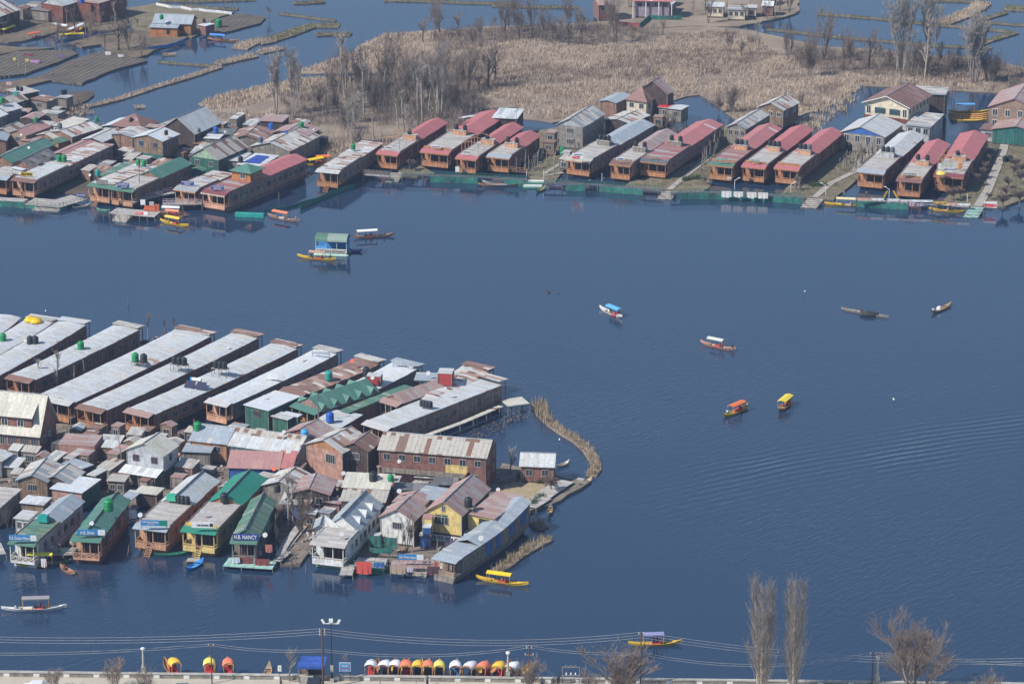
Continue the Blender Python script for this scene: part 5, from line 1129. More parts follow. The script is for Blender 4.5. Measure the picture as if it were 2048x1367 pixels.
# ---------------- far island houses ----------------
Hs('pink roofed brick house at the top behind the marsh',FF('x',742,42,882,36,8,5.0),'brick','pinkgrey','gx',1.4,fw=2)
ver=Hs('white pillared veranda house at the top edge',FF('x',1000,8,1310,14,7,5.4),'lilac','redold','gx',1.6,fw=4,over=1.0)
for i in range(4):
    fr=FF('x',1000,8,1310,14,7,5.4); MB().box(.2+i*(fr['w']-.6)/3,.1,.4,.45+i*(fr['w']-.6)/3,.35,5.3).build('pillar',M_white,ver)
Hs('cream hut row with dark doors on the far island',FF('x',1558,50,1700,55,5,3.6),'cream','zinc','gx',.8,fw=3,cat='hut',name='hut')
Hs('second cream hut right of the hut row',FF('x',1720,72,1865,76,5,3.6),'cream','greyold','flat',fw=3,cat='hut',name='hut')
Hs('tiny cream hut at the right end of the far island',FF('x',1872,60,1950,62,4,3.2),'cream','zinc','flat',fw=1,cat='hut',name='hut')
Hs('small brick outhouse at the tip of the far island',FF('x',1982,44,2075,48,4,3.4),'brick','white','gx',1.0,cat='hut',name='hut')
# ---------------- top left houses ----------------
Hs('large grey and rust roofed house in the top left corner',FS('u',-40,280,330,150,14,5.2),'darkbrown','patch','gy',3.0,rw=3)
Hs('white gabled red walled house at the top left',FS('u',985,102,1380,-10,8.4,5.4),'redbrown','zinc','gy',2.2,gable='silver',rw=3)
Hs('low slate roofed shed before the white gabled house',FS('u',760,182,930,120,6,3.6),'greyplank','slate','shed',.5,rw=1,cat='shed',name='shed')
Hs('leaning tin lean to beside the slate roofed shed',FS('u',965,175,985,155,2.5,3.4),'greywhite','deck','flat',over=.1,cat='shed',name='shed')
Hs('tall dark house with flat roof left of the far bare trees',FS('u',1560,60,2000,-80,8,6.0),'redbrown','pinkgrey','flat',rw=3)
Hs('small grey roofed brick hut at the left edge above the field',FS('u',-60,385,130,345,6,3.2),'brick','greyold','flat',cat='hut',name='hut')
cot=Hs('bright orange cottage with blue grey roof mirrored in the water',FF('v',505,366,1128,388,7,3.6),'cottage','bluezinc','gx',1.9,fw=2,over=.4,frame=M_dark)
fr=FF('v',505,366,1128,388,7,3.6)
MB().box(0,-2.2,.4,fr['w']*.68,.39,3.0).build('front_wing',WM('cottage'),cot); MB().slab([(-.3,-2.6,3.05),(fr['w']*.7,-2.6,3.05),(fr['w']*.7,.4,3.5),(-.3,.4,3.5)],.08).build('wing_roof',RM('bluezinc',True),cot)
window(cot,'f',fr['w']*.45,1.9,.8,1.2,-2.2,M_dark)
Hs('small brick outhouse beside the orange cottage',FF('v',1232,388,1345,413,3.6,3.2),'brick','white','flat',over=.2,cat='hut',name='outhouse')
# ---------------- houses of the lower cluster ----------------
bh=Hs('big red house with steep pale roof and wide dormer, lower left edge',FF('j',-230,563,437,627,9,4.0),'brick','pale','gx',6.6,fw=0,over=.5,frame=M_white,z0=.4)
fr=FF('j',-230,563,437,627,9,4.0); w_=fr['w']
for a in(.33,.52,.72,.90): window(bh,'f',w_*a,2.7,1.5,1.5,.5,M_frame)
window(bh,'r',3,2.6,1.4,1.2,w_-.5,M_frame); window(bh,'r',5.6,2.9,.7,.9,w_-.5,M_white)
d=MB().loft([(w_*.2,.9,4.9),(w_*.2,.9,7.3),(w_*.2,4.2,9.4),(w_*.2,3.6,8.9),(w_*.2,2.4,7.2)],[(w_*.84,.9,4.9),(w_*.84,.9,7.3),(w_*.84,4.2,9.4),(w_*.84,3.6,8.9),(w_*.84,2.4,7.2)]).build('dormer',WM('brick'),bh)
MB().slab([(w_*.17,.4,7.35),(w_*.87,.4,7.35),(w_*.87,4.35,9.75),(w_*.17,4.35,9.75)],.1).build('dormer_roof',RM('pale',True),d)
for a in(.40,.66): window(bh,'f',w_*a,6.1,1.1,1.2,.9,M_white)
Hs('flat topped windowless pink brick hut with a dark doorway',FF('j',628,703,1033,723,6,3.6),'pinkbrick','pinkgrey','flat',over=.05,door=.42,cat='hut',name='hut')
sh=Hs('silver sheeted gable house with flaking pale roof',FS('j',1795,828,1965,712,8.0,6.4),'silver','pale','gy',1.9,fw=2,rw=1,z0=3.2,stilts=True,frame=WM('brick'))
fr=FS('j',1795,828,1965,712,8.0,6.4); MB().slab([(0,-2.4,3.1),(7.6,-2.4,3.1),(7.6,.3,3.7),(0,.3,3.7)],.08).build('porch_roof',RM('white',True),sh); MB().box(.4,-.2,.5,7.4,.2,3.1).build('porch_wall',WM('greyplank'),sh)
for i in range(3): MB().box(.5+i*3.3,-2.3,.4,.62+i*3.3,-2.18,3.0).build('porch_post',M_wood,sh)
Hs('little plank hut with striped tin roof below the silver gable house',FS('j',1365,1108,1432,1022,3.4,3.0),'greyplank','stripes','flat',fw=2,cat='hut',name='hut',winh=.9)
Hs('plank walled hut with curled pale gable roof',FS('j',525,1118,690,925,5.9,4.2),'plank','greyold','gy',1.2,fw=1,cat='hut',name='hut')
Hs('pale gabled roof tucked between the plank hut and the blue sheet roof',FS('j',765,1140,935,1000,6,3.8),'darkbrown','greyold','gy',1.3,cat='hut',name='hut')
Hs('red brick hut with torn bluish sheet roof and dark green side',FS('j',900,1232,1110,1082,6.4,3.8),'pinkbrick','zinclight','flat',rwall='greenwall',cat='hut',name='hut')
Hs('dark roofed shed behind the bluish torn roof',FS('j',885,975,1030,922,5,3.2),'darkbrown','bluezinc','flat',cat='shed',name='shed')
Hs('blue grey hut at the left edge under the big red house',FS('j',20,888,150,802,7,3.8),'grey','zinc','gy',.8,cat='hut',name='hut')
Hs('weathered plank roofed shed at the left edge by the latticed boat',FS('l',-5,548,252,325,8,4.0),'greyplank','deck','flat',cat='shed',name='shed')
Hs('crumpled white sheet roofed shed above the latticed boat',FS('l',500,512,600,425,4.6,3.2),'plank','white','flat',rw=1,cat='shed',name='shed')
Hs('white latticed summer shed beside the latticed boat',FS('l',335,680,445,585,3.0,3.4),'white','zinc','flat',fw=2,cat='shed',name='shed')
Hs('grey plank shed with bowed tin roof beside the leaning dead tree',FF('k',130,468,465,482,4.5,3.6),'greyplank','bluezinc','flat',cat='shed',name='shed')
Hs('small grey plank privy topped with clutter',FF('k',0,755,150,772,2.2,2.8),'greyplank','pinkgrey','flat',over=.08,cat='hut',name='hut')
Hs('left half of the long grey roofed row, with orange front',FF('k',205,345,650,392,9,4.4),'orange','bluezinc','gx',1.7,fw=2)
lg=Hs('long grey and rust roofed row with green fascia, at the middle',FF('k',652,402,1450,502,9,4.4),'greywhite','zinc','gx',1.9,fw=4,fascia=WM('greenwall'))
fr=FF('k',652,402,1450,502,9,4.4); MB().slab([(0,4.55,6.42),(fr['w']*.95,4.55,6.42),(fr['w']*.95,3.0,5.74),(0,3.0,5.74)][::-1],.03).build('rusty_roof_sheets',RM('stripes',True),lg)
Hs('brown and faded red gable roof behind the sky blue tank',FS('k',1690,350,1905,235,8,4.6),'redbrown','pinkgrey','gy',1.6)
Hs('blue grey sheet roof carrying a blue tank beside the bare pole',FS('i',-20,645,175,528,6.4,4.0),'redbrown','zinc','flat',cat='house')
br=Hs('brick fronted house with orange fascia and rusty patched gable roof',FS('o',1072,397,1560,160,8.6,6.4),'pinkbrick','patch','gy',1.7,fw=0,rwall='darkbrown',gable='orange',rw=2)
window(br,'f',5.6,4.7,1.9,1.6,.35,M_frame)
Hs('rust tiled cross gable beside the brick fronted house',FS('o',1512,372,1770,175,5.6,6.6),'darkbrown','rusty','gy',1.4,fw=1)
lr=Hs('long two storey red house with striped rusty roof and lived in balcony',FF('i',280,792,1115,860,8.5,7.0),'brick','stripes','gx',1.9,fw=[7,5],rw=[2,2],rwall='redbrown')
fr=FF('i',280,792,1115,860,8.5,7.0)
MB().box(.6,-1.3,3.4,fr['w']*.8,.34,3.55).box(.6,-1.3,3.55,fr['w']*.8,-1.22,4.3).build('balcony',M_wood,lr)
MB().box(fr['w']*.62,.28,3.6,fr['w']*.82,.349,5.2).build('yellow_panel',WM('yellow'),lr); MB().box(fr['w']*.2,.28,.5,fr['w']*.9,.349,3.2).build('lower_wall',WM('pink'),lr)
MB().box(fr['w']*.82,-4,.4,fr['w']*.83,.3,4.2).build('side_screen',WM('redbrown'),lr)
Hs('brick red garden hut with grey roof inside the reed ringed cove',FF('i',1357,918,1630,927,5,3.6),'brick','zinc','gx',1.7,fw=2,cat='hut',name='garden_hut')
bl=Hs('faded pink corrugated roof over blue tarpaulin walls',FF('k',640,655,1245,675,4.8,3.6),'blue','pink','shed',1.6)
Hs('faded red roof piece right of the blue tarpaulin walls',FF('k',1200,655,1395,665,5,3.7),'greyplank','redold','shed',1.5,cat='hut',name='hut')
Hs('rusty patched slope behind the two tall bare trees',FS('k',1440,905,1640,735,6.6,5.0),'greyplank','patch','gy',1.2)
Hs('pinkish weathered roof behind the black ridge vent',FS('o',860,1112,985,840,7.5,5.0),'darkbrown','pinkgrey','gy',1.1,fw=2)
Hs('low grey roofed hut with blue lower wall beside the brown thicket',FF('k',1240,1060,1590,1085,4,3.6),'blue','greyold','shed',.7,fw=2,cat='hut',name='hut')
Hs('half pale half rust striped long roof above the grey dormers',FF('o',1012,1200,1800,1240,9,4.4),'brick','stripes','shed',1.7,fw=3)
fr=FF('o',1012,1200,1800,1240,9,4.4)
MB().slab([(-.4,4.0,5.3),(fr['w']+.1,4.0,5.3),(fr['w']+.1,9.1,6.28),(-.4,9.1,6.28)],.03).build('pale_roof_sheets',RM('pale',True),bpy.data.objects[[o.name for o in bpy.data.objects if o.get('label','').startswith('half pale half rust')][0]])
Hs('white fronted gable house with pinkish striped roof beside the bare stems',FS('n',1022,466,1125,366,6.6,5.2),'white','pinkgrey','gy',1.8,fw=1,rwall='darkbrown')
Hs('dark corrugated strip roof before the lived in balcony',FF('n',850,222,1190,232,3.5,4.2),'lilac','dark','flat',fw=2,cat='shed',name='shed')
Hs('small pink roof with a red ladder tower behind the white gable',FS('n',1100,345,1165,275,6,4.2),'pink','pinkgrey','gy',.8)
Hs('grey slatted lean roofs left of the yellow house gable',FS('p',640,260,800,110,5,4.4),'brown','bluezinc','flat',cat='shed',name='shed')
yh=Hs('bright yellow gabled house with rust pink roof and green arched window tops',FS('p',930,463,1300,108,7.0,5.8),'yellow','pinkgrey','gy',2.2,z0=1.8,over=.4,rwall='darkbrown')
window(yh,'f',3.0,4.4,2.4,1.3,.4,M_frame); window(yh,'f',3.4,6.6,.5,1.0,.4,M_frame)
for a in(2.4,3.6): MB().box(a-.5,.32,5.15,a+.5,.39,5.45).build('arched_top',WM('greenwall'),yh)
MB().box(.4,.42,.5,6.6,.9,1.79).build('plinth',M_white,yh)
text_part('WHITE HOUSE',yh,3.5,.38,1.25,.55,5.6,SK)
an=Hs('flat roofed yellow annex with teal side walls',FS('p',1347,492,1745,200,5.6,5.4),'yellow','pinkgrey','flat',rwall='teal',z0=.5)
window(an,'f',3.4,4.0,1.9,1.5,.35,WM('darkbrown'))
Hs('yellow box closet with pink lid left of the yellow gable',FF('p',412,482,535,488,2.0,5.6),'yellow','pink','flat',over=.05,z0=3.0,cat='closet',name='closet')
Hs('blue tarpaulin stall under the yellow box closet',FF('p',372,705,525,712,2.2,2.9),'blue','zinclight','flat',over=.25,cat='stall',name='stall')
Hs('blue wrapped water closet on the blue tarpaulin stall',FF('p',415,600,520,605,1.6,4.6),'blue','zinclight','flat',over=.1,z0=3.0,cat='closet',name='closet')
Hs('dark green hut with bright bluish sheet roof and open shutters',FS('h',932,952,1270,800,6.0,5.0),'greenwall','zinclight','flat',fw=1,rw=2,cat='hut',name='hut',frame=WM('brick'))
Hs('small dark green hut with light grey lean roof',FS('h',1132,1048,1238,1000,4.0,4.0),'greenwall','zinc','flat',cat='hut',name='hut')
Hs('little bright lean roof behind the small dark green hut',FS('h',1240,1018,1290,992,3.6,4.2),'greenwall','zinclight','flat',cat='hut',name='hut')
Hs('narrow green and silver strip roof along the cream porch boat',FS('i',70,512,560,318,2.4,4.4),'brown','greenold','flat',cat='shed',name='covered_walk')
Hs('bright red roof cabin with grey lid among the far boats',FF('i',738,210,850,215,3.0,7.4),'red','zinc','flat',over=.1,z0=4.6,cat='cabin',name='roof_cabin')
Hs('little red roof cabin with black tanks beside it',FF('i',200,232,308,237,2.0,6.6),'red','zinc','flat',over=.05,z0=4.6,cat='cabin',name='roof_cabin')
Hs('blue grey canopy left of the red roof cabin, with a dish',FF('i',560,265,735,270,4.5,5.6),'black','bluezinc','flat',zb=5.3,cat='canopy',name='canopy')
# ---------------- jetties, skirts, landing steps ----------------
def jetty(label,k,pts,wd=1.3,z=1.5,skirt=None,rail=True,piles=3.0,bk='deck',railm=None,name='jetty'):
    P=[W(k,x,y,z) for x,y in pts]; o=P[0]; t=thing(name,label,'jetty',(o.x,o.y,0),0)
    b,pl,rl,sk=MB(),MB(),MB(),MB()
    for i in range(len(P)-1):
        a,c=P[i]-Vector((o.x,o.y,0)),P[i+1]-Vector((o.x,o.y,0)); d=(c-a); L_=d.length; d.normalize(); n=Vector((-d.y,d.x,0)); n=n if n.y>0 else -n
        k_=max(1,int(L_/.9))
        for j in range(k_):
            q0,q1=a+d*(L_*j/k_),a+d*(L_*(j+1)/k_-.04); zz=random.uniform(-.02,.02); up=Vector((0,0,zz)); b.slab([tuple(q0+up),tuple(q1+up),tuple(q1+n*wd+up),tuple(q0+n*wd+up)],.12)
        k_=max(1,int(L_/piles))
        for j in range(k_+1):
            q=a+d*(L_*j/k_)
            for s in(.1,wd-.1): p=q+n*s; pl.tube([(p.x+.1,p.y,-.8),(p.x,p.y,z+.02)],.09,5)
        if rail:
            for s in((.05,) if rail==1 else (.05,wd-.05)):
                for hz in(.5,.95): rl.tube([tuple(a+n*s+Vector((0,0,hz))),tuple(c+n*s+Vector((0,0,hz)))],.045,4)
                k2=max(1,int(L_/1.0))
                for j in range(k2+1): q=a+d*(L_*j/k2)+n*s; rl.tube([tuple(q),(q.x,q.y,z+1.0)],.035,4); 
                for j in range(k2): q=a+d*(L_*j/k2)+n*s; q2=a+d*(L_*(j+1)/k2)+n*s; rl.tube([(q.x,q.y,z+.1),(q2.x,q2.y,z+.9)],.025,3)
        if skirt:
            for (s0,s1) in skirt.get(i,[(0,1)]) if isinstance(skirt,dict) else [(0,1)]:
                q0,q1=a+d*L_*s0,a+d*L_*s1; k2=max(1,int((q1-q0).length/2.2)); 
                for j in range(k2):
                    e0,e1=q0.lerp(q1,j/k2),q0.lerp(q1,(j+1)/k2-.004); of=n*random.uniform(-.08,-.01); hb=random.uniform(0,.22); ht=random.uniform(-.12,.05)
                    p0,p1=e0+of,e1+of; sk.loft([(p0.x,p0.y,hb-.15),(p1.x,p1.y,-.1),(p1.x,p1.y,z-.05+ht),(p0.x,p0.y,z-.05)],[(p0.x+n.x*.03,p0.y+n.y*.03,hb-.15),(p1.x+n.x*.03,p1.y+n.y*.03,-.1),(p1.x+n.x*.03,p1.y+n.y*.03,z-.05+ht),(p0.x+n.x*.03,p0.y+n.y*.03,z-.05)])
    b.build('planks',RM(bk) if isinstance(bk,str) else bk,t); pl.build('piles',M_pole,t).__setitem__('label','round timber piles')
    if rail: rl.build('railing',railm or M_greenrail,t)
    if sk.v: sk.build('skirt',M_teal,t)
    return t
jetty('green railed jetty before the round bare tree, with its left end on bare piles','A',[(20,318),(560,335),(1050,352),(1620,385)],skirt={0:[(.68,1)],1:[(0,1)],2:[(0,.0),(.55,.95)]} and {0:[(.68,1)],1:[(0,.9)],2:[(.5,.95)]},piles=4,bk='dark')
jetty('green railed jetty left of the plain landing steps','d',[(40,1108),(560,1125),(1200,1178)],skirt={0:[(.42,.78)],1:[(.03,.7)]},piles=4,bk='dark')
jetty('long green railed jetty hung with printed cloths','e',[(-290,1150),(0,1140),(500,1155),(1055,1195)],skirt={0:[(.3,1)],1:[(0,1)],2:[(0,1)]},piles=4,bk='dark')
jetty('teal skirted jetty with white draped rail under the short brown awning boat','f',[(105,1140),(340,1155),(585,1172)],skirt=True,piles=4)
jetty('jetty hung with lilac washing beside the rightmost landing steps','f',[(590,1168),(900,1185),(1140,1202)],skirt={},piles=2.5)
jetty('weathered grey railed footbridge left of the stone steps','c',[(515,612),(725,628)],wd=1.2,z=1.6,railm=M_pole,piles=5,rail=2,name='footbridge')
jetty('teal skirted bank edge under the yellow signed houseboat','a',[(-60,1092),(220,1110)],wd=2.5,skirt=True,rail=0)
jetty('large plank landing with steps before the yellow signed houseboat','a',[(225,1132),(545,1160),(800,1085)],wd=5.5,z=1.0,skirt={0:[(0,.35),(.98,1)],1:[(0,.3)]},rail=1,railm=M_pole)
jetty('plank landing with red white board and an orange sofa','w',[(345,1065),(900,1120),(1480,1160)],wd=4.5,z=1.3,skirt={},rail=0,piles=1.6)
jetty('lilac railed gangway behind the white and orange canopy boats','a',[(1210,1120),(1480,1050),(1600,1030)],wd=1.6,z=1.6,skirt={},rail=2,railm=paint('railing_lilac',(.40,.33,.36)),name='gangway')
jetty('lilac railed gangway joining the large green cupola boat','b',[(-20,1045),(335,1040)],wd=1.4,z=1.6,skirt={},rail=2,railm=paint('railing_lilac',(.40,.33,.36)),name='gangway')
jetty('plank walkway on tall stilts along the mauve houseboat','i',[(640,698),(940,590),(1240,462)],wd=1.1,z=1.7,skirt={},rail=0,piles=3.5,bk='pale',name='walkway')
jetty('cluttered square platform on stilts at the end of the plank walkway','i',[(1275,462),(1440,440)],wd=4,z=1.9,skirt={},rail=0,piles=1.5,bk='pale',name='platform')
jetty('wide plank quay beside the garden hut','i',[(1560,1180),(1660,1110),(1775,1035)],wd=3.2,z=.9,skirt={},rail=0,name='quay')
jetty('narrow floating plank beside the small wooden boat','i',[(1720,1110),(1860,1010)],wd=1.3,z=.35,skirt={},rail=0,piles=9)
jetty('plank quay below the teal walled annex','n',[(1945,360),(2060,290)],wd=3,z=.9,skirt={},rail=0)
jetty('mint painted raft before the small rug hung boat','m',[(1030,1105),(1220,1120),(1550,1140)],wd=3.6,z=.7,skirt={},rail=0,bk=paint('mint_planks',(.30,.50,.44),var=.3),name='raft')
jetty('plank gangway leading up from the rug hung boat','m',[(1640,1060),(1750,960)],wd=1.4,z=1.0,skirt={},rail=1,railm=M_pole,name='gangway')
jetty('narrow plank path from the rug hung boat past the thicket','n',[(20,720),(80,620),(170,500)],wd=1.3,z=1.0,skirt={},rail=0,name='plank_path')
jetty('small plank stage with a flight of steps beside the white dormered boat','n',[(450,865),(550,868)],wd=4.5,z=.9,skirt={},rail=0,name='landing_stage')
jetty('teal draped barge landing with red and white cloth','n',[(558,800),(790,812)],wd=4,z=1.2,skirt=True,rail=1,name='landing_stage')
jetty('pink railed landing stage hung with blankets','n',[(835,812),(1215,820)],wd=3.4,z=1.4,skirt={},rail=0,bk='pinkgrey',piles=1.8,name='landing_stage')
jetty('plank stage with a heap of chairs beside the latticed white boat','l',[(520,1075),(900,1070)],wd=3.2,z=1.2,skirt={},rail=1,bk='deck',name='landing_stage')
jetty('plank deck at the left edge beside the latticed white boat','l',[(-60,1075),(70,1060)],wd=5,z=1.4,skirt={},rail=0,name='landing_stage')
jetty('small stage at the foot of the yellow boarding steps','m',[(645,1055),(775,1062)],wd=1.4,z=.45,skirt={},rail=0,piles=1.5,name='landing_stage')
jetty('cluttered waterside terrace behind the uppermost raft boats','g',[(1390,440),(1480,480),(1640,400)],wd=3.5,z=1.4,skirt={},rail=0,name='terrace')
jetty('cloth hung terrace right of the peach fronted boat','h',[(1650,500),(1810,490)],wd=2.4,z=1.6,skirt={},rail=0,name='terrace')
jetty('orange planked balcony fence beside the short red houseboat','A',[(1385,262),(1640,290)],wd=.5,z=1.2,skirt={},rail=1,railm=WM('orange'),bk='brownred',name='fence')
def steps(label,k,x0,y0,x1,y1,xt,yt,mat,n=4,z0=.15,z1=1.4,stripe=None):
    """front lip (x0,y0)-(x1,y1) at water level, top centre (xt,yt)"""
    A_,B_=W(k,x0,y0,z0),W(k,x1,y1,z0); T=W(k,xt,yt,z1); mid=(A_+B_)/2; d=(T-mid); d.z=0; dep=d.length; w_=(B_-A_).length; rz=math.atan2((B_-A_).y,(B_-A_).x)
    t=thing('landing_steps',label,'landing steps',(A_.x,A_.y,0),rz,'landing steps'); s=MB()
    sh=d.dot(Vector((math.cos(rz),math.sin(rz),0))); dp=max(1.5,d.dot(Vector((-math.sin(rz),math.cos(rz),0))))
    for i in range(n):
        f0,f1=i/n,(i+1)/n; z=z0+(z1-z0)*f0; g=sh*f0; g1=sh*f1
        o=MB().slab([(g,dp*f0,z+.12),(w_+g,dp*f0,z+.12),(w_+g1,dp*f1-.06,z+.12),(g1,dp*f1-.06,z+.12)],.14)
        o.slab([(g+.04,dp*f0+.05,z),(w_+g-.04,dp*f0+.05,z),(w_+g-.04,dp*f0+.12,z),(g+.04,dp*f0+.12,z)],z+.3)
        o.build('step',mat if not stripe or i%2 else stripe,t)
    f=MB()
    for s_ in (0,w_): f.tube([(s_+sh,dp,0),(s_+sh,dp,z1+1)],.05,5); f.tube([(s_+sh*.3,dp*.3,-.5),(s_+sh*.3,dp*.3,z1+.2)],.05,5)
    f.build('posts',M_pole,t); return t
PL=paint('pale_plank',(.38,.35,.31),planks=2,var=.25)
steps('pale stone steps left of the green railed jetty','c',697,672,803,672,800,590,PL,5)
steps('white and green striped landing steps by the blue rowboats','A',1565,490,1802,494,1735,372,M_white,4,stripe=paint('step_green',(.05,.2,.15)))
steps('plain grey landing steps at the garden path, fourth from the right end','d',1140,1258,1285,1262,1275,1175,PL,4)
steps('grey landing steps left of the pale canopied yellow shikara','e',1018,1288,1180,1296,1175,1195,PL,5)
steps('mint painted landing steps next to the red and white board','f',1085,1295,1220,1300,1215,1195,paint('step_mint',(.28,.42,.38),var=.25,planks=2),4)
steps('wide timber steps in front of the yellow signed boat','a',292,1185,530,1198,460,1140,PL,3,z1=.9)
steps('railed timber steps left of the red and white board','w',425,1245,770,1300,720,1110,PL,5,z1=1.2)
steps('small timber steps under the white dormered boat','n',455,868,545,872,520,815,PL,4,z1=1.0)
steps('timber steps in the middle of the pink railed stage','n',1000,880,1105,888,1075,808,PL,3,z1=1.2)

Hs('grey lean roof over the water right of the green latticed boat',FS('l',1500,450,1625,350,2.4,2.8),'black','bluezinc','flat',zb=2.5,cat='shed',name='shed')
Hs('tan board roof shelter behind the plank decked tan boat',FS('l',1790,395,1880,315,4.4,2.8),'darkbrown','pale','flat',cat='shed',name='shed')
Hs('low brown plank shed beside the tan board roof shelter',FS('m',330,365,400,320,3.0,2.4),'greyplank','deck','flat',cat='shed',name='shed')
Hs('rounded tin shelter at the plank path',FS('n',355,520,380,450,2.4,2.8),'silver','bluezinc','gy',.7,cat='shed',name='shed')
Hs('broken white walled hut behind the bare stems',FF('n',780,475,885,480,3,3.8),'white','greyold','flat',fw=1,cat='hut',name='hut')
Hs('grey service hut at the foot of the iron tank tower',FF('p',940,712,1098,716,2.6,2.4),'greywhite','zinclight','flat',over=.1,fw=1,cat='hut',name='hut')
Hs('low tin shed behind the plank gable hut',FF('j',0,940,190,960,4,2.6),'greyplank','zinc','shed',.5,cat='shed',name='shed')
Hs('dark lean to against the big red house',FF('j',560,690,620,700,3,2.6),'darkbrown','dark','flat',over=.1,cat='shed',name='shed')
Hs('brushwood store behind the windowless pink hut',FF('j',1060,690,1300,705,4,2.2),'greyplank','greyold','shed',.4,cat='shed',name='shed')
Hs('small timber store left of the bowed roof shed',FF('k',-150,560,60,580,3,2.4),'greyplank','pinkgrey','shed',.5,cat='shed',name='shed')
Hs('long low plank store behind the zinc roofed tan boat',FF('k',180,650,470,690,2.4,1.8),'greyplank','deck','flat',over=.1,cat='shed',name='shed')
Hs('narrow shed between the zinc and bright green boats',FF('k',560,860,680,880,2.6,2.6),'pinkbrick','deck','flat',over=.1,cat='shed',name='shed')
Hs('rusty lean to right of the faded red roof piece',FS('k',1480,700,1560,600,3,3.2),'darkbrown','rusty','flat',cat='shed',name='shed')
Hs('lilac walled hut under the striped long roof',FF('o',1080,1290,1290,1300,2.4,3.2),'lilac','zinc','flat',over=.1,fw=1,cat='hut',name='hut')
Hs('red walled hut behind the white dormered boat',FS('n',455,330,500,290,3.4,3.8),'brick','pinkgrey','flat',rw=1,cat='hut',name='hut')
Hs('little pink walled room at the foot of the long red house',FF('i',560,1000,720,1010,3,3.0),'pink','greyold','shed',.3,fw=2,cat='hut',name='hut')
Hs('dark strip roof before the yellow gable, upper one',FF('i',700,1055,890,1060,3,3.4),'tan','dark','shed',.3,cat='shed',name='shed')
Hs('tin box room on the flat canopy side of the arched house',FF('t',1330,820,1400,825,2,2.6),'grey','zinc','flat',over=.05,cat='hut',name='hut')
Hs('small shed in the shade under the arched roof house',FS('a',1240,700,1300,660,3.4,2.6),'greyplank','greyold','flat',cat='shed',name='shed')
Hs('tin roofed store behind the paired green awned boats',FS('a',1200,655,1290,610,4,2.8),'brown','patch','flat',cat='shed',name='shed')
Hs('dull green roofed lean to along the moss awned boat',FS('a',970,880,1230,755,2.6,4.4),'darkbrown','greenold','flat',cat='shed',name='shed')
Hs('brown shed below the brick red flat hut',FF('b',250,490,400,500,4,3.0),'darkbrown','rusty','shed',.3,cat='shed',name='shed')
Hs('green tented stall beside the plank decked boat',FS('b',350,740,380,715,3.4,2.6),'teal','greenold','gy',.5,cat='stall',name='stall')
Hs('weathered shed behind the blue lettered board boat',FS('a',1130,800,1190,770,3,2.6),'greyplank','zinc','flat',cat='shed',name='shed')
Hs('small shed at the marsh side of the stilted grey houseboat',FS('b',1470,440,1500,425,2.6,2.6),'darkbrown','pinkgrey','flat',cat='shed',name='shed')
def screen(k,x,y,w_,h_,z,label,rz=R(-6)):
    P=W(k,x,y,z); t=thing('tarpaulin_screen',label,'screen',P,rz,'teal tarpaulin screens'); m=MB(); n=6
    for i in range(n): a,b_=w_*i/n,w_*(i+1)/n; m.slab([(a,.05*math.sin(i*2),0),(b_,.05*math.sin(i*2+2),0),(b_,.05*math.sin(i*2+2)+.06,h_),(a,.05*math.sin(i*2)+.06,h_)],.02)
    m.build('sheet',M_teal,t); 
    for q in(0,w_): MB().tube([(q,.1,-.5),(q,.1,h_+.3)],.05,5).build('post',M_pole,t)
screen('n',680,655,1.9,2.0,1.6,'left teal screen beside the white dormered boat'); screen('n',795,665,2.0,1.9,1.6,'right teal screen beside the white dormered boat'); screen('n',680,700,3.8,.9,1.4,'low long teal screen above the red cloth')

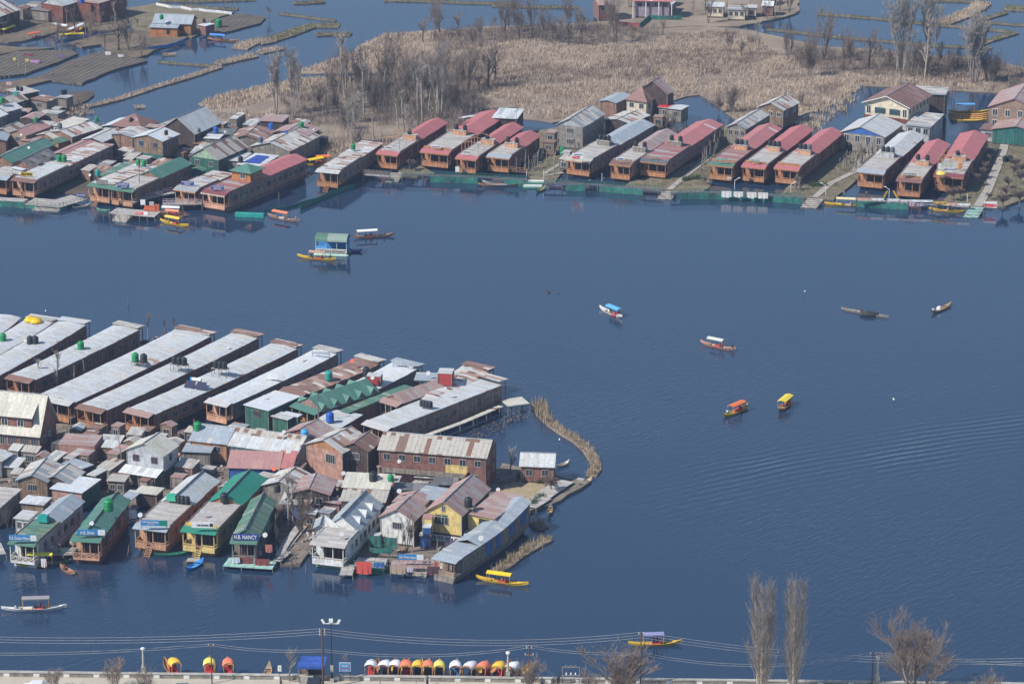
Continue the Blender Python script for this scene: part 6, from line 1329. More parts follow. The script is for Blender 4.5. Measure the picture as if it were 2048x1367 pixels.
# ---------------- small lean-tos and stores crowded between the houses ----------------
def foot(fr,m=0):
    return [loc(fr,x,y)[:2] for x,y in((-m,-m),(fr['w']+m,-m),(fr['w']+m,fr['l']+m),(-m,fr['l']+m))]
FPP=[(np.array(foot(f)),l_) for f,l_ in FP]
_used=set()
def fillers(poly,n,base,smin,smax,near=14):
    P=poly_world('P',poly,.4,8,0); c_=0; pts=scatter(P,n*60)
    for x,y in pts:
        if c_>=n: break
        rz=R(-21)+random.choice((0,0,PI/2))*0+random.uniform(-.15,.15); w_=random.uniform(smin,smax); l_=random.uniform(smin,smax*1.5); h=random.uniform(2.0,3.3)
        fr=dict(o=(x,y,0),rz=rz,w=w_,l=l_,ze=base+h); g=[(w_*i/3,l_*j/3) for i in range(4) for j in range(4)]; q=np.array([loc(fr,a,b_)[:2] for a,b_ in g]); bad=False
        if not inside(P,q).all(): continue
        for F,_ in FPP:
            if abs(F[0][0]-x)+abs(F[0][1]-y)>90 or np.abs(F.mean(0)-q.mean(0)).sum()>np.abs(F-F.mean(0)).sum(1).max()+9: continue
            if inside(F,q).any(): bad=True; break
            if inside(np.array([tuple(z_) for z_ in foot(fr,.1)]),np.array([F[0],F[1],F[2],F[3],(F[0]+F[1])/2,(F[2]+F[3])/2,(F[1]+F[2])/2,(F[0]+F[3])/2])).any(): bad=True; break
        if bad: continue
        cx,cy=loc(fr,w_/2,l_/2)[:2]; best=None
        for F,lb in FPP:
            m_=F.mean(0); d=math.hypot(m_[0]-cx,m_[1]-cy); nwd=len(SHORT.get(lb,lb).split())
            if nwd<=10 and (best is None or d<best[0]): best=(d,m_,SHORT.get(lb,lb))
        if not best or best[0]>near: continue
        dx,dy=cx-best[1][0],cy-best[1][1]; rel=('right of' if dx>0 else 'left of') if abs(dx)>abs(dy)*.6 else ('behind' if dy>0 else 'in front of')
        rk,rn=random.choice((('greyold','grey'),('rusty','rusty'),('patch','patched'),('deck','plank roofed'),('zinc','zinc roofed'),('pinkgrey','brownish'),('stripes','striped')))
        s=best[2]; s=s if s.startswith('the ') else 'the '+s; lab='small %s shed %s %s'%(rn,rel,s)
        if lab in _used or len(lab.split())>15: continue
        _used.add(lab); house(lab,fr,random.choice(('greyplank','darkbrown','plank','brown','grey','greyplank')),rk,random.choice(('flat','shed','flat','gy')),.5,z0=base,over=.15,fw=random.choice((0,1)),cat='shed',name='shed',cap=False)
        FPP.append((np.array(foot(fr)),lab)); FP.pop(); c_+=1
    return c_
nf=[fillers([(0,862),(230,868),(390,865),(700,885),(1000,945),(1000,985),(900,1000),(700,1040),(560,1030),(430,968),(260,1000),(0,1005)],48,.45,1.8,3.6),
 fillers([(600,1030),(760,1020),(900,1060),(930,1095),(780,1105),(620,1100)],6,.45,1.6,2.6),
 fillers([(0,225),(150,230),(330,258),(520,248),(620,262),(640,300),(560,330),(440,345),(330,385),(60,350),(0,330)],44,.35,2.0,4.2),
 fillers([(1060,300),(1110,262),(1250,262),(1390,255),(1300,330),(1110,350)],4,.42,2,3.2,30),
 fillers([(0,20),(240,0),(250,40),(60,75),(0,80)],8,.4,2.5,5,30), fillers([(1200,5),(1590,0),(1560,30),(1300,48),(1200,45)],5,.4,2.5,4.5,30)]
print('fillers',nf)
# ---------------- tanks and dishes on roofs ----------------
tank('c',435,405,5.0,'green','green tank on the rusty grey roofed houseboat',1.0)
tanks('a',[(540,740),(585,742)],4.6,'green','on the yellow signed houseboat',1.15)
tanks('a',[(1260,775),(1312,778)],4.9,'green','on the paired green awned boats',1.0)
tank('a',890,870,5.0,'teal','teal tank beside the white dish above the moss green awning',1.05)
tank('a',1395,850,5.0,'teal','small teal tank before the green gabled rear roof',.8)
tank('a',327,385,5.8,'green','green tank on the pink roofed cottage',.95)
tank('a',545,445,5.2,'grey','grey tank beside the wide patched roof',1.1)
tank('a',143,135,6.4,'teal','teal tank on the rust striped hut',.8,box=True)
tanks('a',[(163,95),(197,100)],5.2,'black','on the long low back shed',.8)
tanks('a',[(570,130),(595,125)],3.6,'black','on the small tin box shed',.85)
tank('a',20,210,6.2,'green','green tank at the left edge above the blue walled house',1.1)
tank('a',882,378,5.0,'green','green tank on the low pale shed by the water',.9)
tank('a',1195,385,5.4,'black','black tank left of the brown red hipped roof',.9)
tank('a',1515,500,6.9,'black','black tank on the arched grey roof',.85)
tanks('b',[(140,345),(195,352),(310,385)],5.6,'grey','on the flat dark canopy strip',.75)
tank('b',463,390,4.6,'blue','blue tank on the brick red flat hut',1.1)
tank('b',967,358,5.9,'blue','blue tank on the broad rusty roof, upper one',1.15)
tank('b',1242,350,5.4,'green','green tank on the pink rust roof',1.2)
tank('b',1102,415,4.9,'blue','small blue tank before the blue grey low roof',.85)
tank('b',873,478,5.4,'grey','grey tank on the broad rust and grey roof',1.0)
tank('b',690,660,4.2,'black','black tank behind the blue tarpaulin roof',1.1)
tank('d',218,825,.5,'green','green tank on the ground by the garden path',1.4)
tank('v',655,305,5.0,'green','green tank on the orange cottage',1.0)
tank('v',1325,355,3.4,'black','black tank on the brick outhouse',.8)
tank('v',1555,425,.5,'green','large green tank in the field right of the orange cottage',1.7)
tank('u',1290,50,6.2,'blue','blue tank on the dark flat roofed house',1.4)
tank('f',45,690,.5,'black','black tank behind the stems by the yellow cornered house',1.5)
tanks('f',[(1462,785),(1500,780),(1522,785)],.6,'black','on the bank by the rightmost path',.95)
tank('g',30,400,4.8,'green','green tank at the left edge of the raft',1.2)
tanks('g',[(295,425),(347,425)],4.9,'black','on the raft boat with grey rear awning',1.15)
tank('g',790,478,4.9,'green','green tank on the raft boat with orange rear awning',1.2)
def stand(k,x,y,z0,h,wd,label,n,cols,sc):
    P=W(k,x,y,z0); t=thing('tank_stand',label,'stand',P,R(-20)); m=MB()
    for a in(-wd/2,0,wd/2):
        for b_ in(-.6,.6): m.tube([(a,b_,0),(a,b_,h)],.06,4)
    m.tube([(-wd/2,-.6,0),(0,-.6,h)],.04,4); m.tube([(wd/2,-.6,0),(0,-.6,h)],.04,4); m.build('legs',M_wood,t)
    MB().box(-wd/2-.1,-.75,h,wd/2+.1,.75,h+.1).build('platform',M_wood,t)
    for i in range(n):
        q=(-wd/2+.6)+(wd-1.2)*i/max(1,n-1); c,s_=math.cos(R(-20)),math.sin(R(-20))
        tank(None,0,0,0,cols[i],('left ' if i==0 else 'right ' if i==n-1 else 'middle ')+cols[i]+' tank on the '+label,sc,at=(P.x+c*q,P.y+s_*q,P.z+h+.1))
stand('g',1365,640,4.8,.7,3.0,'low timber stand on the broad torn sheeted boat',2,['green','black'],1.25)
stand('g',1755,700,4.8,1.5,3.2,'timber tank stand of the boat left of the solar heater',3,['black']*3,1.05)
stand('h',425,590,4.8,1.6,3.0,'timber tank stand beside the solar heater',3,['black']*3,1.0)
stand('p',1020,740,.5,5.6,1.6,'tall iron tank tower before the yellow annex',1,['black'],1.25)
tank('h',1565,625,4.9,'teal','teal tank on the rust red corrugated boat',1.3)
tank('i',200,232,5.0,'black','black tank beside the little red roof cabin',1.3)
tanks('i',[(622,460),(640,463),(662,467),(685,470)],5.0,'black','on the long mauve walled houseboat',.85)
tank('h',188,1165,5.2,'green','green tank on the left half of the long row',1.3)
tank('h',1578,1065,4.3,'blue','bright blue tank on the blue grey sheet roof',1.35)
tank('h',1312,1245,5.0,'skyblue','sky blue tank at the end of the long row',1.3)
tank('o',1890,880,5.6,'green','green tank lying by the white chimney clutter',1.0)
tank('o',1590,870,5.6,'black','black tank by the white chimney clutter',1.3)
tank('l',1240,570,6.4,'green','green tank on the green latticed houseboat ridge',1.5)
tank('l',498,690,5.0,'teal','teal box tank on the white latticed houseboat',1.25,box=True)
tank('m',495,415,5.2,'mint','mint box tank on the plank decked tan boat',1.2,box=True)
tanks('m',[(570,440),(610,445),(655,450)],5.0,'black','on the tan boat with zinc rear roof',.9)
tank('m',1043,435,5.1,'black','black tank on the bright green roofed boat',1.2)
tank('m',1605,330,5.6,'black','black tank on the rusty patched slope',1.0)
tank('j',1495,1100,.6,'green','green tank under the silver gable house porch',1.1)
for k,x,y,z,l_,c,s in (('a',195,520,4.9,'white dish on the pink roofed cottage','white',1),('a',264,640,5.0,'white dish on the long dark green roof','white',1.1),('a',820,890,4.6,'white dish left of the teal tank','white',1.1),
 ('b',548,400,4.6,'white dish right of the blue tank on the brick red hut','white',.9),('b',1355,375,5.2,'white dish at the marsh end of the pink rust roof','white',.8),
 ('g',248,420,4.7,'white dish beside the black tank pair on the raft','white',1),('g',368,240,4.7,'white dish before the yellow floats','white',1.1),('g',722,490,4.7,'grey dish left of the green raft tank','grey',1.2),
 ('h',510,315,4.7,'white dish on the long zinc boat with rusty rear','white',1),('h',890,830,5.1,'white dish on the bright bluish hut roof','white',1),('h',1290,440,4.9,'white dish on the peach fronted boat','white',1.2),
 ('h',1812,465,5.8,'red dish at the far end of the rust red boat','red',1.3),('i',247,275,5.8,'white dish on the green dormer boat end','white',1.3),('i',670,245,5.9,'white dish left of the red roof cabin','white',1.5),('i',797,358,5.8,'white dish on the red and green roof','white',1.3),
 ('k',1265,315,6.0,'lower left of two dishes on the long grey row','white',1.2),('k',1298,285,6.0,'upper right of two dishes on the long grey row','white',1.2),('k',1415,395,5.0,'white dish left of the sky blue tank','white',1.1),('k',1478,425,5.0,'white dish under the sky blue tank','white',1.1),
 ('k',1186,710,4.6,'rust orange dish over the blue tarpaulin walls','red',1.3),('k',1977,760,2.2,'white dish on a tall mast before the black walled house','white',1.3),('n',905,35,5.2,'white dish on the long red house balcony','white',1.2),('n',905,265,4.7,'white dish before the dark corrugated strip roof','white',1.4),
 ('n',1655,250,4.9,'white dish above the yellow annex roof','white',1.2),('l',1047,765,5.4,'white dish behind the silver lettered board','white',1.3),('m',163,620,4.4,'white dish left of the blue and green board','white',1.4),('m',815,580,5.2,'grey dish on the tiled deck of the yellow boat','grey',1.4),
 ('m',1475,830,4.8,'white dish right of the blue and white board','white',1.4),('n',470,590,5.0,'white dish on the white dormered boat deck','white',1.3),('p',1165,800,4.5,'white dish on the blue panelled grey boat','white',1.5)):
    dish(k,x,y,z,l_,c,s)
# solar water heater, floats, parasol
P=W('h',165,700,4.9); t=thing('solar_heater','solar water heater with blue capped drum on a zinc boat','solar heater',P,R(-20)); MB().slab([(-2,-1,.1),(0,-1.1,.1),(0,.4,1),(-2,.4,1)],.06).slab([(.3,-1.1,.1),(2.2,-1,.1),(2.2,.4,1),(.3,.4,1)],.06).build('collector_panels',paint('collector',(.05,.05,.09),rough=.2),t)
MB().tube([(-.9,.6,1.25),(.9,.6,1.25)],.34,12).build('drum',M_white,t); MB().tube([(-1.25,.6,1.25),(-.9,.6,1.25)],.36,12).build('drum_cap',paint('cap_blue',(.05,.35,.7)),t)
FLT=paint('float_yellow',(.72,.45,.01),rough=.5)
for i,(x,y) in enumerate(((298,200),(352,212))):
    P=W('g',x,y,5.3); t=thing('parasol',('left' if i==0 else 'right')+' yellow parasol at the upper end of the raft boats','parasol',P,0,'yellow parasols'); MB().lathe((0,0,0),[(1.3,0),(1.25,.25),(1.0,.55),(.55,.85),(.08,1.0)],14).build('cover',FLT,t,True); MB().tube([(0,0,-1),(0,0,.9)],.05,5).build('mast',M_pole,t)
P=W('f',888,905,5.3); t=thing('parasol','yellow half parasol on the deck of the rightmost houseboat','parasol',P,0); MB().lathe((0,0,0),[(1.25,0),(1.2,.25),(1.0,.5),(.55,.75),(.05,.85)],14).build('cover',paint('parasol_yellow',(.66,.50,.12)),t,True); MB().tube([(0,0,-.6),(0,0,.8)],.05,5).build('mast',M_pole,t)
# ---------------- name boards ----------------
def multi(t,p,items):
    for a in items: panel(t,a[0],p+a[1],a[2],p+a[3],a[4])
RZ=R(-6)
sign('a',242,858,2.75,.95,'HOLLY WOOD',SY,SK,'yellow board lettered HOLLY WOOD with black letters',5.6,RZ,tw=.9,th=.62)
sign('a',930,925,2.6,.6,'GULZAR PALACE',SK,SW,'black board with white letters on the moss green awned boat',5.5,RZ,tw=.92,th=.6)
sign('a',1123,958,2.75,1.15,None,SN,SW,'blue board with white lines of lettering beside the black board',5.6,RZ,lines=[('YOUNG MANORA STAR',0,.92,2.5,.24,SW),('HOUSE BOAT',-.1,.6,2.4,.22,SW),('ALL DELUXE',.2,.22,1.2,.22,SW)])
sign('a',738,1048,2.2,.65,'SILK PALACE',SN,SW,'low dark blue board at the plank landing',2.2,R(-8),tw=.88,th=.5)
sign('b',205,848,2.9,1.0,None,SN,SW,'blue board headed MORNING STAR on the plank decked boat',5.6,RZ,lines=[('MORNING STAR',0,.78,2.6,.28,SW),('GROUP OF',0,.47,1.6,.16,SW),('DELUXE',0,.2,1.0,.22,SW)])
sign('b',478,888,2.9,1.0,None,SN,SW,'blue board headed YOUNG MORNING STAR on the green cupola boat',5.6,RZ,lines=[('YOUNG MORNING STAR',0,.78,2.6,.28,SW),('GROUP OF',0,.47,1.6,.16,SW),('SUPER DELUXE',0,.2,1.9,.22,SW)])
sign('w',1155,1085,2.9,1.15,None,SW,SW,'red and white board on the plank landing by the sofa',1.5,R(-8),extra=lambda t,p:panel(t,-1.4,p+.1,.45,p+1.05,SR),lines=[('SHANDEL',-.5,.75,1.5,.25,SW),('PALACE',-.5,.35,.8,.22,SW)])
for a in (('c',723,388,1.9,.55,'ATHENA','white board lettered in black on the first truss topped boat'),('c',1113,383,2.2,.55,'ROYAL PARK','white lettered board on the wide red houseboat'),('c',1370,427,1.9,.55,'FLOWER AT','white board lettered in black on the narrow truss topped boat')):
    sign(a[0],a[1],a[2],a[3],a[4],a[5],SW,SK,a[6],5.6,R(-7),tw=.85,th=.5)
sign('d',370,842,2.6,1.5,None,SW,SR,'white board with red block on the long blue grey roofed boat',6.0,R(-7),extra=lambda t,p:panel(t,-1.25,p+.1,.45,p+.8,SR),lines=[('HOUSE BOAT',.1,1.15,1.9,.26,SN),('ATHENA',-.4,.45,1.2,.2,SW)])
sign('d',783,867,1.9,.6,'ALZAMEIRA',SW,SN,'white board with blue letters on the small rusty roofed boat',5.8,R(-7),tw=.85,th=.5)
sign('d',1115,850,2.0,.4,'PALACE',paint('sign_cream',(.6,.5,.3)),SK,'faint cream board on the faded red slatted deck',5.4,R(-7))
sign('e',215,803,2.7,.5,'SHAHEEN PALACE',SG,SW,'long green board with white letters above the dark green awning',5.8,R(-7),tw=.92,th=.6)
sign('e',557,817,2.0,.45,'NAZNEEN',SG,SW,'short green board on the middle boat of three abreast',5.7,R(-7),tw=.9,th=.6)
sign('f',598,908,3.0,.5,'KARNAI PALACE',SK,SW,'white KARNAI PALACE letters on the short brown awned boat',5.7,R(-7),tw=.96,th=.8)
sign('f',953,857,2.6,.45,'CHERRY PALACE',SW,SN,'white and blue board below the washing on the rightmost boat',5.8,R(-7),tw=.9,th=.6)
sign('f',1335,1182,2.9,1.45,None,SW,SR,'red and white board by the mint landing steps',1.8,R(-7),extra=lambda t,p:(panel(t,-1.4,p+.08,.5,p+.95,SR),panel(t,.5,p+.25,1.35,p+.95,SR)),lines=[('KARNAI PALACE',-.5,.35,1.5,.22,SW),('DELUXE',.95,.6,.7,.26,SW)])
for nm,k,x,y,c1,c2 in(('small white plate on the railing of the green awned boat','e',295,995,SW,SG),('small green round plate on the middle boat of three abreast','e',630,990,SG,SW),('small white plate on the pale grey roofed boat railing','f',232,985,SW,SK),('small white plate on the short brown awned boat railing','f',580,1055,SW,SK),('small white plate on the wide red houseboat railing','c',1018,505,SW,SR)):
    sign(k,x,y,.8,.5,'1',c1,c2,nm,1.6,R(-7),tw=.3,th=.5,posts=.05)
sign('l',258,882,4.6,1.0,None,SB,SW,'blue and white board H.B. Dublon Palace on the latticed white boat',5.6,R(-3),extra=lambda t,p:(panel(t,1.3,p+.02,2.28,p+.98,SW),panel(t,1.75,p+.5,1.85,p+.6,SR,y=-.09)),lines=[('H.B. Dublon Palace',-.5,.45,3.4,.5,SW)])
sign('l',1040,820,4.6,1.0,None,SB,SW,'blue and white board H.B. Silver on the green roofed latticed boat',5.7,R(-1),extra=lambda t,p:(panel(t,1.1,p+.02,2.28,p+.98,SW),panel(t,1.65,p+.5,1.75,p+.6,SR,y=-.09)),lines=[('H.B. Silver',-.6,.45,2.4,.55,SW)])
sign('m',305,658,4.5,1.0,None,SB,SW,'blue and green board H.B Floating Palace on the tan boat',5.8,R(-4),extra=lambda t,p:panel(t,.95,p+.02,2.23,p+.98,SG),lines=[('H.B Floating Palace',-.6,.6,2.8,.42,SW),('Ph. 914712',-.5,.2,1.2,.14,SW)])
sign('m',815,680,3.7,.95,None,SW,SK,'white board H.B SHAMA on the bright green and yellow boat',5.8,R(-3),extra=lambda t,p:panel(t,1.2,p+.2,1.75,p+.8,SK),lines=[('H.B SHAMA',.05,.48,2.0,.32,SK)])
sign('m',1268,805,4.3,1.1,'H.B. NANCY',SN,SW,'navy blue board with bold white H.B. NANCY lettering',5.2,R(-3),tw=.88,th=.62)
sign('n',993,733,4.2,1.0,None,SB,SW,'blue and white board H.B. White House on the pink railed stage',3.0,R(-3),extra=lambda t,p:panel(t,.95,p+.02,2.08,p+.98,SW),lines=[('H.B. White House',-.55,.48,2.7,.45,SW)])
sign('h',978,595,2.4,.95,'',SW,SK,'blank white board on the narrow peach fronted boat',5.6,R(-6))
sign('h',1480,345,3.6,.5,'',paint('board_back',(.4,.45,.5)),SK,'back of a long board at the far end of the peach boat',6.0,R(-8))
sign('i',445,135,2.4,1.0,'',paint('board_back',(.4,.45,.5)),SK,'left of two grey board backs behind the green dormers',6.0,R(-8)); sign('i',537,145,1.3,.9,'',paint('board_back',(.4,.45,.5)),SK,'right of two grey board backs behind the green dormers',6.0,R(-8))
sign('J',1625,730,.9,1.3,'',SW,SK,'white upright notice on the green jetty by the truss topped boat',2.4,R(-5))
sign('w',1190,800,1.1,1.2,'',SW,SK,'white upright notice board behind the orange sofa',2.6,R(-5)); sign('w',1405,840,1.0,1.0,'',SW,SK,'tilted white notice board right of the orange sofa',2.4,R(10))
# ---------------- fabrics on rails, furniture ----------------
def cloth(label,k,x,y,w_,h_,col,z=1.5,rz=R(-6),pat=None,sag=.15):
    P=W(k,x,y,z); m=MB(); n=8
    for i in range(n):
        a,b_=-w_/2+w_*i/n,-w_/2+w_*(i+1)/n; o0,o1=.06*math.sin(i*1.9),.06*math.sin((i+1)*1.9); s0=sag*math.sin(PI*i/n); s1=sag*math.sin(PI*(i+1)/n)
        m.loft([(a,o0-.03,-h_-s0),(b_,o1-.03,-h_-s1),(b_,-.03,0),(a,-.03,0)],[(a,o0,-h_-s0),(b_,o1,-h_-s1),(b_,0,0),(a,0,0)])
        m.slab([(a,-.03,.03),(b_,-.03,.03),(b_,.35,-.15),(a,.35,-.15)],.02)
    if pat:
        mm,nt_,bb_=nodes('printed_cloth_'+str(len(bpy.data.materials))); tc_=nt_.nodes.new('ShaderNodeTexCoord'); vo=N(nt_,'ShaderNodeTexVoronoi',Scale=2.6,Randomness=.35); nt_.links.new(tc_.outputs['Object'],vo.inputs['Vector'])
        rr=nt_.nodes.new('ShaderNodeMapRange'); rr.inputs[1].default_value=.2; rr.inputs[2].default_value=.26; nt_.links.new(vo.outputs['Distance'],rr.inputs[0]); nt_.links.new(mixc(nt_,rr.outputs[0],pat,col),bb_.inputs['Base Color']); bb_.inputs['Roughness'].default_value=.9
    else: mm=paint('fabric_%02d%02d%02d'%tuple(int(c*99) for c in col),col,var=.12,rough=.9)
    o=m.build('hanging_cloth',mm); o.location=P; o.rotation_euler=(0,0,rz); return tag(o,label,'cloth','cloths hung over the rails')
cloth('white sheet with pink spot, leftmost on the long teal skirt','e',268,1125,2.3,1.4,(.68,.68,.70),2.4,pat=(.7,.4,.35))
cloth('white cloth printed with orange blobs, second on the long teal skirt','e',388,1130,2.2,1.1,(.72,.68,.66),2.4,pat=(.55,.15,.06),sag=.3)
cloth('white cloth printed with orange blobs, third on the long teal skirt','e',523,1135,2.2,1.2,(.72,.68,.66),2.4,pat=(.55,.15,.06),sag=.3)
cloth('squarest orange printed cloth, rightmost on the long teal skirt','e',638,1140,2.3,1.4,(.72,.68,.66),2.4,pat=(.5,.14,.05),sag=0)
for i,(x0,x1,y,c,n_) in enumerate(((115,240,1120,(.70,.36,.28),'salmon'),(240,365,1122,(.74,.73,.72),'white'),(395,510,1128,(.74,.73,.72),'white'),(515,590,1135,(.68,.62,.60),'off white'),(592,810,1138,(.74,.73,.74),'white'),(815,945,1152,(.62,.36,.06),'orange'),(935,1035,1165,(.70,.38,.32),'salmon'),(1035,1150,1170,(.74,.74,.74),'white'))):
    cloth('%s cover, %s from the left along the draped rail'%(n_,ordn(i)),'f',(x0+x1)/2,y,(x1-x0)/4.556/8.75,.45,c,2.5,R(-5),sag=.03)
for i,(x0,x1,c,n_) in enumerate(((592,650,(.42,.32,.34),'mauve'),(655,735,(.36,.31,.38),'grey lilac'),(738,775,(.22,.16,.26),'dark purple'),(780,835,(.38,.32,.45),'lilac'))):
    cloth('%s garment, %s of the washing under the white drape'%(n_,ordn(i)),'f',(x0+x1)/2,1155,(x1-x0)/4.556/8.75,.9,c,2.0,R(-5))
for k,x,y,w_,h_,c,l_,z in (('f',945,795,2.6,1.3,(.42,.44,.38),'grey green blanket in the washing on the rightmost boat',6.6),('f',1060,805,1.0,1.2,(.62,.25,.05),'orange cloth in the washing on the rightmost boat',6.5),('f',872,805,.6,1.3,(.7,.7,.7),'white cloth at the left of the rightmost boat washing',6.6),
 ('n',635,768,2.5,2.1,(.62,.10,.08),'large red and white cloth over the teal barge',2.6),('n',752,775,1.8,.9,(.05,.14,.42),'blue board cloth over the teal barge',2.0),('n',893,805,2.6,1.2,(.42,.33,.24),'tan blanket on the pink railed stage',2.3),('n',985,808,1.1,.8,(.50,.45,.55),'lilac cloth between the tan blanket and the steps',2.3),('n',1170,805,2.3,1.5,(.10,.05,.06),'dark checked blanket on the pink railed stage',2.4),
 ('m',1270,1022,2.1,1.0,(.20,.06,.06),'left maroon rug on the mint raft',1.8),('m',1445,1035,2.4,1.2,(.22,.06,.06),'right maroon rug on the mint raft',1.9),('m',1510,885,1.2,1.3,(.42,.16,.12),'brown red towel above the mint raft',4.0),('m',1160,1020,1.5,.9,(.5,.55,.6),'grey white cloth on the left of the mint raft',1.9),
 ('l',495,1120,.9,1.4,(.66,.62,.66),'white curtain on the yellow canopied shikara, lower left',2.0),('j',1620,1090,1.6,1.4,(.55,.52,.36),'cream sheet on the silver house porch rail',2.6),('i',848,965,1.0,1.7,(.66,.09,.02),'bright orange cloth on the long red house',3.6),('n',1268,625,.9,1.3,(.12,.08,.12),'dark garment on the yard washing line',2.6),('n',1305,605,.8,.9,(.16,.12,.22),'purple garment on the yard washing line',2.8),
 ('o',905,1010,0.9,.8,(.5,.5,.5),'grey cloth by the red window',2.0),('u',545,945,2.6,.7,(.45,.26,.48),'lilac cloth on the upper field fence',1.4),('u',425,928,1.1,.7,(.55,.48,.15),'yellow cloth on the upper field fence',1.4),('u',228,910,.9,.7,(.6,.5,.12),'yellow cloth at the left of the upper field fence',1.4),('u',140,1290,1.6,.8,(.6,.35,.38),'pink cloth at the lower field corner',1.4),('u',1700,815,1.6,.8,(.66,.64,.62),'white cloth at the head of the furrowed field',1.4),('u',1900,860,1.6,.6,(.6,.58,.6),'pale cloth at the end of the furrowed field',1.4),('u',960,860,1.6,.7,(.2,.14,.28),'purple cloth on the upper field bank',1.4),('u',450,850,2.6,.6,(.25,.04,.07),'dark red cloth lying on the upper field',1.0)):
    cloth(l_,k,x,y,w_,h_,c,z)
ribbon('field_fence','v',[(445,735),(590,720),(730,705),(875,665),(1040,600)],.12,paint('fence_blue',(.05,.2,.42)),1.3,.9,None,None,'blue plastic sheet fence along the cottage bank','fence')
ribbon('field_fence','v',[(570,45),(700,70),(800,95),(960,95),(1130,130),(1250,130)],.15,paint('fence_white',(.6,.62,.65)),1.1,.8,None,None,'white plastic sheet fence behind the orange cottage','fence')
ribbon('field_fence','v',[(1250,132),(1360,150),(1500,160),(1760,190)],.15,paint('fence_white',(.6,.62,.65)),1.1,.8,None,None,'white sheet fence at the end of the cottage plot','fence')
ribbon('field_fence','x',[(870,160),(1055,178)],.15,paint('fence_red',(.3,.06,.07)),1.4,1.1,None,None,'dark red net fence before the far veranda house','fence')
ribbon('field_fence','x',[(1060,178),(1130,115),(1210,120),(1380,120)],.15,M_teal,1.6,1.2,None,None,'green net fence before the far veranda house','fence')
ribbon('net_fence','c',[(0,860),(250,750),(450,680)],.08,paint('net_green',(.03,.16,.13)),1.1,1.3,None,None,'green net sagging from the stilted grey houseboat','net')
ribbon('net_fence','b',[(900,1085),(1100,1060),(1370,980)],.08,paint('net_green',(.03,.16,.13)),.7,.9,None,None,'green net in the water right of the largest boat','net')
ribbon('green_float','b',[(640,1115),(900,1125)],.9,paint('float_teal',(.03,.34,.29)),.9,1.1,None,None,'bright teal floating drum before the largest houseboat','float')
P=W('w',1380,1010,1.35); t=thing('sofa','orange sofa with high side on the plank landing','sofa',P,R(-5)); oc=paint('sofa_orange',(.52,.13,.07)); MB().box(-1.5,-.4,0,1.0,.5,.5).build('seat',oc,t); MB().box(-1.5,.5,0,1.0,.7,1.0).build('backrest',oc,t); MB().box(1.0,-.4,0,1.2,.7,1.5).box(1.2,-.3,0,2.0,.5,1.4).build('armrest',oc,t)
def chair(k,x,y,z,c,label,rz=0):
    P=W(k,x,y,z); t=thing('chair',label,'chair',P,rz,'plastic chairs'); m=paint('chair_'+str(int(c[0]*99)),c)
    MB().box(-.25,-.25,.42,.25,.25,.48).build('seat',m,t); MB().slab([(-.25,.25,.45),(.25,.25,.45),(.25,.36,1.0),(-.25,.36,1.0)],.04).build('backrest',m,t)
    for a in(-.22,.22):
        for b_ in(-.22,.22): MB().box(a-.03,b_-.03,0,a+.03,b_+.03,.42).build('leg',m,t)
for i,(x,y) in enumerate(((580,1040),(610,1020),(625,1045))): chair('l',x,y,1.3,(.62,.45,.52),'%s pale pink plastic chair heaped on the lower left stage'%ordn(i),i*2.)
for i,(x,y) in enumerate(((1070,770),(1110,768),(1160,772))): chair('n',x,y,1.6,(.62,.40,.44),'%s pink chair from the left on the blanket hung stage'%ordn(i),i*1.5)
def bundle(k,x,y,z,w_,d_,h_,c,label,name='bundle'):
    P=W(k,x,y,z); m=MB(); 
    m.lathe((0,0,0),[(.5,0),(.52,.25),(.44,.6),(.25,.9),(.05,1)],10); o=m.build(name,paint('bundle_%02d%02d%02d'%tuple(int(q*99) for q in c),c,var=.3,scale=3)); o.location=P; o.scale=(w_,d_,h_); return tag(o,label,name.replace('_',' '))
bundle('o',1690,880,5.4,1.2,1.0,1.2,(.35,.36,.38),'heap of white and grey clutter around the brick chimney')
bundle('m',1420,1000,1.0,.7,.7,1.0,(.5,.25,.32),'pink bundle on the mint raft')
bundle('g',1420,425,1.6,2.5,1.2,.8,(.10,.09,.09),'dark heap on the cluttered waterside terrace'); bundle('g',1530,385,1.6,1.2,.9,.7,(.3,.2,.17),'reddish heap on the cluttered waterside terrace')
bundle('l',830,960,1.3,1.5,1.2,1.0,(.32,.3,.26),'pale clutter between the two lower left houseboats')
bundle('j',390,850,.5,3.0,1.4,.5,(.42,.40,.35),'pile of pale planks beside the big red house','plank_pile')
ch=W('o',1700,760,4.4); t=thing('chimney','round brick chimney with thin rod above the pale rust roof','chimney',ch,0); MB().lathe((0,0,0),[(.35,0),(.35,1.4),(.5,1.5),(.5,1.65),(.3,1.7)],12).build('stack',WM('tan'),t); MB().tube([(0,0,1.7),(0,0,4.2)],.06,5).build('rod',WM('tan'),t)
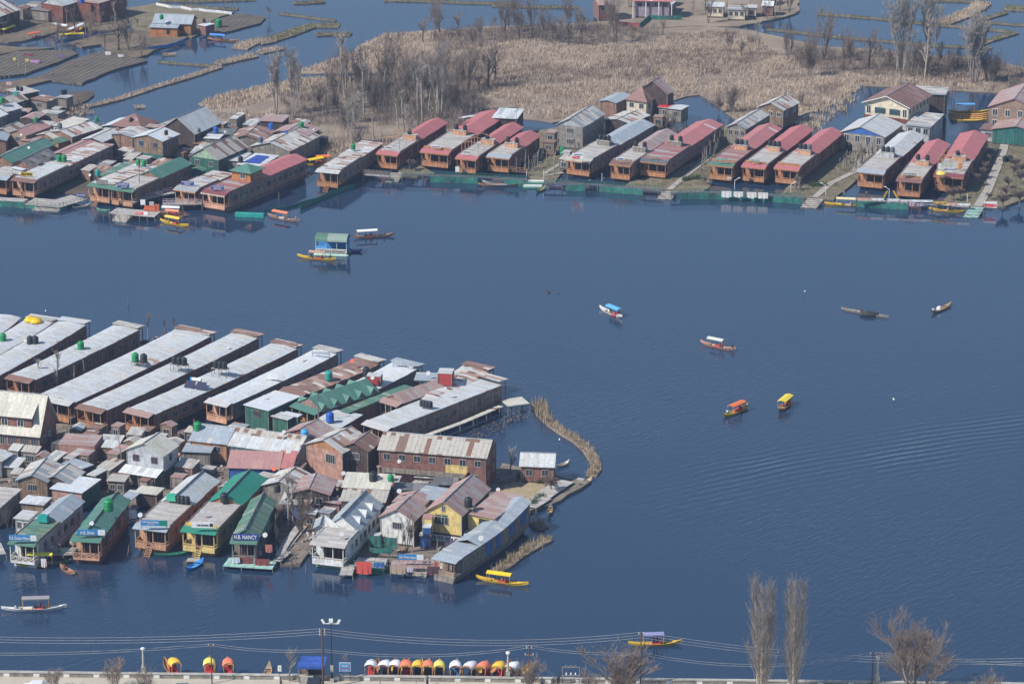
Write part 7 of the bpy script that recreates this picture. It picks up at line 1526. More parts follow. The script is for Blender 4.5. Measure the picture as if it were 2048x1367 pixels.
# white lamp posts of the gardens
def garden_lamp(k,x,y,h,label,side=1,z=1.3):
    P=W(k,x,y,z); t=thing('lamp_post',label,'lamp post',P,0,'white garden lamp posts'); MB().tube([(0,0,0),(0,0,h)],.07,6).build('pole',M_white,t)
    if side: MB().tube([(0,0,h-.05),(side*1.1,0,h+.55)],.07,5).build('arm',M_white,t); MB().box(side*1.0-.3,-.12,h+.5,side*1.0+.3,.12,h+.62).build('lamp_head',M_white,t)
garden_lamp('e',350,1108,2.2,'white angled lamp post by the cloth hung gangway',1); garden_lamp('e',918,1145,2.1,'white angled lamp post beside the pale bare stems',1); garden_lamp('e',1272,1160,2.2,'white angled lamp post at the head of the garden path',-1)
garden_lamp('f',410,1120,2.1,'white angled lamp post between the yellow boards',-1); garden_lamp('f',1123,1165,2.1,'straight white post right of the round trees',0); garden_lamp('d',1900-0,1160,2.1,'white angled post at the left of the cloth hung gangway',1) if False else None
garden_lamp('d',605,1085,1.9,'thick white post before the rusty roofed boat',0); garden_lamp('A',1622,370,2.2,'left white post of the striped landing steps',0); garden_lamp('A',1838,370,2.2,'right white post of the striped landing steps',0)
for i,(x,y) in enumerate(((380,1120),(450,1120))):
    P=W('f',x,y,1.6); o=MB().slab([(-.8,0,0),(.1,0,1.7),(.5,.05,1.7),(-.3,.05,0)] if i==0 else [(-.2,0,1.7),(.7,0,.0),(1.1,.05,.0),(.2,.05,1.7)],.08).build('yellow_board',FLT); o.location=P; tag(o,('left' if i==0 else 'right')+' slanting yellow board by the draped rail','board','slanting yellow boards')
# ---------------- boats on the lake ----------------
YE=(.62,.40,.03); WH=(.66,.66,.64); OR=(.66,.17,.05); BR=(.33,.19,.11); LB=(.10,.36,.68); DKP=(.05,.05,.07)
S=shikara
S('n',1485,890,1885,945,'yellow shikara with arched yellow canopy beside the reed fringe',YE,(.70,.50,.02),cp=(.22,.68),people=[(.5,'sit',(.5,.3,.35),'person seated under the canopy by the reed fringe')])
S('G',272,645,878,705,'yellow shikara with thin brown canopy before the floating shop',YE,(.42,.27,.20),cp=(.32,.72),people=[(.35,'sit',DKP,'person in black at the front of the brown canopied shikara'),(.86,'sit',DKP,'boatman at the stern of the brown canopied shikara')])
S('G',1160,350,1800,312,'brown shikara with white canopy behind the floating shop',BR,(.72,.73,.72),cp=(.08,.58),people=[(.3,'sit',DKP,'dark clothed person under the white canopy'),(.42,'sit',(.05,.1,.3),'blue clothed person under the white canopy'),(.75,'sit',DKP,'boatman crouching at the stern of the white canopied shikara')],seats=(.5,.03,.04))
S('H',122,352,412,475,'white shikara with bright blue canopy, alone in mid lake',WH,(.10,.36,.66),cp=(.38,.90),wd=1.5,seats=(.5,.03,.06),people=[(.48,'sit',DKP,'person in dark clothes under the bright blue canopy')])
S('H',1412,795,1865,890,'worn pink brown shikara with pale grey canopy',(.42,.24,.18),(.52,.53,.48),cp=(.22,.66),people=[(.9,'sit',DKP,'boatman in dark clothes at the stern of the grey canopied shikara')],seats=(.5,.08,.04),paddle=True)
S('I',102,1035,302,950,'yellow shikara with orange red canopy',YE,(.66,.17,.06),cp=(.28,.80),people=[(.17,'sit',(.55,.58,.62),'boatman in white at the orange red canopied shikara')],wd=1.4)
S('I',540,990,640,905,'small yellow canopied shikara seen end on',(.45,.28,.12),(.66,.52,.06),cp=(.2,.85),wd=1.6,people=[(.4,'sit',(.5,.45,.45),'person in pale clothes in the end on yellow shikara')])
S('I',1032,182,1405,250,'long low plain boat carrying a dark heap of weed',(.24,.215,.19),None,wd=1.0,decks=False,inner=(.2,.18,.15),people=[(.42,'sit',(.3,.06,.06),'person in dark red bending on the weed boat')],cat='rowing boat',name='rowing_boat',group=None,sheer=.25)
bundle('I',1255,238,.1,4.0,1.4,.9,(.035,.035,.03),'dark heap of pulled lake weed on the long low boat','weed_heap')
S('I',1745,222,1905,145,'small boat with yellow bow loaded with white sacks',(.30,.22,.12),None,wd=1.2,people=[(.08,'sit',(.6,.62,.64),'boatman in white at the stern of the sack boat')],cat='rowing boat',name='rowing_boat',group=None)
bundle('I',1805,195,.2,1.2,1.0,.9,(.6,.58,.55),'white sacks in the small boat with yellow bow')
S('B',8,212,490,196,'long white shikara with plain grey canopy, bottom left',WH,(.26,.25,.26),cp=(.32,.74),wd=1.3,people=[(.22,'sit',(.6,.6,.62),'boatman in white in the long white shikara'),(.52,'sit',DKP,'passenger in black in the long white shikara'),(.60,'sit',DKP,'second passenger in black in the long white shikara'),(.72,'sit',(.25,.04,.05),'passenger in dark red in the long white shikara')],cz=2.2)
S('E',440,635,850,622,'yellow shikara with lilac blue canopy near the tall poplars',YE,(.22,.22,.42),cp=(.27,.66),people=[(.48,'stand',DKP,'left person standing in the lilac canopied shikara'),(.54,'stand',(.2,.03,.03),'right person standing in the lilac canopied shikara'),(.72,'sit',DKP,'boatman in the lilac canopied shikara')],cz=2.0)
S('b',935,1140,1225,1195,'brown shikara with orange canopy and white seats off the largest houseboat',(.30,.20,.15),(.66,.20,.10),cp=(.18,.66),seats=(.6,.58,.55),people=[(.9,'sit',(.55,.5,.45),'boatman in cream in the brown orange canopied shikara')],paddle=True)
S('b',-45,1190,215,1240,'yellow shikara with yellow canopy and dark interior at the landing',YE,(.66,.48,.06),cp=(.22,.72)); S('b',-60,1140,165,1160,'shikara with white and orange canopy behind the yellow one',BR,(.66,.25,.15),cp=(.3,.85)); S('b',-75,1115,175,1125,'shikara with white canopy, rearmost at the plank landing',BR,(.72,.72,.72),cp=(.2,.85))
S('e',1225,1248,1690,1268,'yellow shikara with cream canopy before the garden lamps',YE,(.62,.55,.30),cp=(.33,.76),seats=(.6,.5,.45)); S('f',768,1218,1100,1245,'yellow shikara with cream yellow canopy beside the mint steps',YE,(.60,.56,.26),cp=(.22,.58),seats=(.6,.35,.2))
S('A',1000,447,1590,437,'long brown rowboat lined with light blue at the green jetty',BR,None,inner=LB,wd=1.5,decks=False,cat='rowing boat',name='rowing_boat',group=None)
S('A',1060,415,1500,408,'second light blue lined rowboat tied behind the first',(.5,.5,.48),None,inner=LB,wd=1.2,decks=False,cat='rowing boat',name='rowing_boat',group=None)
S('A',1740,540,1872,470,'mossy green canoe below the striped landing steps',(.20,.26,.14),None,wd=1.1,cat='rowing boat',name='rowing_boat',group=None); S('d',65,1140,255,1145,'thin pink rowboat under the green jetty',(.55,.28,.30),None,wd=.9,cat='rowing boat',name='rowing_boat',group=None)
S('l',175,1182,560,1188,'yellow shikara with long flat yellow canopy, lower left boats',(.55,.33,.05),(.66,.58,.05),cp=(.38,1.12),cz=2.3); S('l',500,1175,830,1148,'dark green canoe behind the yellow canopied shikara',(.05,.10,.09),None,wd=1.2,cat='rowing boat',name='rowing_boat',group=None,people=[(.68,'stand',(.06,.09,.12),'person in grey standing in the dark green canoe')])
S('l',682,1205,855,1295,'small wooden boat rowed by a person in orange',(.30,.19,.13),None,wd=1.25,inner=(.4,.15,.08),cat='rowing boat',name='rowing_boat',group=None,people=[(.3,'sit',(.70,.10,.03),'person in bright orange paddling the small wooden boat')],paddle=True)
S('m',305,1000,700,968,'slim dark green canoe behind the tan boat steps',(.02,.13,.08),None,inner=(.02,.2,.12),wd=1.1,cat='rowing boat',name='rowing_boat',group=None); S('m',640,1158,830,1048,'bright blue rowboat below the yellow steps',(.03,.20,.60),None,inner=(.1,.35,.6),wd=1.3,cat='rowing boat',name='rowing_boat',group=None)
S('i',1815,1068,1912,1012,'small tan boat at the end of the floating plank',(.42,.32,.2),None,inner=(.5,.42,.28),wd=1.1,cat='rowing boat',name='rowing_boat',group=None); S('i',1640,922,1740,885,'whitish canoe beside the brick garden hut',(.5,.48,.42),None,wd=.9,cat='rowing boat',name='rowing_boat',group=None); S('n',2040,420,2056,340,'dark skiff at the quay below the teal annex',(.15,.14,.13),None,wd=1.0,cat='rowing boat',name='rowing_boat',group=None)
S('a',880,1178,1005,1192,'pale green canoe left of the railed timber steps',(.10,.28,.20),None,wd=.9,cat='rowing boat',name='rowing_boat',group=None); S('a',660,1170,832,1135,'grey canoe moored at the large plank landing',(.3,.3,.28),None,wd=.9,cat='rowing boat',name='rowing_boat',group=None)
for i,(y,c) in enumerate(((335,YE),(360,(.58,.30,.05)),(378,(.55,.26,.07)),(395,(.58,.30,.06)),(412,(.62,.40,.06)))):
    S('f',950+i*6,y,1335-i*8,y-4+i,'%s from the back of the orange moored shikaras by the channel'%ordn(i),c,(.10,.30,.62) if i==0 else None,cp=(.18,.62),cz=2.3,inner=(.55,.28,.12),group='shikaras moored side by side in the channel')
S('b',1300,690,1460,660,'shikara with bright yellow cover beside the red roofed boat',YE,(.72,.50,.01),cp=(0,.85),wd=1.7); S('b',1375,655,1520,650,'shikara with orange cover behind the yellow one',OR,(.70,.17,.04),cp=(0,.9),wd=1.5)
for k,x0,y0,x1,y1,l_,h_,c in (('u',1370,245,1590,188,'grey shikara with white canopy under the dark house',(.1,.1,.1),(.62,.66,.70)),('u',1050,560,1330,440,'shikara with long bright white canopy by the upper field',YE,(.74,.75,.76)),('u',870,630,1370,600,'blue shikara with yellow striped canopy by the upper field',(.08,.2,.35),(.66,.52,.04)),('u',400,625,640,580,'shikara with orange red canopy by the upper field',(.5,.5,.55),(.66,.13,.06)),('u',0,560,250,470,'shikara with yellow canopy at the left edge',(.2,.18,.15),(.66,.55,.06)),('u',820,440,1100,490,'shikara with thin white canopy behind the bright white one',(.4,.25,.1),(.6,.62,.64)),('v',1380,615,1890,650,'brown shikara with blue and white canopy by the orange cottage',BR,(.08,.25,.62))):
    S(k,x0,y0,x1,y1,l_,h_,c,cp=(.08,.55) if k=='v' else (.12,.9))
# floating shop
fr=FF('G',560,395,1045,415,3.6,3.4); t=thing('floating_shop','floating food shop with arched green roof and blue side on a pontoon','floating shop',fr['o'],fr['rz']); w_=fr['w']
GP=paint('pontoon_mint',(.48,.66,.56),var=.1); BP=paint('shop_blue',(.06,.24,.60),var=.12)
for y in(.0,3.4): MB().tube([(-.4,y,.15),(0,y,.2),(w_,y,.2),(w_+.4,y,.15)],[.2,.38,.38,.2],10).build('pontoon',GP,t)
MB().box(-.1,-.2,.5,w_+.1,3.6,.62).build('deck',WM('teal'),t); MB().box(w_-.05,.1,.62,w_,3.5,3.3).box(0,3.4,.62,w_,3.5,3.3).build('side_wall',BP,t)
MB().box(.05,.0,.62,w_-.05,.06,1.55).build('counter_front',M_white,t); MB().box(.1,-.02,1.56,w_*.32,.03,2.15).build('blue_screen',paint('screen_blue',(.12,.36,.75)),t)
for x in(0,w_*.33,w_*.68,w_): MB().box(x-.05,-.02,.62,x+.05,.08,3.35).build('post',GP,t)
for nm,xa,xb,mm in(('roof',-.15,w_*.38,RM('greenold')),('roof',w_*.38,w_+.15,paint('roof_grey_green',(.22,.29,.25),var=.1))):
    m=MB(); n=10
    for i in range(n):
        a0,a1=PI*i/n,PI*(i+1)/n; m.slab([(xa,1.75-2.05*math.cos(a0),3.3+1.15*math.sin(a0)),(xb,1.75-2.05*math.cos(a0),3.3+1.15*math.sin(a0)),(xb,1.75-2.05*math.cos(a1),3.3+1.15*math.sin(a1)),(xa,1.75-2.05*math.cos(a1),3.3+1.15*math.sin(a1))],.06)
    m.build(nm,mm,t)
text_part('VS FAST FOOD RESTAURANT',t,w_*.5,-.03,1.05,.6,w_*.94,paint('letter_brown',(.18,.10,.09)))
S('G',1100,560,1290,560,'small navy rowboat tied right of the floating shop',(.02,.08,.28),None,wd=1.3,cat='rowing boat',name='rowing_boat',group=None)
# people on land and jetties
person(W('f',205,1118,1.5),R(200),'person in brown standing at the draped rail','stand',(.25,.18,.12)); person(W('e',1685,1185,1.5),R(200),'person with pale cap by the cream canopied shikara','stand',(.2,.16,.12)) if False else None
person(W('u',1165,1045,.6),R(30),'person in pink bending in the furrowed field','sit',(.5,.12,.25)); person(W('u',820,1185,.6),R(60),'person in pale blue at the edge of the furrowed field','sit',(.4,.55,.65))
person(W('l',685,1045,1.3),R(180),'person in dark coat beside the heaped pink chairs','stand',(.06,.05,.06)); person(W('n',212,605,.6),R(180),'left white clothed person in the yard by the plank path','stand',(.6,.62,.62),(.5,.5,.5)); person(W('n',255,605,.6),R(160),'right white clothed person in the yard by the plank path','stand',(.62,.62,.6),(.5,.5,.5))
person(W('j',845,895,.6),R(180),'person in dark red in the doorway of the pink brick hut','stand',(.25,.04,.05)); person(W('m',1460,1010,1.0),R(170),'person in black on the mint raft','stand',(.03,.03,.05)); person(W('g',1592,395,1.6),R(0),'person in brown on the waterside terrace','stand',(.14,.10,.07))
# posts standing in the water and on land
def post(k,x0,y0,h,label,lean=(0,0),r=.09,z=-.3,mat=None,group='poles and stakes'):
    P=W(k,x0,y0,max(0,z)); o=MB().tube([(0,0,z-max(0,z)),(lean[0]*h*.5+.05,lean[1]*h*.5,h*.5),(lean[0]*h,lean[1]*h,h)],[r,r*.9,r*.7],6).build('pole',mat or M_pole); o.location=P; return tag(o,label,'pole',group)
post('l',1445,1110,2.4,'pale stake in the water between the green and tan boats',(.2,0)); post('g',1250,50,1.6,'lone stake in open water above the raft'); post('b',1038,1005,2.0,'pale stake right of the largest houseboat'); post('b',1195,1180,2.4,'thin stake by the brown orange canopied shikara',r=.05)
post('z',625,830,8.5,'leaning timber pole at the tip of the mud bank',(-.28,0),.13,.3); post('a',1090,700,7,'tall pole left of the brown house with blue shutters',(0,0),.1,.3); post('a',1275,1080,8.5,'tall pale pole before the blue lettered boards',(0,0),.12,1); post('d',765,590,6.5,'tall thin pole behind the long blue grey roof',(-.1,0),.09,.4); post('d',880,590,5.5,'second thin pole behind the long blue grey roof',(0,0),.08,.4)
post('k',1700,340,10.5,'tall bare pole behind the brick fronted house',(-.03,0),.15,.4); post('j',780,640,5.8,'dark pole at the corner of the big red house',(0,0),.1,.4); post('j',1345,1020,6.5,'tall pole beside the silver gable house',(-.08,0),.1,.4); post('x',115,940,4.0,'leaning stick beside the white roofed shed',(.12,0),.06,4); post('m',1748,1140,1.6,'stake right of the mint raft'); post('m',1790,1110,1.8,'second stake right of the mint raft'); post('i',1245,625,2.4,'stake near the plank walkway end'); post('p',950,760,6.8,'left tall iron rod of the yellow annex tower',(0,0),.06,.5); post('p',1075,700,5.2,'right tall iron rod of the yellow annex tower',(0,0),.06,.5)
post('f',1190,540,4.2,'left stake behind the rightmost boat',(0,0),.07,3) if False else None
post('f',1492,240,10,'tall thin pole left of the right edge house',(0,0),.12,.3); post('f',35,420,7,'leaning pole above the yellow cornered house roof',(-.12,0),.09,.3); post('e',455,300,6.0,'dark pole in the scrub behind the slatted hall',(-.1,0),.1,.3)
post('y',2040,530,9,'thin leaning pole in the channel at the top right',(-.1,0),.07,.0); post('v',425,770,9.5,'tall thin pale pole left of the blue sheet fence',(0,0),.08,.4); post('n',90,820,1.3,'short stake near the plank gangway'); post('n',118,805,1.5,'second short stake near the plank gangway'); post('n',195,850,1.6,'third short stake near the plank gangway'); post('p',1950,900,1.3,'short stake in the reed fringe')
# ---------------- trees ----------------
def row(desc,lst,group,cat='tree',name='bare_tree'):
    lst=sorted(lst,key=lambda a:W(a[1],a[2],a[3]).x)
    for i,a in enumerate(lst): tree(a[0],a[1],a[2],a[3],a[4],('%s from the left of '%ordn(i)).replace('first from the left','leftmost')+desc,group,z=a[5] if len(a)>5 else .3,cat=cat,name=name,sxy=a[6] if len(a)>6 else 1)
row('the pale bare trees behind the truss topped boats',[('pole','Z',590,830,92),('pole','Z',745,800,185),('pole2','Z',758,800,125),('pole','Z',890,900,140),('pole2','Z',1030,840,123),('pole2','Z',1155,1010,100),('pole','Z',1205,1030,112),('pole','Z',1350,940,145),('pole2','Z',1392,900,85),('pole','Z',1460,900,150),('multi2','Z',1485,915,135),('pole','Z',1310,880,140),('multi2','Z',805,1130,92),('slim','Z',965,1070,58),('multi2','Z',205,895,112),('multi2','Z',345,925,125),('pole2','Z',800,760,60),('spread','Z',1250,800,80)],'bare trees of the marsh edge')
row('the dark spreading trees at the upper middle of the marsh',[('spread2','Z',1350,330,75),('spread2','Z',1480,245,62),('spread2','Z',1620,260,66),('spread2','Z',1860,690,128),('spread2','Z',1915,640,110),('multi','Z',1700,710,90),('spread2','Z',1790,710,50),('multi','Z',1600,740,80),('multi','Z',1440,300,60),('multi','Z',1980,260,65)],'spreading marsh trees')
row('the dark bare trees along the upper channel',[('spread2','x',40,250,62),('spread2','x',160,262,62),('multi','x',250,240,58),('spread2','x',395,332,80),('spread2','x',460,262,60),('spread2','x',520,342,74),('spread2','x',620,312,74),('multi','x',885,332,78),('spread2','x',1010,290,45),('spread2','x',1235,262,50),('spread','x',1460,120,40),('spread','x',1160,270,30),('slim','x',1640,120,40),('slim','x',1720,120,42),('slim','x',1810,120,42),('slim','x',1900,110,42)],'bare trees of the upper channel')
row('the trees on the right of the marsh',[('spread2','x',1830,425,55),('pole','x',1960,435,95),('multi','x',1740,405,42),('multi','y',490,465,88),('spread2','y',845,525,112),('pole','y',1060,545,135),('multi2','y',1095,580,160),('pole','y',1275,620,170),('multi2','y',1300,562,150),('multi2','y',1650,655,130),('multi2','y',1680,640,115),('spread2','y',1530,520,60),('multi','y',410,470,60),('multi','y',220,470,60),('spread2','y',1000,540,60),('pole2','y',1925,790,50),('slim','y',100,740,45),('slim','y',205,750,40),('slim','y',350,700,40),('spread2','y',1215,480,60)],'bare trees on the right of the marsh')
row('the lopped stumps behind the large cream house',[('pollard','y',840,745,26),('pollard','y',895,725,20),('pollard','y',1090,665,42),('pollard','y',1205,685,36),('pollard','y',1480,745,36),('pollard','y',1500,750,36),('pollard','y',1000,690,14)],'lopped stumps')
row('the bushy thickets in the right half of the marsh',[('thicket','y',380,590,60),('thicket','y',700,470,30),('thicket','y',1800,650,52),('thicket','y',1480,560,35),('thicket','y',1250,550,35),('thicket','x',1750,860,48),('thicket','x',1660,850,30),('bush','y',1960,700,30),('bush','y',320,830,30)],'thickets of the marsh',cat='bush',name='bare_thicket')
row('the slender multi stemmed trees behind the middle boats',[('multi','Z',700+60*i+random.uniform(-20,20),random.uniform(620,960),random.uniform(60,95)) for i in range(14)],'slender trees behind the middle boats')
def wood(desc,poly,n,kinds,hmin,hmax,grp):
    P=poly_world('P',poly,.3,8,0); q=scatter(P,n); q=q[np.argsort(q[:,0])]
    for i,(x,y) in enumerate(q):
        L_=Vector((x,y,.25)); k=kinds[i%len(kinds)]; ref=dict(pole=12,pole2=10,multi=10,multi2=11,spread2=10,spread=10,thicket=6.5,slim=7)[k]
        tree(k,'P',0,0,0,('%s from the left of '%ordn(i)).replace('first from the left','leftmost')+desc,grp,at=L_,sc=random.uniform(hmin,hmax)/ref)
wood('the fine bare trees in the brown scrub of the marsh',[(640,180),(740,155),(960,105),(985,200),(930,290),(870,322),(700,325),(620,270)],11,('multi','multi2','pole','spread2','multi'),6,11,'fine bare trees in the scrub')
wood('the fine bare trees along the top of the marsh',[(830,62),(1190,48),(1330,66),(1300,92),(1040,85),(900,105)],15,('multi','spread2','multi','pole2'),6,10,'fine bare trees along the top')
wood('the fine bare trees on the right marsh edge',[(1560,95),(1750,102),(1870,118),(1950,118),(2045,142),(2045,165),(1900,165),(1700,155),(1600,140)],16,('multi','spread2','multi2','multi'),6,11,'fine bare trees of the right marsh edge')
wood('the fine dark trees before the top left houses',[(60,80),(110,60),(250,30),(260,60),(240,90),(120,110)],8,('multi','spread2','pole2'),5,9,'bare trees before the top left houses')
wood('the fine bare trees beside the far huts',[(1200,48),(1300,50),(1500,50),(1590,30),(1590,10),(1400,40)],7,('multi','slim','spread2'),4,8,'bare trees beside the far huts')
row('the low dark thickets behind the middle boats',[('thicket','Z',740,1010,40),('thicket','Z',1590,860,45),('thicket','Z',1500,840,40),('thicket','Z',1200,870,40),('thicket','Z',1050,700,35),('thicket','Z',850,700,35),('thicket','Z',540,830,35),('thicket','Z',1420,780,40),('thicket','Z',1650,640,35),('thicket','Z',960,880,35),('thicket','Z',660,850,28)],'thickets behind the middle boats',cat='bush',name='bare_thicket')
row('the bare trees among the upper left fields',[('pole','u',235,360,58),('multi2','u',1130,310,55),('pollard','u',1650,810,42),('spread2','u',1870,790,95),('pole','u',1820,390,60),('spread2','z',1075,220,32),('spread','z',1760,100,28),('slim','z',1830,60,25),('multi','z',480,360,35),('slim','u',400,1180,30),('slim','u',290,1080,30),('spread2','u',450,400,50),('multi','z',1010,400,60),('multi','z',1100,440,45),('spread2','Z',150,150,40)],'bare trees of the upper left fields')
row('the pollarded stems near the whitewashed gabled house',[('pollard','d',290,820,32),('pollard','d',350,790,32),('pollard','d',170,760,24),('pollard','d',560,700,32),('pollard','d',620,690,30),('pollard','d',690,680,30),('pollard','d',100,820,24),('pollard','d',40,860,28),('slim','d',130,1030,58),('slim','d',60,900,30),('pollard','d',835,560,26),('multi','d',1230,580,28),('multi','d',1290,590,30),('pollard','d',480,690,24),('spread','d',1340,330,24),('slim','d',395,830,30)],'pollarded garden stems')
def stems(desc,k,a,b,n,h,kind='slim',jit=8):
    out=[]
    for i in range(n):
        f=(i+.5)/n; out.append((kind if i%3 else 'pollard',k,a[0]+(b[0]-a[0])*f+random.uniform(-jit,jit),a[1]+(b[1]-a[1])*f+random.uniform(-jit,jit),h*random.uniform(.75,1.2)))
    row(desc,out,'slender garden stems',name='garden_sapling')
stems('the thin stems along the faded red slatted boat','d',(1250,1040),(1640,680),24,34); stems('the thin stems on the path beside the green awned boat','d',(1560,1010),(1800,600),20,34)
stems('the thin stems along the right boat of three abreast','e',(1060,960),(1450,660),28,34); stems('the thin stems left of the pale grey roofed boat','f',(60,900),(470,540),30,36); stems('the second row of thin stems by the garden lawn','f',(-30,880),(220,640),18,32)
stems('the stems at the right end of the short red houseboat','c',(1740,610),(1960,560),9,42); stems('the stems in the garden by the striped steps','c',(1880,560),(2040,440),8,24); stems('the pale stems in front of the right boat of three','e',(950,1110),(1030,1120),7,34,jit=12)
stems('the stems rightmost beside the gravel path','f',(1180,900),(1330,640),14,32); stems('the stems along the upper garden edge','e',(130,800),(250,560),14,34)
row('the round headed dense small trees of the right gardens',[('round','J',740,765,43),('round','f',990,1150,50),('round','f',1060,1130,42),('round','f',1210,1015,48),('round','f',1330,1140,28),('round','f',1445,1215,54),('round','f',1500,1040,42),('round','f',1560,860,40),('round','f',1280,900,40),('round','e',35,1060,30),('round','f',1600,1180,55),('round','f',1540,930,44),('round','f',1600,1000,48),('round','f',1480,1120,40),('round','f',1290,820,36),('round','f',1330,760,34),('round','f',1620,900,40),('round','f',1240,950,42)],'round headed small trees')
row('the bare trees standing before the zinc raft boats',[('pole2','g',180,715,44),('pole','g',382,890,86),('slim','g',485,855,55),('pole','g',553,905,114),('slim','g',722,845,44),('slim','g',830,795,50),('spread','g',640,560,30),('slim','g',1595,700,22)],'bare trees of the raft')
row('the lopped trunks at the far end of the raft',[('pole2','g',1440,405,64),('pollard','g',1632,420,58,.3,.7),('pollard','g',1695,385,56,.3,.7),('slim','g',1318,520,42),('slim','g',1355,520,42)],'lopped trunks of the raft')
row('the bare trees of the crowded lower yard',[('multi','g',1500,850,36),('pollard','k',235,450,75),('thicket','k',60,420,22),('pole','k',1345,1340,155),('pole','k',1405,1330,140),('spread','k',1600,1010,66),('thicket','k',1540,1330,62),('thicket','k',1250,1330,40),('spread','k',1070,500,24),('slim','k',820,440,18),('multi','n',960,700,70),('pole2','n',1005,705,62),('slim','n',890,660,40),('slim','p',600,980,44),('slim','p',870,810,34),('pollard','k',680,840,22),('spread','j',1300,790,34),('multi','k',2000,1330,42),('thicket','n',150,560,40),('slim','n',350,560,26),('pollard','l',60,700,26),('pollard','l',140,760,28),('multi','l',90,780,36),('pollard','j',1170,640,36),('bush','n',700,560,30)],'bare trees of the lower yard')
tree('spread','i',1290,985,72,'spreading tree with tan leaves beside the long red house',None); tree('round','i',1600,1115,56,'round bare tree in front of the brick garden hut',None); tree('round','i',1560,1085,46,'small round bare tree left of the garden hut quay',None); tree('slim','i',1780,990,16,'tiny bare tree in the cove water',None,z=0); tree('slim','n',1600,830,16,'small bare shrub at the foot of the reed fringe',None)
# ---------------- lakeside road, wall and its furniture (foreground) ----------------
WT=1.75; RD=.95
A_=W('P',-900,1329.5,WT); B_=W('P',2950,1374,WT); d_=(B_-A_).normalized(); nn=Vector((d_.y,-d_.x,0)); nn=nn if nn.y<0 else -nn     # nn: towards the road
WR=math.atan2(d_.y,d_.x)
def onwall(px,off=0.0,z=WT):
    """point on the wall line below photo column px, off metres towards the road"""
    t=(px+900)/3850; q=A_.lerp(B_,t); 
    for _ in range(6):
        X=1024+FPX*q.x/(q.y*ct+(CH-q.z)*st); q=q+d_*((px-X)/FPX*(q.y*ct+(CH-q.z)*st))
    q=q+nn*off; return Vector((q.x,q.y,z))
LW=(B_-A_).length
t=thing('parapet_wall','long low stone wall with pale coping and white blocks along the lake road','wall',(A_.x,A_.y,0),WR)
m=MB(); m.box(0,-.45,-.8,LW,0,WT-.15); m.build('stonework',paint('wall_stone',(.27,.25,.22),var=.35,scale=1.2),t)
c=MB(); k_=int(LW/2.4)
for i in range(k_): c.box(LW*i/k_+.01,-.55,WT-.149,LW*(i+1)/k_-.01,.08,WT+random.uniform(-.015,.015))
c.build('coping',M_conc,t)
for i in range(int(LW/4.6)): MB().box(1+i*4.6,-.51,WT-.75,1.9+i*4.6,-.451,WT-.2).build('white_block',M_white,t)
R0=A_+nn*.45; R1=B_+nn*.45
b=MB(); o_=nn*60; b.slab([(R0.x,R0.y,RD),(R0.x+o_.x,R0.y+o_.y,RD),(R1.x+o_.x,R1.y+o_.y,RD),(R1.x,R1.y,RD)],3.2); tag(b.build('road',G_sand),None,None,None,'structure')
# lamp pillars
def pillar(px,label):
    P=onwall(px,-.1,WT-.15); t=thing('lamp_pillar',label,'lamp post',P,WR,'white lamp pillars on the wall'); m_=M_conc
    MB().box(-.32,-.32,0,.32,.32,1.0).build('plinth',m_,t); MB().lathe((0,0,1.0),[(.26,0),(.2,.5),(.13,2.6),(.2,2.75)],10).build('shaft',m_,t); MB().lathe((0,0,3.75),[(.18,0),(.32,.15),(.34,.35),(.2,.45)],10).build('lamp_head',M_white,t)
pillar(287,'white lamp pillar on the wall left of the orange canopied trio'); pillar(1016,'white lamp pillar right of the moored shikara row'); pillar(1755,'white lamp pillar on the wall beside the large bare tree')
# utility poles and wires
def proj_h(px,py,base):
    """height above base so that the top shows at row py"""
    lo,hi=0,40
    for _ in range(40):
        mid=(lo+hi)/2; q=Vector((base.x,base.y,base.z+mid)); zc=q.y*ct+(CH-q.z)*st; yy=683.5-FPX*((q.z-CH)*ct+q.y*st)/zc
        if yy>py: lo=mid
        else: hi=mid
    return lo
def upole(px,off,pytop,label,r=.13,arms=((.4,.9),),mat=None,z=RD):
    P=onwall(px,off,z); h=proj_h(px,pytop,P); t=thing('utility_pole',label,'utility pole',P,WR,'utility poles along the road'); MB().tube([(0,0,-.3),(0,0,h)],[r,r*.75],8).build('pole',mat or paint('rusty_steel',(.10,.065,.055)),t)
    for dz,w_ in arms:
        MB().box(-w_/2,-.06,h-dz,w_/2,.06,h-dz+.1).build('crossarm',M_pole,t)
        for s in(-1,0,1): MB().tube([(s*w_*.42,0,h-dz+.1),(s*w_*.42,0,h-dz+.35)],.05,5).build('insulator',M_white,t)
    return P+Vector((0,0,h))
p0=upole(-520,2,1238,'utility pole beyond the left edge'); p1=upole(650,3.5,1256,'tall rusty utility pole left of the floodlight mast',.17,((.35,.9),(.75,.9),(1.15,.9))); p2=upole(1281,3,1263,'brown utility pole before the lilac canopied shikara',.14); p3=upole(2400,3,1290,'utility pole beyond the right edge'); q1=upole(427,2.2,1286,'thin dark utility pole between the small moored shikaras',.1); q2=upole(1743,1.2,1303,'short utility pole left of the large bare tree',.12)
s1=upole(1059,2.5,1290,'transformer pole with many insulators by the bush',.13,((.5,.9),(1.6,1.4))); 
WMAT=paint('wire_metal',(.42,.42,.40),rough=.4)
def wire(a,b,sag,label,r=.018):
    pts=[a.lerp(b,i/20)-Vector((0,0,4*sag*(i/20)*(1-i/20))) for i in range(21)]; o=a; m_=MB().tube([tuple(p-o) for p in pts],r,4).build('power_line',WMAT); m_.location=o; return tag(m_,label,'power line','power lines along the road')
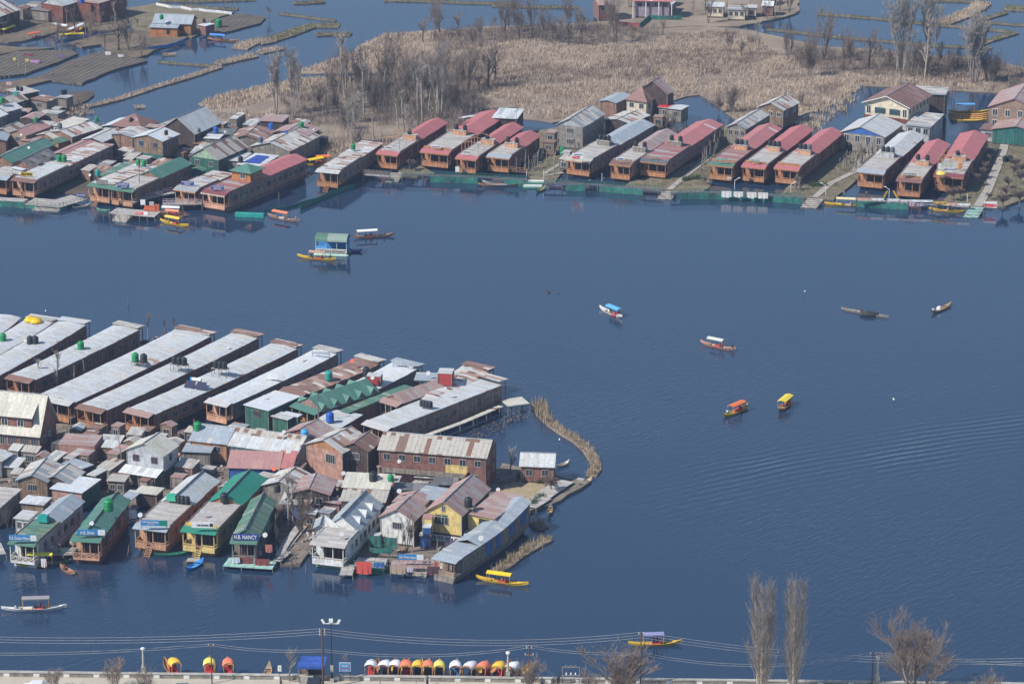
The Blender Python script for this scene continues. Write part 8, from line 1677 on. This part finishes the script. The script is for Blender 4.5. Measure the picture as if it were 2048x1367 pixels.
for i,dz in enumerate((0,.45,.9)):
    z_=Vector((0,0,-dz)); n_=('top','middle','bottom')[i]
    wire(p0+z_,p1+z_,2.2,'%s wire running left from the tall rusty pole'%n_); wire(p1+z_,p2+z_,1.6,'%s wire between the tall rusty and the brown pole'%n_); wire(p2+z_,p3+z_,3.2,'%s wire running right from the brown pole'%n_)
a_=onwall(-300,2,RD+5.2)
for i in range(2):
    z_=Vector((0,0,-.35*i)); n_=('upper','lower')[i]
    wire(a_+z_,q1+z_,1.2,n_+' low wire rising to the thin dark pole'); wire(q1+z_,p1+Vector((0,0,-3.4))+z_,.5,n_+' low wire between the thin dark pole and the tall rusty pole'); wire(p1+Vector((0,0,-3.4))+z_,s1+z_,1.2,n_+' low wire from the tall rusty pole to the transformer pole'); wire(s1+z_,p2+Vector((0,0,-3.3))+z_,.5,n_+' low wire from the transformer pole to the brown pole'); wire(p2+Vector((0,0,-3.3))+z_,q2+z_,2.0,n_+' low wire from the brown pole to the short pole'); wire(q2+z_,p3+Vector((0,0,-3.5))+z_,.8,n_+' low wire right of the short pole')
for i,x in enumerate((1108,1118)): wire(s1+Vector((0,0,-1.2)),onwall(x,1.5,RD+1.5),.3,('left' if i==0 else 'right')+' stay wire of the transformer pole',.02)
# floodlight mast
P=onwall(665,1.0,RD); h=proj_h(0,1246,P); t=thing('floodlight_mast','black floodlight mast with three white lamps beside the blue kiosk','lamp post',P,WR); MB().tube([(0,0,0),(0,0,h)],[.13,.08],8).build('mast',M_black,t); MB().box(-1.0,-.05,h-.05,1.0,.05,h+.05).build('crossarm',M_white,t)
for s,a in((-1,-.5),(1,.5)): o=MB().box(-.17,-.1,0,.17,.1,.75).build('floodlight',M_white,t); o.location=(s*1.0,0,h); o.rotation_euler=(0,a,0)
MB().box(-.3,-.15,h+.2,.3,.15,h+.75).build('floodlight',M_white,t); MB().box(-.3,-.3,0,.3,.3,.6).build('footing',M_conc,t); MB().box(-.22,-.16,1.7,.22,.1,2.8).build('meter_box',M_conc,t)
# blue kiosk
fr_=onwall(599,1.6,RD); t=thing('kiosk','kiosk with blue tarpaulin roof and goods inside on the lakeside wall','kiosk',fr_,WR); kb=paint('tarp_blue',(.035,.09,.36),var=.2)
MB().slab([(-.2,-.3,2.9),(4.0,-.3,2.9),(4.2,2.0,3.6),(.3,2.0,3.6)],.05).box(-.15,-.34,2.5,3.95,-.28,2.9).build('tarpaulin_roof',kb,t)
for x in(0,3.8):
    for y in(-.1,1.8): MB().tube([(x,y,0),(x,y,3.0)],.05,5).build('post',M_pole,t)
MB().box(.1,1.7,.1,3.8,1.8,2.9).build('back_wall',WM('darkbrown'),t); MB().box(.1,.0,.1,2.2,.8,1.1).build('counter',M_conc,t); MB().box(.3,.9,.1,1.4,1.6,2.2).build('goods',WM('tan'),t)
# blue notice board, small white plate
def board(px,off,w_,h_,z_,mat,label,txts=()):
    P=onwall(px,off,RD); t=thing('notice_board',label,'sign',P,WR); MB().box(-w_/2,-.04,z_,w_/2,.04,z_+h_).build('board',M_white,t); MB().box(-w_/2+.06,-.06,z_+.06,w_/2-.06,-.041,z_+h_-.06).build('face',mat,t)
    for s in((-1,1) if w_>.8 else (0,)): MB().box(s*(w_/2-.05)-.04,.041,0,s*(w_/2-.05)+.04,.1,z_+h_).build('leg',M_black,t)
    for (s,cx,cz,ww,hh,m_) in txts: text_part(s,t,cx,-.075,z_+cz,hh,ww,m_,thick=.01)
board(691,.8,1.75,1.45,1.7,SB,'blue notice board with white and red lines of writing',[('LAKES & WATERWAYS',0,1.05,1.2,.14,SW),('DEVELOPMENT',0,.8,1.0,.12,SW),('KEEP THE LAKE CLEAN',0,.5,1.4,.13,SR),('WELCOME',0,.25,1.0,.12,SW)])
board(562.5,2.2,.55,.95,2.2,M_white,'small white plate on a black pole above the walking person',[('T',0,.5,.2,.35,SK)])
P=onwall(563,2.2,RD); 
person(onwall(566,3.6,RD),WR+PI/2,'person in dark clothes walking along the lake road','walk',(.04,.04,.05),(.03,.03,.04)); person(onwall(856,2.0,RD),WR,'person in dark clothes leaning on the lake wall','stand',(.05,.07,.07)); person(onwall(1117,1.6,RD),WR,'person in black by the switch frame','stand',(.03,.03,.04)); person(onwall(740+345,2.5,RD),WR,'person in grey left of the switch frame','stand',(.2,.2,.22))
# switch frame (transformer platform)
P=onwall(1125,1.2,RD); t=thing('switch_frame','steel frame with three insulators and bent wires behind the wall','electrical frame',P,WR)
for x in(0,2.6): MB().box(x-.06,-.06,0,x+.06,.06,3.1).build('upright',M_pole,t)
MB().box(.061,-.05,1.6,2.539,.05,1.7).box(.061,-.05,2.9,2.539,.05,3.0).build('crossbar',M_pole,t)
for x in(.6,1.3,2.0): MB().lathe((x,0,1.7),[(.06,0),(.12,.1),(.06,.2),(.12,.3),(.05,.4)],8).build('insulator',M_white,t); MB().tube([(x-.3,0,3.0),(x,0,3.35),(x+.3,0,3.05)],.03,4).build('bent_wire',WMAT,t)
# fence posts and bollards on the road side
for i,(px,h_,l_) in enumerate(((763,2.0,'grey road post below the moored white canopies'),(835,1.8,'thin leaning pole before the yellow canopy'),(857,1.7,'dark short post right of the thin leaning pole'),(1331,2.0,'thin television mast right of the brown pole'),(1080,1.6,'fence post left of the switch frame'))):
    P=onwall(px,3.4,RD); o=MB().tube([(0,0,0),(.0,0,h_)],.09 if i in(0,2) else .05,6).build('post',M_pole if i!=2 else M_black); o.location=P; tag(o,l_,'post')
# parked cars, only their roofs reach into the picture
def car(px,off,label,col,z=RD):
    P=onwall(px,off,z); t=thing('parked_car',label,'car',P,WR); pm=paint('car_'+str(int(col[0]*99)),col,rough=.3,var=.04,spec=.6)
    prof=[(-2.1,.35),(-2.15,.75),(-1.95,.95),(-1.2,1.0),(-.75,1.45),(.9,1.5),(1.5,1.05),(2.05,.95),(2.1,.35)]
    MB().loft([(x,-.8,z_) for x,z_ in prof],[(x,.8,z_) for x,z_ in prof]).build('body',pm,t)
    MB().loft([(-1.12,-.81,1.02),(1.4,-.81,1.04),(.85,-.81,1.42),(-.72,-.81,1.38)],[(-1.12,.81,1.02),(1.4,.81,1.04),(.85,.81,1.42),(-.72,.81,1.38)][::1]).build('windows',M_glass,t)
    for x in(-1.35,1.3):
        for y in(-.82,.82): o=MB().lathe((0,0,-.1),[(.3,0),(.33,.05),(.33,.15),(.3,.2)],14).build('wheel',M_black,t); o.location=(x,y,.33); o.rotation_euler=(PI/2,0,0)
car(85,5.6,'white car roof at the bottom left corner',(.62,.63,.65)); car(372,6.0,'dark blue grey car roof at the bottom edge',(.10,.13,.17)); car(936,6.2,'grey car roof under the moored white shikaras',(.20,.23,.27))
P=onwall(618,3.2,RD); t=thing('jeep','dark jeep in front of the blue kiosk','car',P,WR); 
MB().loft([(0,0,.4),(2.2,0,.4),(2.2,0,1.1),(2.0,0,1.75),(.15,0,1.75),(0,0,1.1)],[(0,3.4,.4),(2.2,3.4,.4),(2.2,3.4,1.1),(2.0,3.2,1.75),(.15,3.2,1.75),(0,3.4,1.1)]).build('body',paint('jeep_dark',(.03,.035,.045),rough=.35),t); MB().box(.25,-.03,1.15,1.95,.01,1.6).build('rear_window',M_glass,t)
for x in(-.05,2.25): 
    for y in(.7,2.7): o=MB().lathe((0,0,-.1),[(.34,0),(.36,.05),(.36,.15),(.34,.2)],12).build('wheel',M_black,t); o.location=(x,y,.36); o.rotation_euler=(0,PI/2,0)
for x in (.15,2.05): MB().box(x-.1,-.04,.8,x+.1,-.001,1.0).build('tail_lamp',SR,t)
P=Vector((P.x,P.y,0))
t.location=onwall(618,6.4,RD)
# moored shikaras seen end on, canopies towards the wall
def moored(px,top,w_,can,label,seat,lean=0.0,hull=(.45,.22,.1),zig=True):
    P=onwall(px,-.9,0); ang=R(90)+lean; L_=7.6; e=Vector((math.cos(ang),math.sin(ang),0)); 
    t=thing('shikara',label,'shikara boat',P+e*(L_/2-.3),ang+PI,'shikaras moored against the wall')
    hm=paint('boat_%02d%02d%02d'%tuple(int(q*99) for q in hull),hull,var=.18,rough=.5); boat_hull(L_,1.5,hm,sheer=.6,depth=.5).build('hull',hm,t)
    cm=paint('cover_%02d%02d%02d'%tuple(int(q*99) for q in can),can,var=.08,rough=.7); n=10; hw=w_/2; xs=[(3.55,1.0,2.4,.6),(2.7,1.08,2.45,.74),(1.8,1.02,2.4,.72),(.9,.72,2.25,.6),(.2,.25,2.05,.35)]
    m=MB(); 
    for j,(x,f,z0,rz_) in enumerate(xs):
        for i in range(n+1): a=PI*i/n; m.v.append((x-.25*math.sin(a)*(j==0),-hw*f*math.cos(a),z0+rz_*math.sin(a)**.8))
    for j in range(len(xs)-1):
        for i in range(n): o=j*(n+1)+i; m.f.append((o,o+1,o+n+2,o+n+1))
    m.build('canopy',cm,t,True)
    if zig:
        z=MB()
        for i in range(n):
            a0,a1=PI*i/n,PI*(i+1)/n; q=lambda a,dz:(3.62-.25*math.sin(a),-hw*math.cos(a)*.99,2.4+.6*math.sin(a)**.8+dz); am=(a0+a1)/2; z.poly(q(a0,0),q(a1,0),q(a1,-.14),q(am,-.3),q(a0,-.14))
        z.build('valance',paint('valance_gold',(.5,.3,.06)) if can[0]<.7 or can[2]<.3 else paint('valance_dark',(.22,.10,.06)),t)
    pm=paint('post_%02d'%int(hull[0]*99),(.55,.30,.12) if hull[0]<.6 else (.6,.55,.5))
    for x,f in((3.4,.9),(1.1,.62)):
        for s in(-1,1): MB().tube([(x,s*hw*.75,.5),(x,s*hw*f,2.6 if x>0 else 2.2)],.06,5).build('canopy_post',pm,t)
    sm=paint('seat_%02d%02d%02d'%tuple(int(q*99) for q in seat),seat,var=.15); MB().box(1.6,-hw*.62,.45,2.9,hw*.62,.85).box(.9,-hw*.62,.45,1.6,hw*.62,1.6).build('cushioned_seat',sm,t)
    return t
WC=(.70,.71,.74); OC=(.70,.20,.12); YC=(.70,.46,.05); LY=(.68,.60,.14); RS=(.50,.04,.05); BS=(.06,.05,.06)
for px,c,l_,s,le in ((738,WC,'white canopied moored shikara, leftmost of the long row',RS,-.15),(765,WC,'white canopied moored shikara with a yellow canopy tip behind it',BS,-.22),(786,WC,'white canopied moored shikara with lime edged front',BS,-.2),(811,OC,'orange canopied moored shikara left of the deep yellow one',RS,-.02),(833,YC,'deep yellow canopied moored shikara between two orange ones',BS,-.08),(855,OC,'orange canopied moored shikara with black crest, centre of the row',BS,0),(878,LY,'light yellow canopied moored shikara before the gap',BS,.02),
 (910,WC,'white canopied moored shikara just right of the gap',(.06,.15,.3),-.02),(933,(.62,.63,.70),'lilac white canopied moored shikara tilted beside the gap one',BS,-.45),(961,OC,'orange canopied moored shikara right of the tilted white one',RS,-.35),(993,YC,'yellow canopied moored shikara near the lamp pillar',RS,-.3),(1018,WC,'white canopied moored shikara behind the lamp pillar',BS,-.5),
 (352,YC,'yellow orange canopied moored shikara, alone at the left',RS,.38),(418,LY,'lime yellow canopied moored shikara beside the thin dark pole',RS,.1),(456,OC,'orange canopied moored shikara right of the thin dark pole',RS,.12)):
    moored(px,0,random.uniform(1.65,1.85),c,l_,s,le,hull=(.45,.22,.08) if s is RS else (.55,.36,.08))
shikara('B',1925,690,1928,600,'small pointed wooden boat alone at the wall',(.32,.25,.18),None,at=(onwall(530,-1.2,0)+Vector((0,0,0)),onwall(531,-6.2,0)),wd=1.2,cat='rowing boat',name='rowing_boat',group=None,sheer=.9)
# trees of the road
def rtree(kind,px,off,pytop,label,sxy=1,name='bare_tree',z=RD,cat='tree',rz=None):
    P=onwall(px,off,z); h=proj_h(px,pytop,P); ref=dict(poplar=20.5,chinar=13.5,spread=9.6,bush=4,slim=7,thicket=7.3,round=5)[kind]
    o=dup(TREES[kind],P,random.uniform(0,6) if rz is None else rz,(h/ref*sxy,h/ref*sxy,h/ref),label,None,cat); o.name=name
rtree('poplar',1518,7,1140,'broader of the two tall columnar bare poplars',1.3,'columnar_poplar'); rtree('poplar',1581,7,1136,'slimmer right one of the two tall columnar bare poplars',1.0,'columnar_poplar')
rtree('chinar',1822,7,1222,'large spreading bare tree at the bottom right',1.15); rtree('thicket',1243,5,1298,'purple brown bush in front of the brown pole',1.9,'bare_bush'); rtree('thicket',1060,4,1322,'sprawling bare bush under the transformer pole',1.3,'bare_bush'); rtree('spread',580,.8,1283,'small bare tree left of the blue kiosk',.95); rtree('spread',692,.1,1297,'little bare tree behind the blue notice board',.8,z=WT-.2)
rtree('bush',240,5,1318,'bare shrub below the left lamp pillar',1.3,'bare_bush'); rtree('bush',120,5.5,1338,'low bare shrub in the bottom left corner',1.5,'bare_bush'); rtree('bush',300,6,1338,'low bare shrub right of the left lamp pillar',1.2,'bare_bush'); rtree('thicket',1960,8,1352,'tops of a bare shrub at the bottom right',1.3,'bare_bush'); rtree('bush',1180,5,1340,'low bare shrub left of the purple brown bush',1.2,'bare_bush')
# birds over the lake
def bird(k,x,y,z,s,label,c=(.05,.04,.035),rz=0,wing=.6):
    P=W(k,x,y,z); t=thing('bird',label,'bird',P,rz); m_=paint('feather_%02d'%int(c[0]*99),c); MB().lathe((0,0,0),[(.04,-.3),(.14,-.12),(.15,.05),(.07,.2),(.02,.3)],8).build('body',m_,t).rotation_euler=(0,PI/2,0)
    MB().slab([(-.2,.05,0),(.2,.05,0),(.12,.5,wing*.45),(-.15,1.0,wing*.6)],.03).build('wing',m_,t); MB().slab([(-.2,-.05,0),(-.15,-1.0,wing*.6),(.12,-.5,wing*.45),(.2,-.05,0)],.03).build('wing',m_,t); t.scale=(s,s,s)
bird('P',1098,586,25,1.25,'left dark kite gliding over mid lake',rz=.6,wing=.9); bird('P',1119,587,25,.7,'right dark kite gliding over mid lake',rz=2.2,wing=.3)
for i,(k,x,y) in enumerate((('P',1610,583),('P',1788,799),('P',91,622),('y',620,278),('Z',1675,480),('Z',1425,850),('i',1665,718),('I',1445,900))): bird(k,x,y,.6 if k!='B' else 8,.5,('white egret by the lake, %s of its kind from the bottom left'%ordn(i)) if 0 else ['white bird on the open lake right of centre','white bird on the lake above the orange canopied boat','white gull over the uppermost raft','white bird on the upper right mud bank','white egret on the marsh below the dark trees','white egret at the foot of the pale trees','white bird inside the reed ringed cove','white bird between the end on shikara and the right edge'][i],(.7,.7,.68))
for t_ in TREES.values(): remove_tree(t_)
# ---------------- air ----------------
hz=MB().box(-1500,-120,-2,1500,2800,225).build('haze',None); tag(hz,None,None,None,'stuff')
m=bpy.data.materials.new('haze'); m.use_nodes=True; nt=m.node_tree; nt.nodes.clear(); o=nt.nodes.new('ShaderNodeOutputMaterial'); v=nt.nodes.new('ShaderNodeVolumePrincipled')
v.inputs['Color'].default_value=(.48,.66,1.0,1); v.inputs['Density'].default_value=.00013; v.inputs['Anisotropy'].default_value=.2; nt.links.new(v.outputs[0],o.inputs['Volume']); hz.data.materials.append(m)
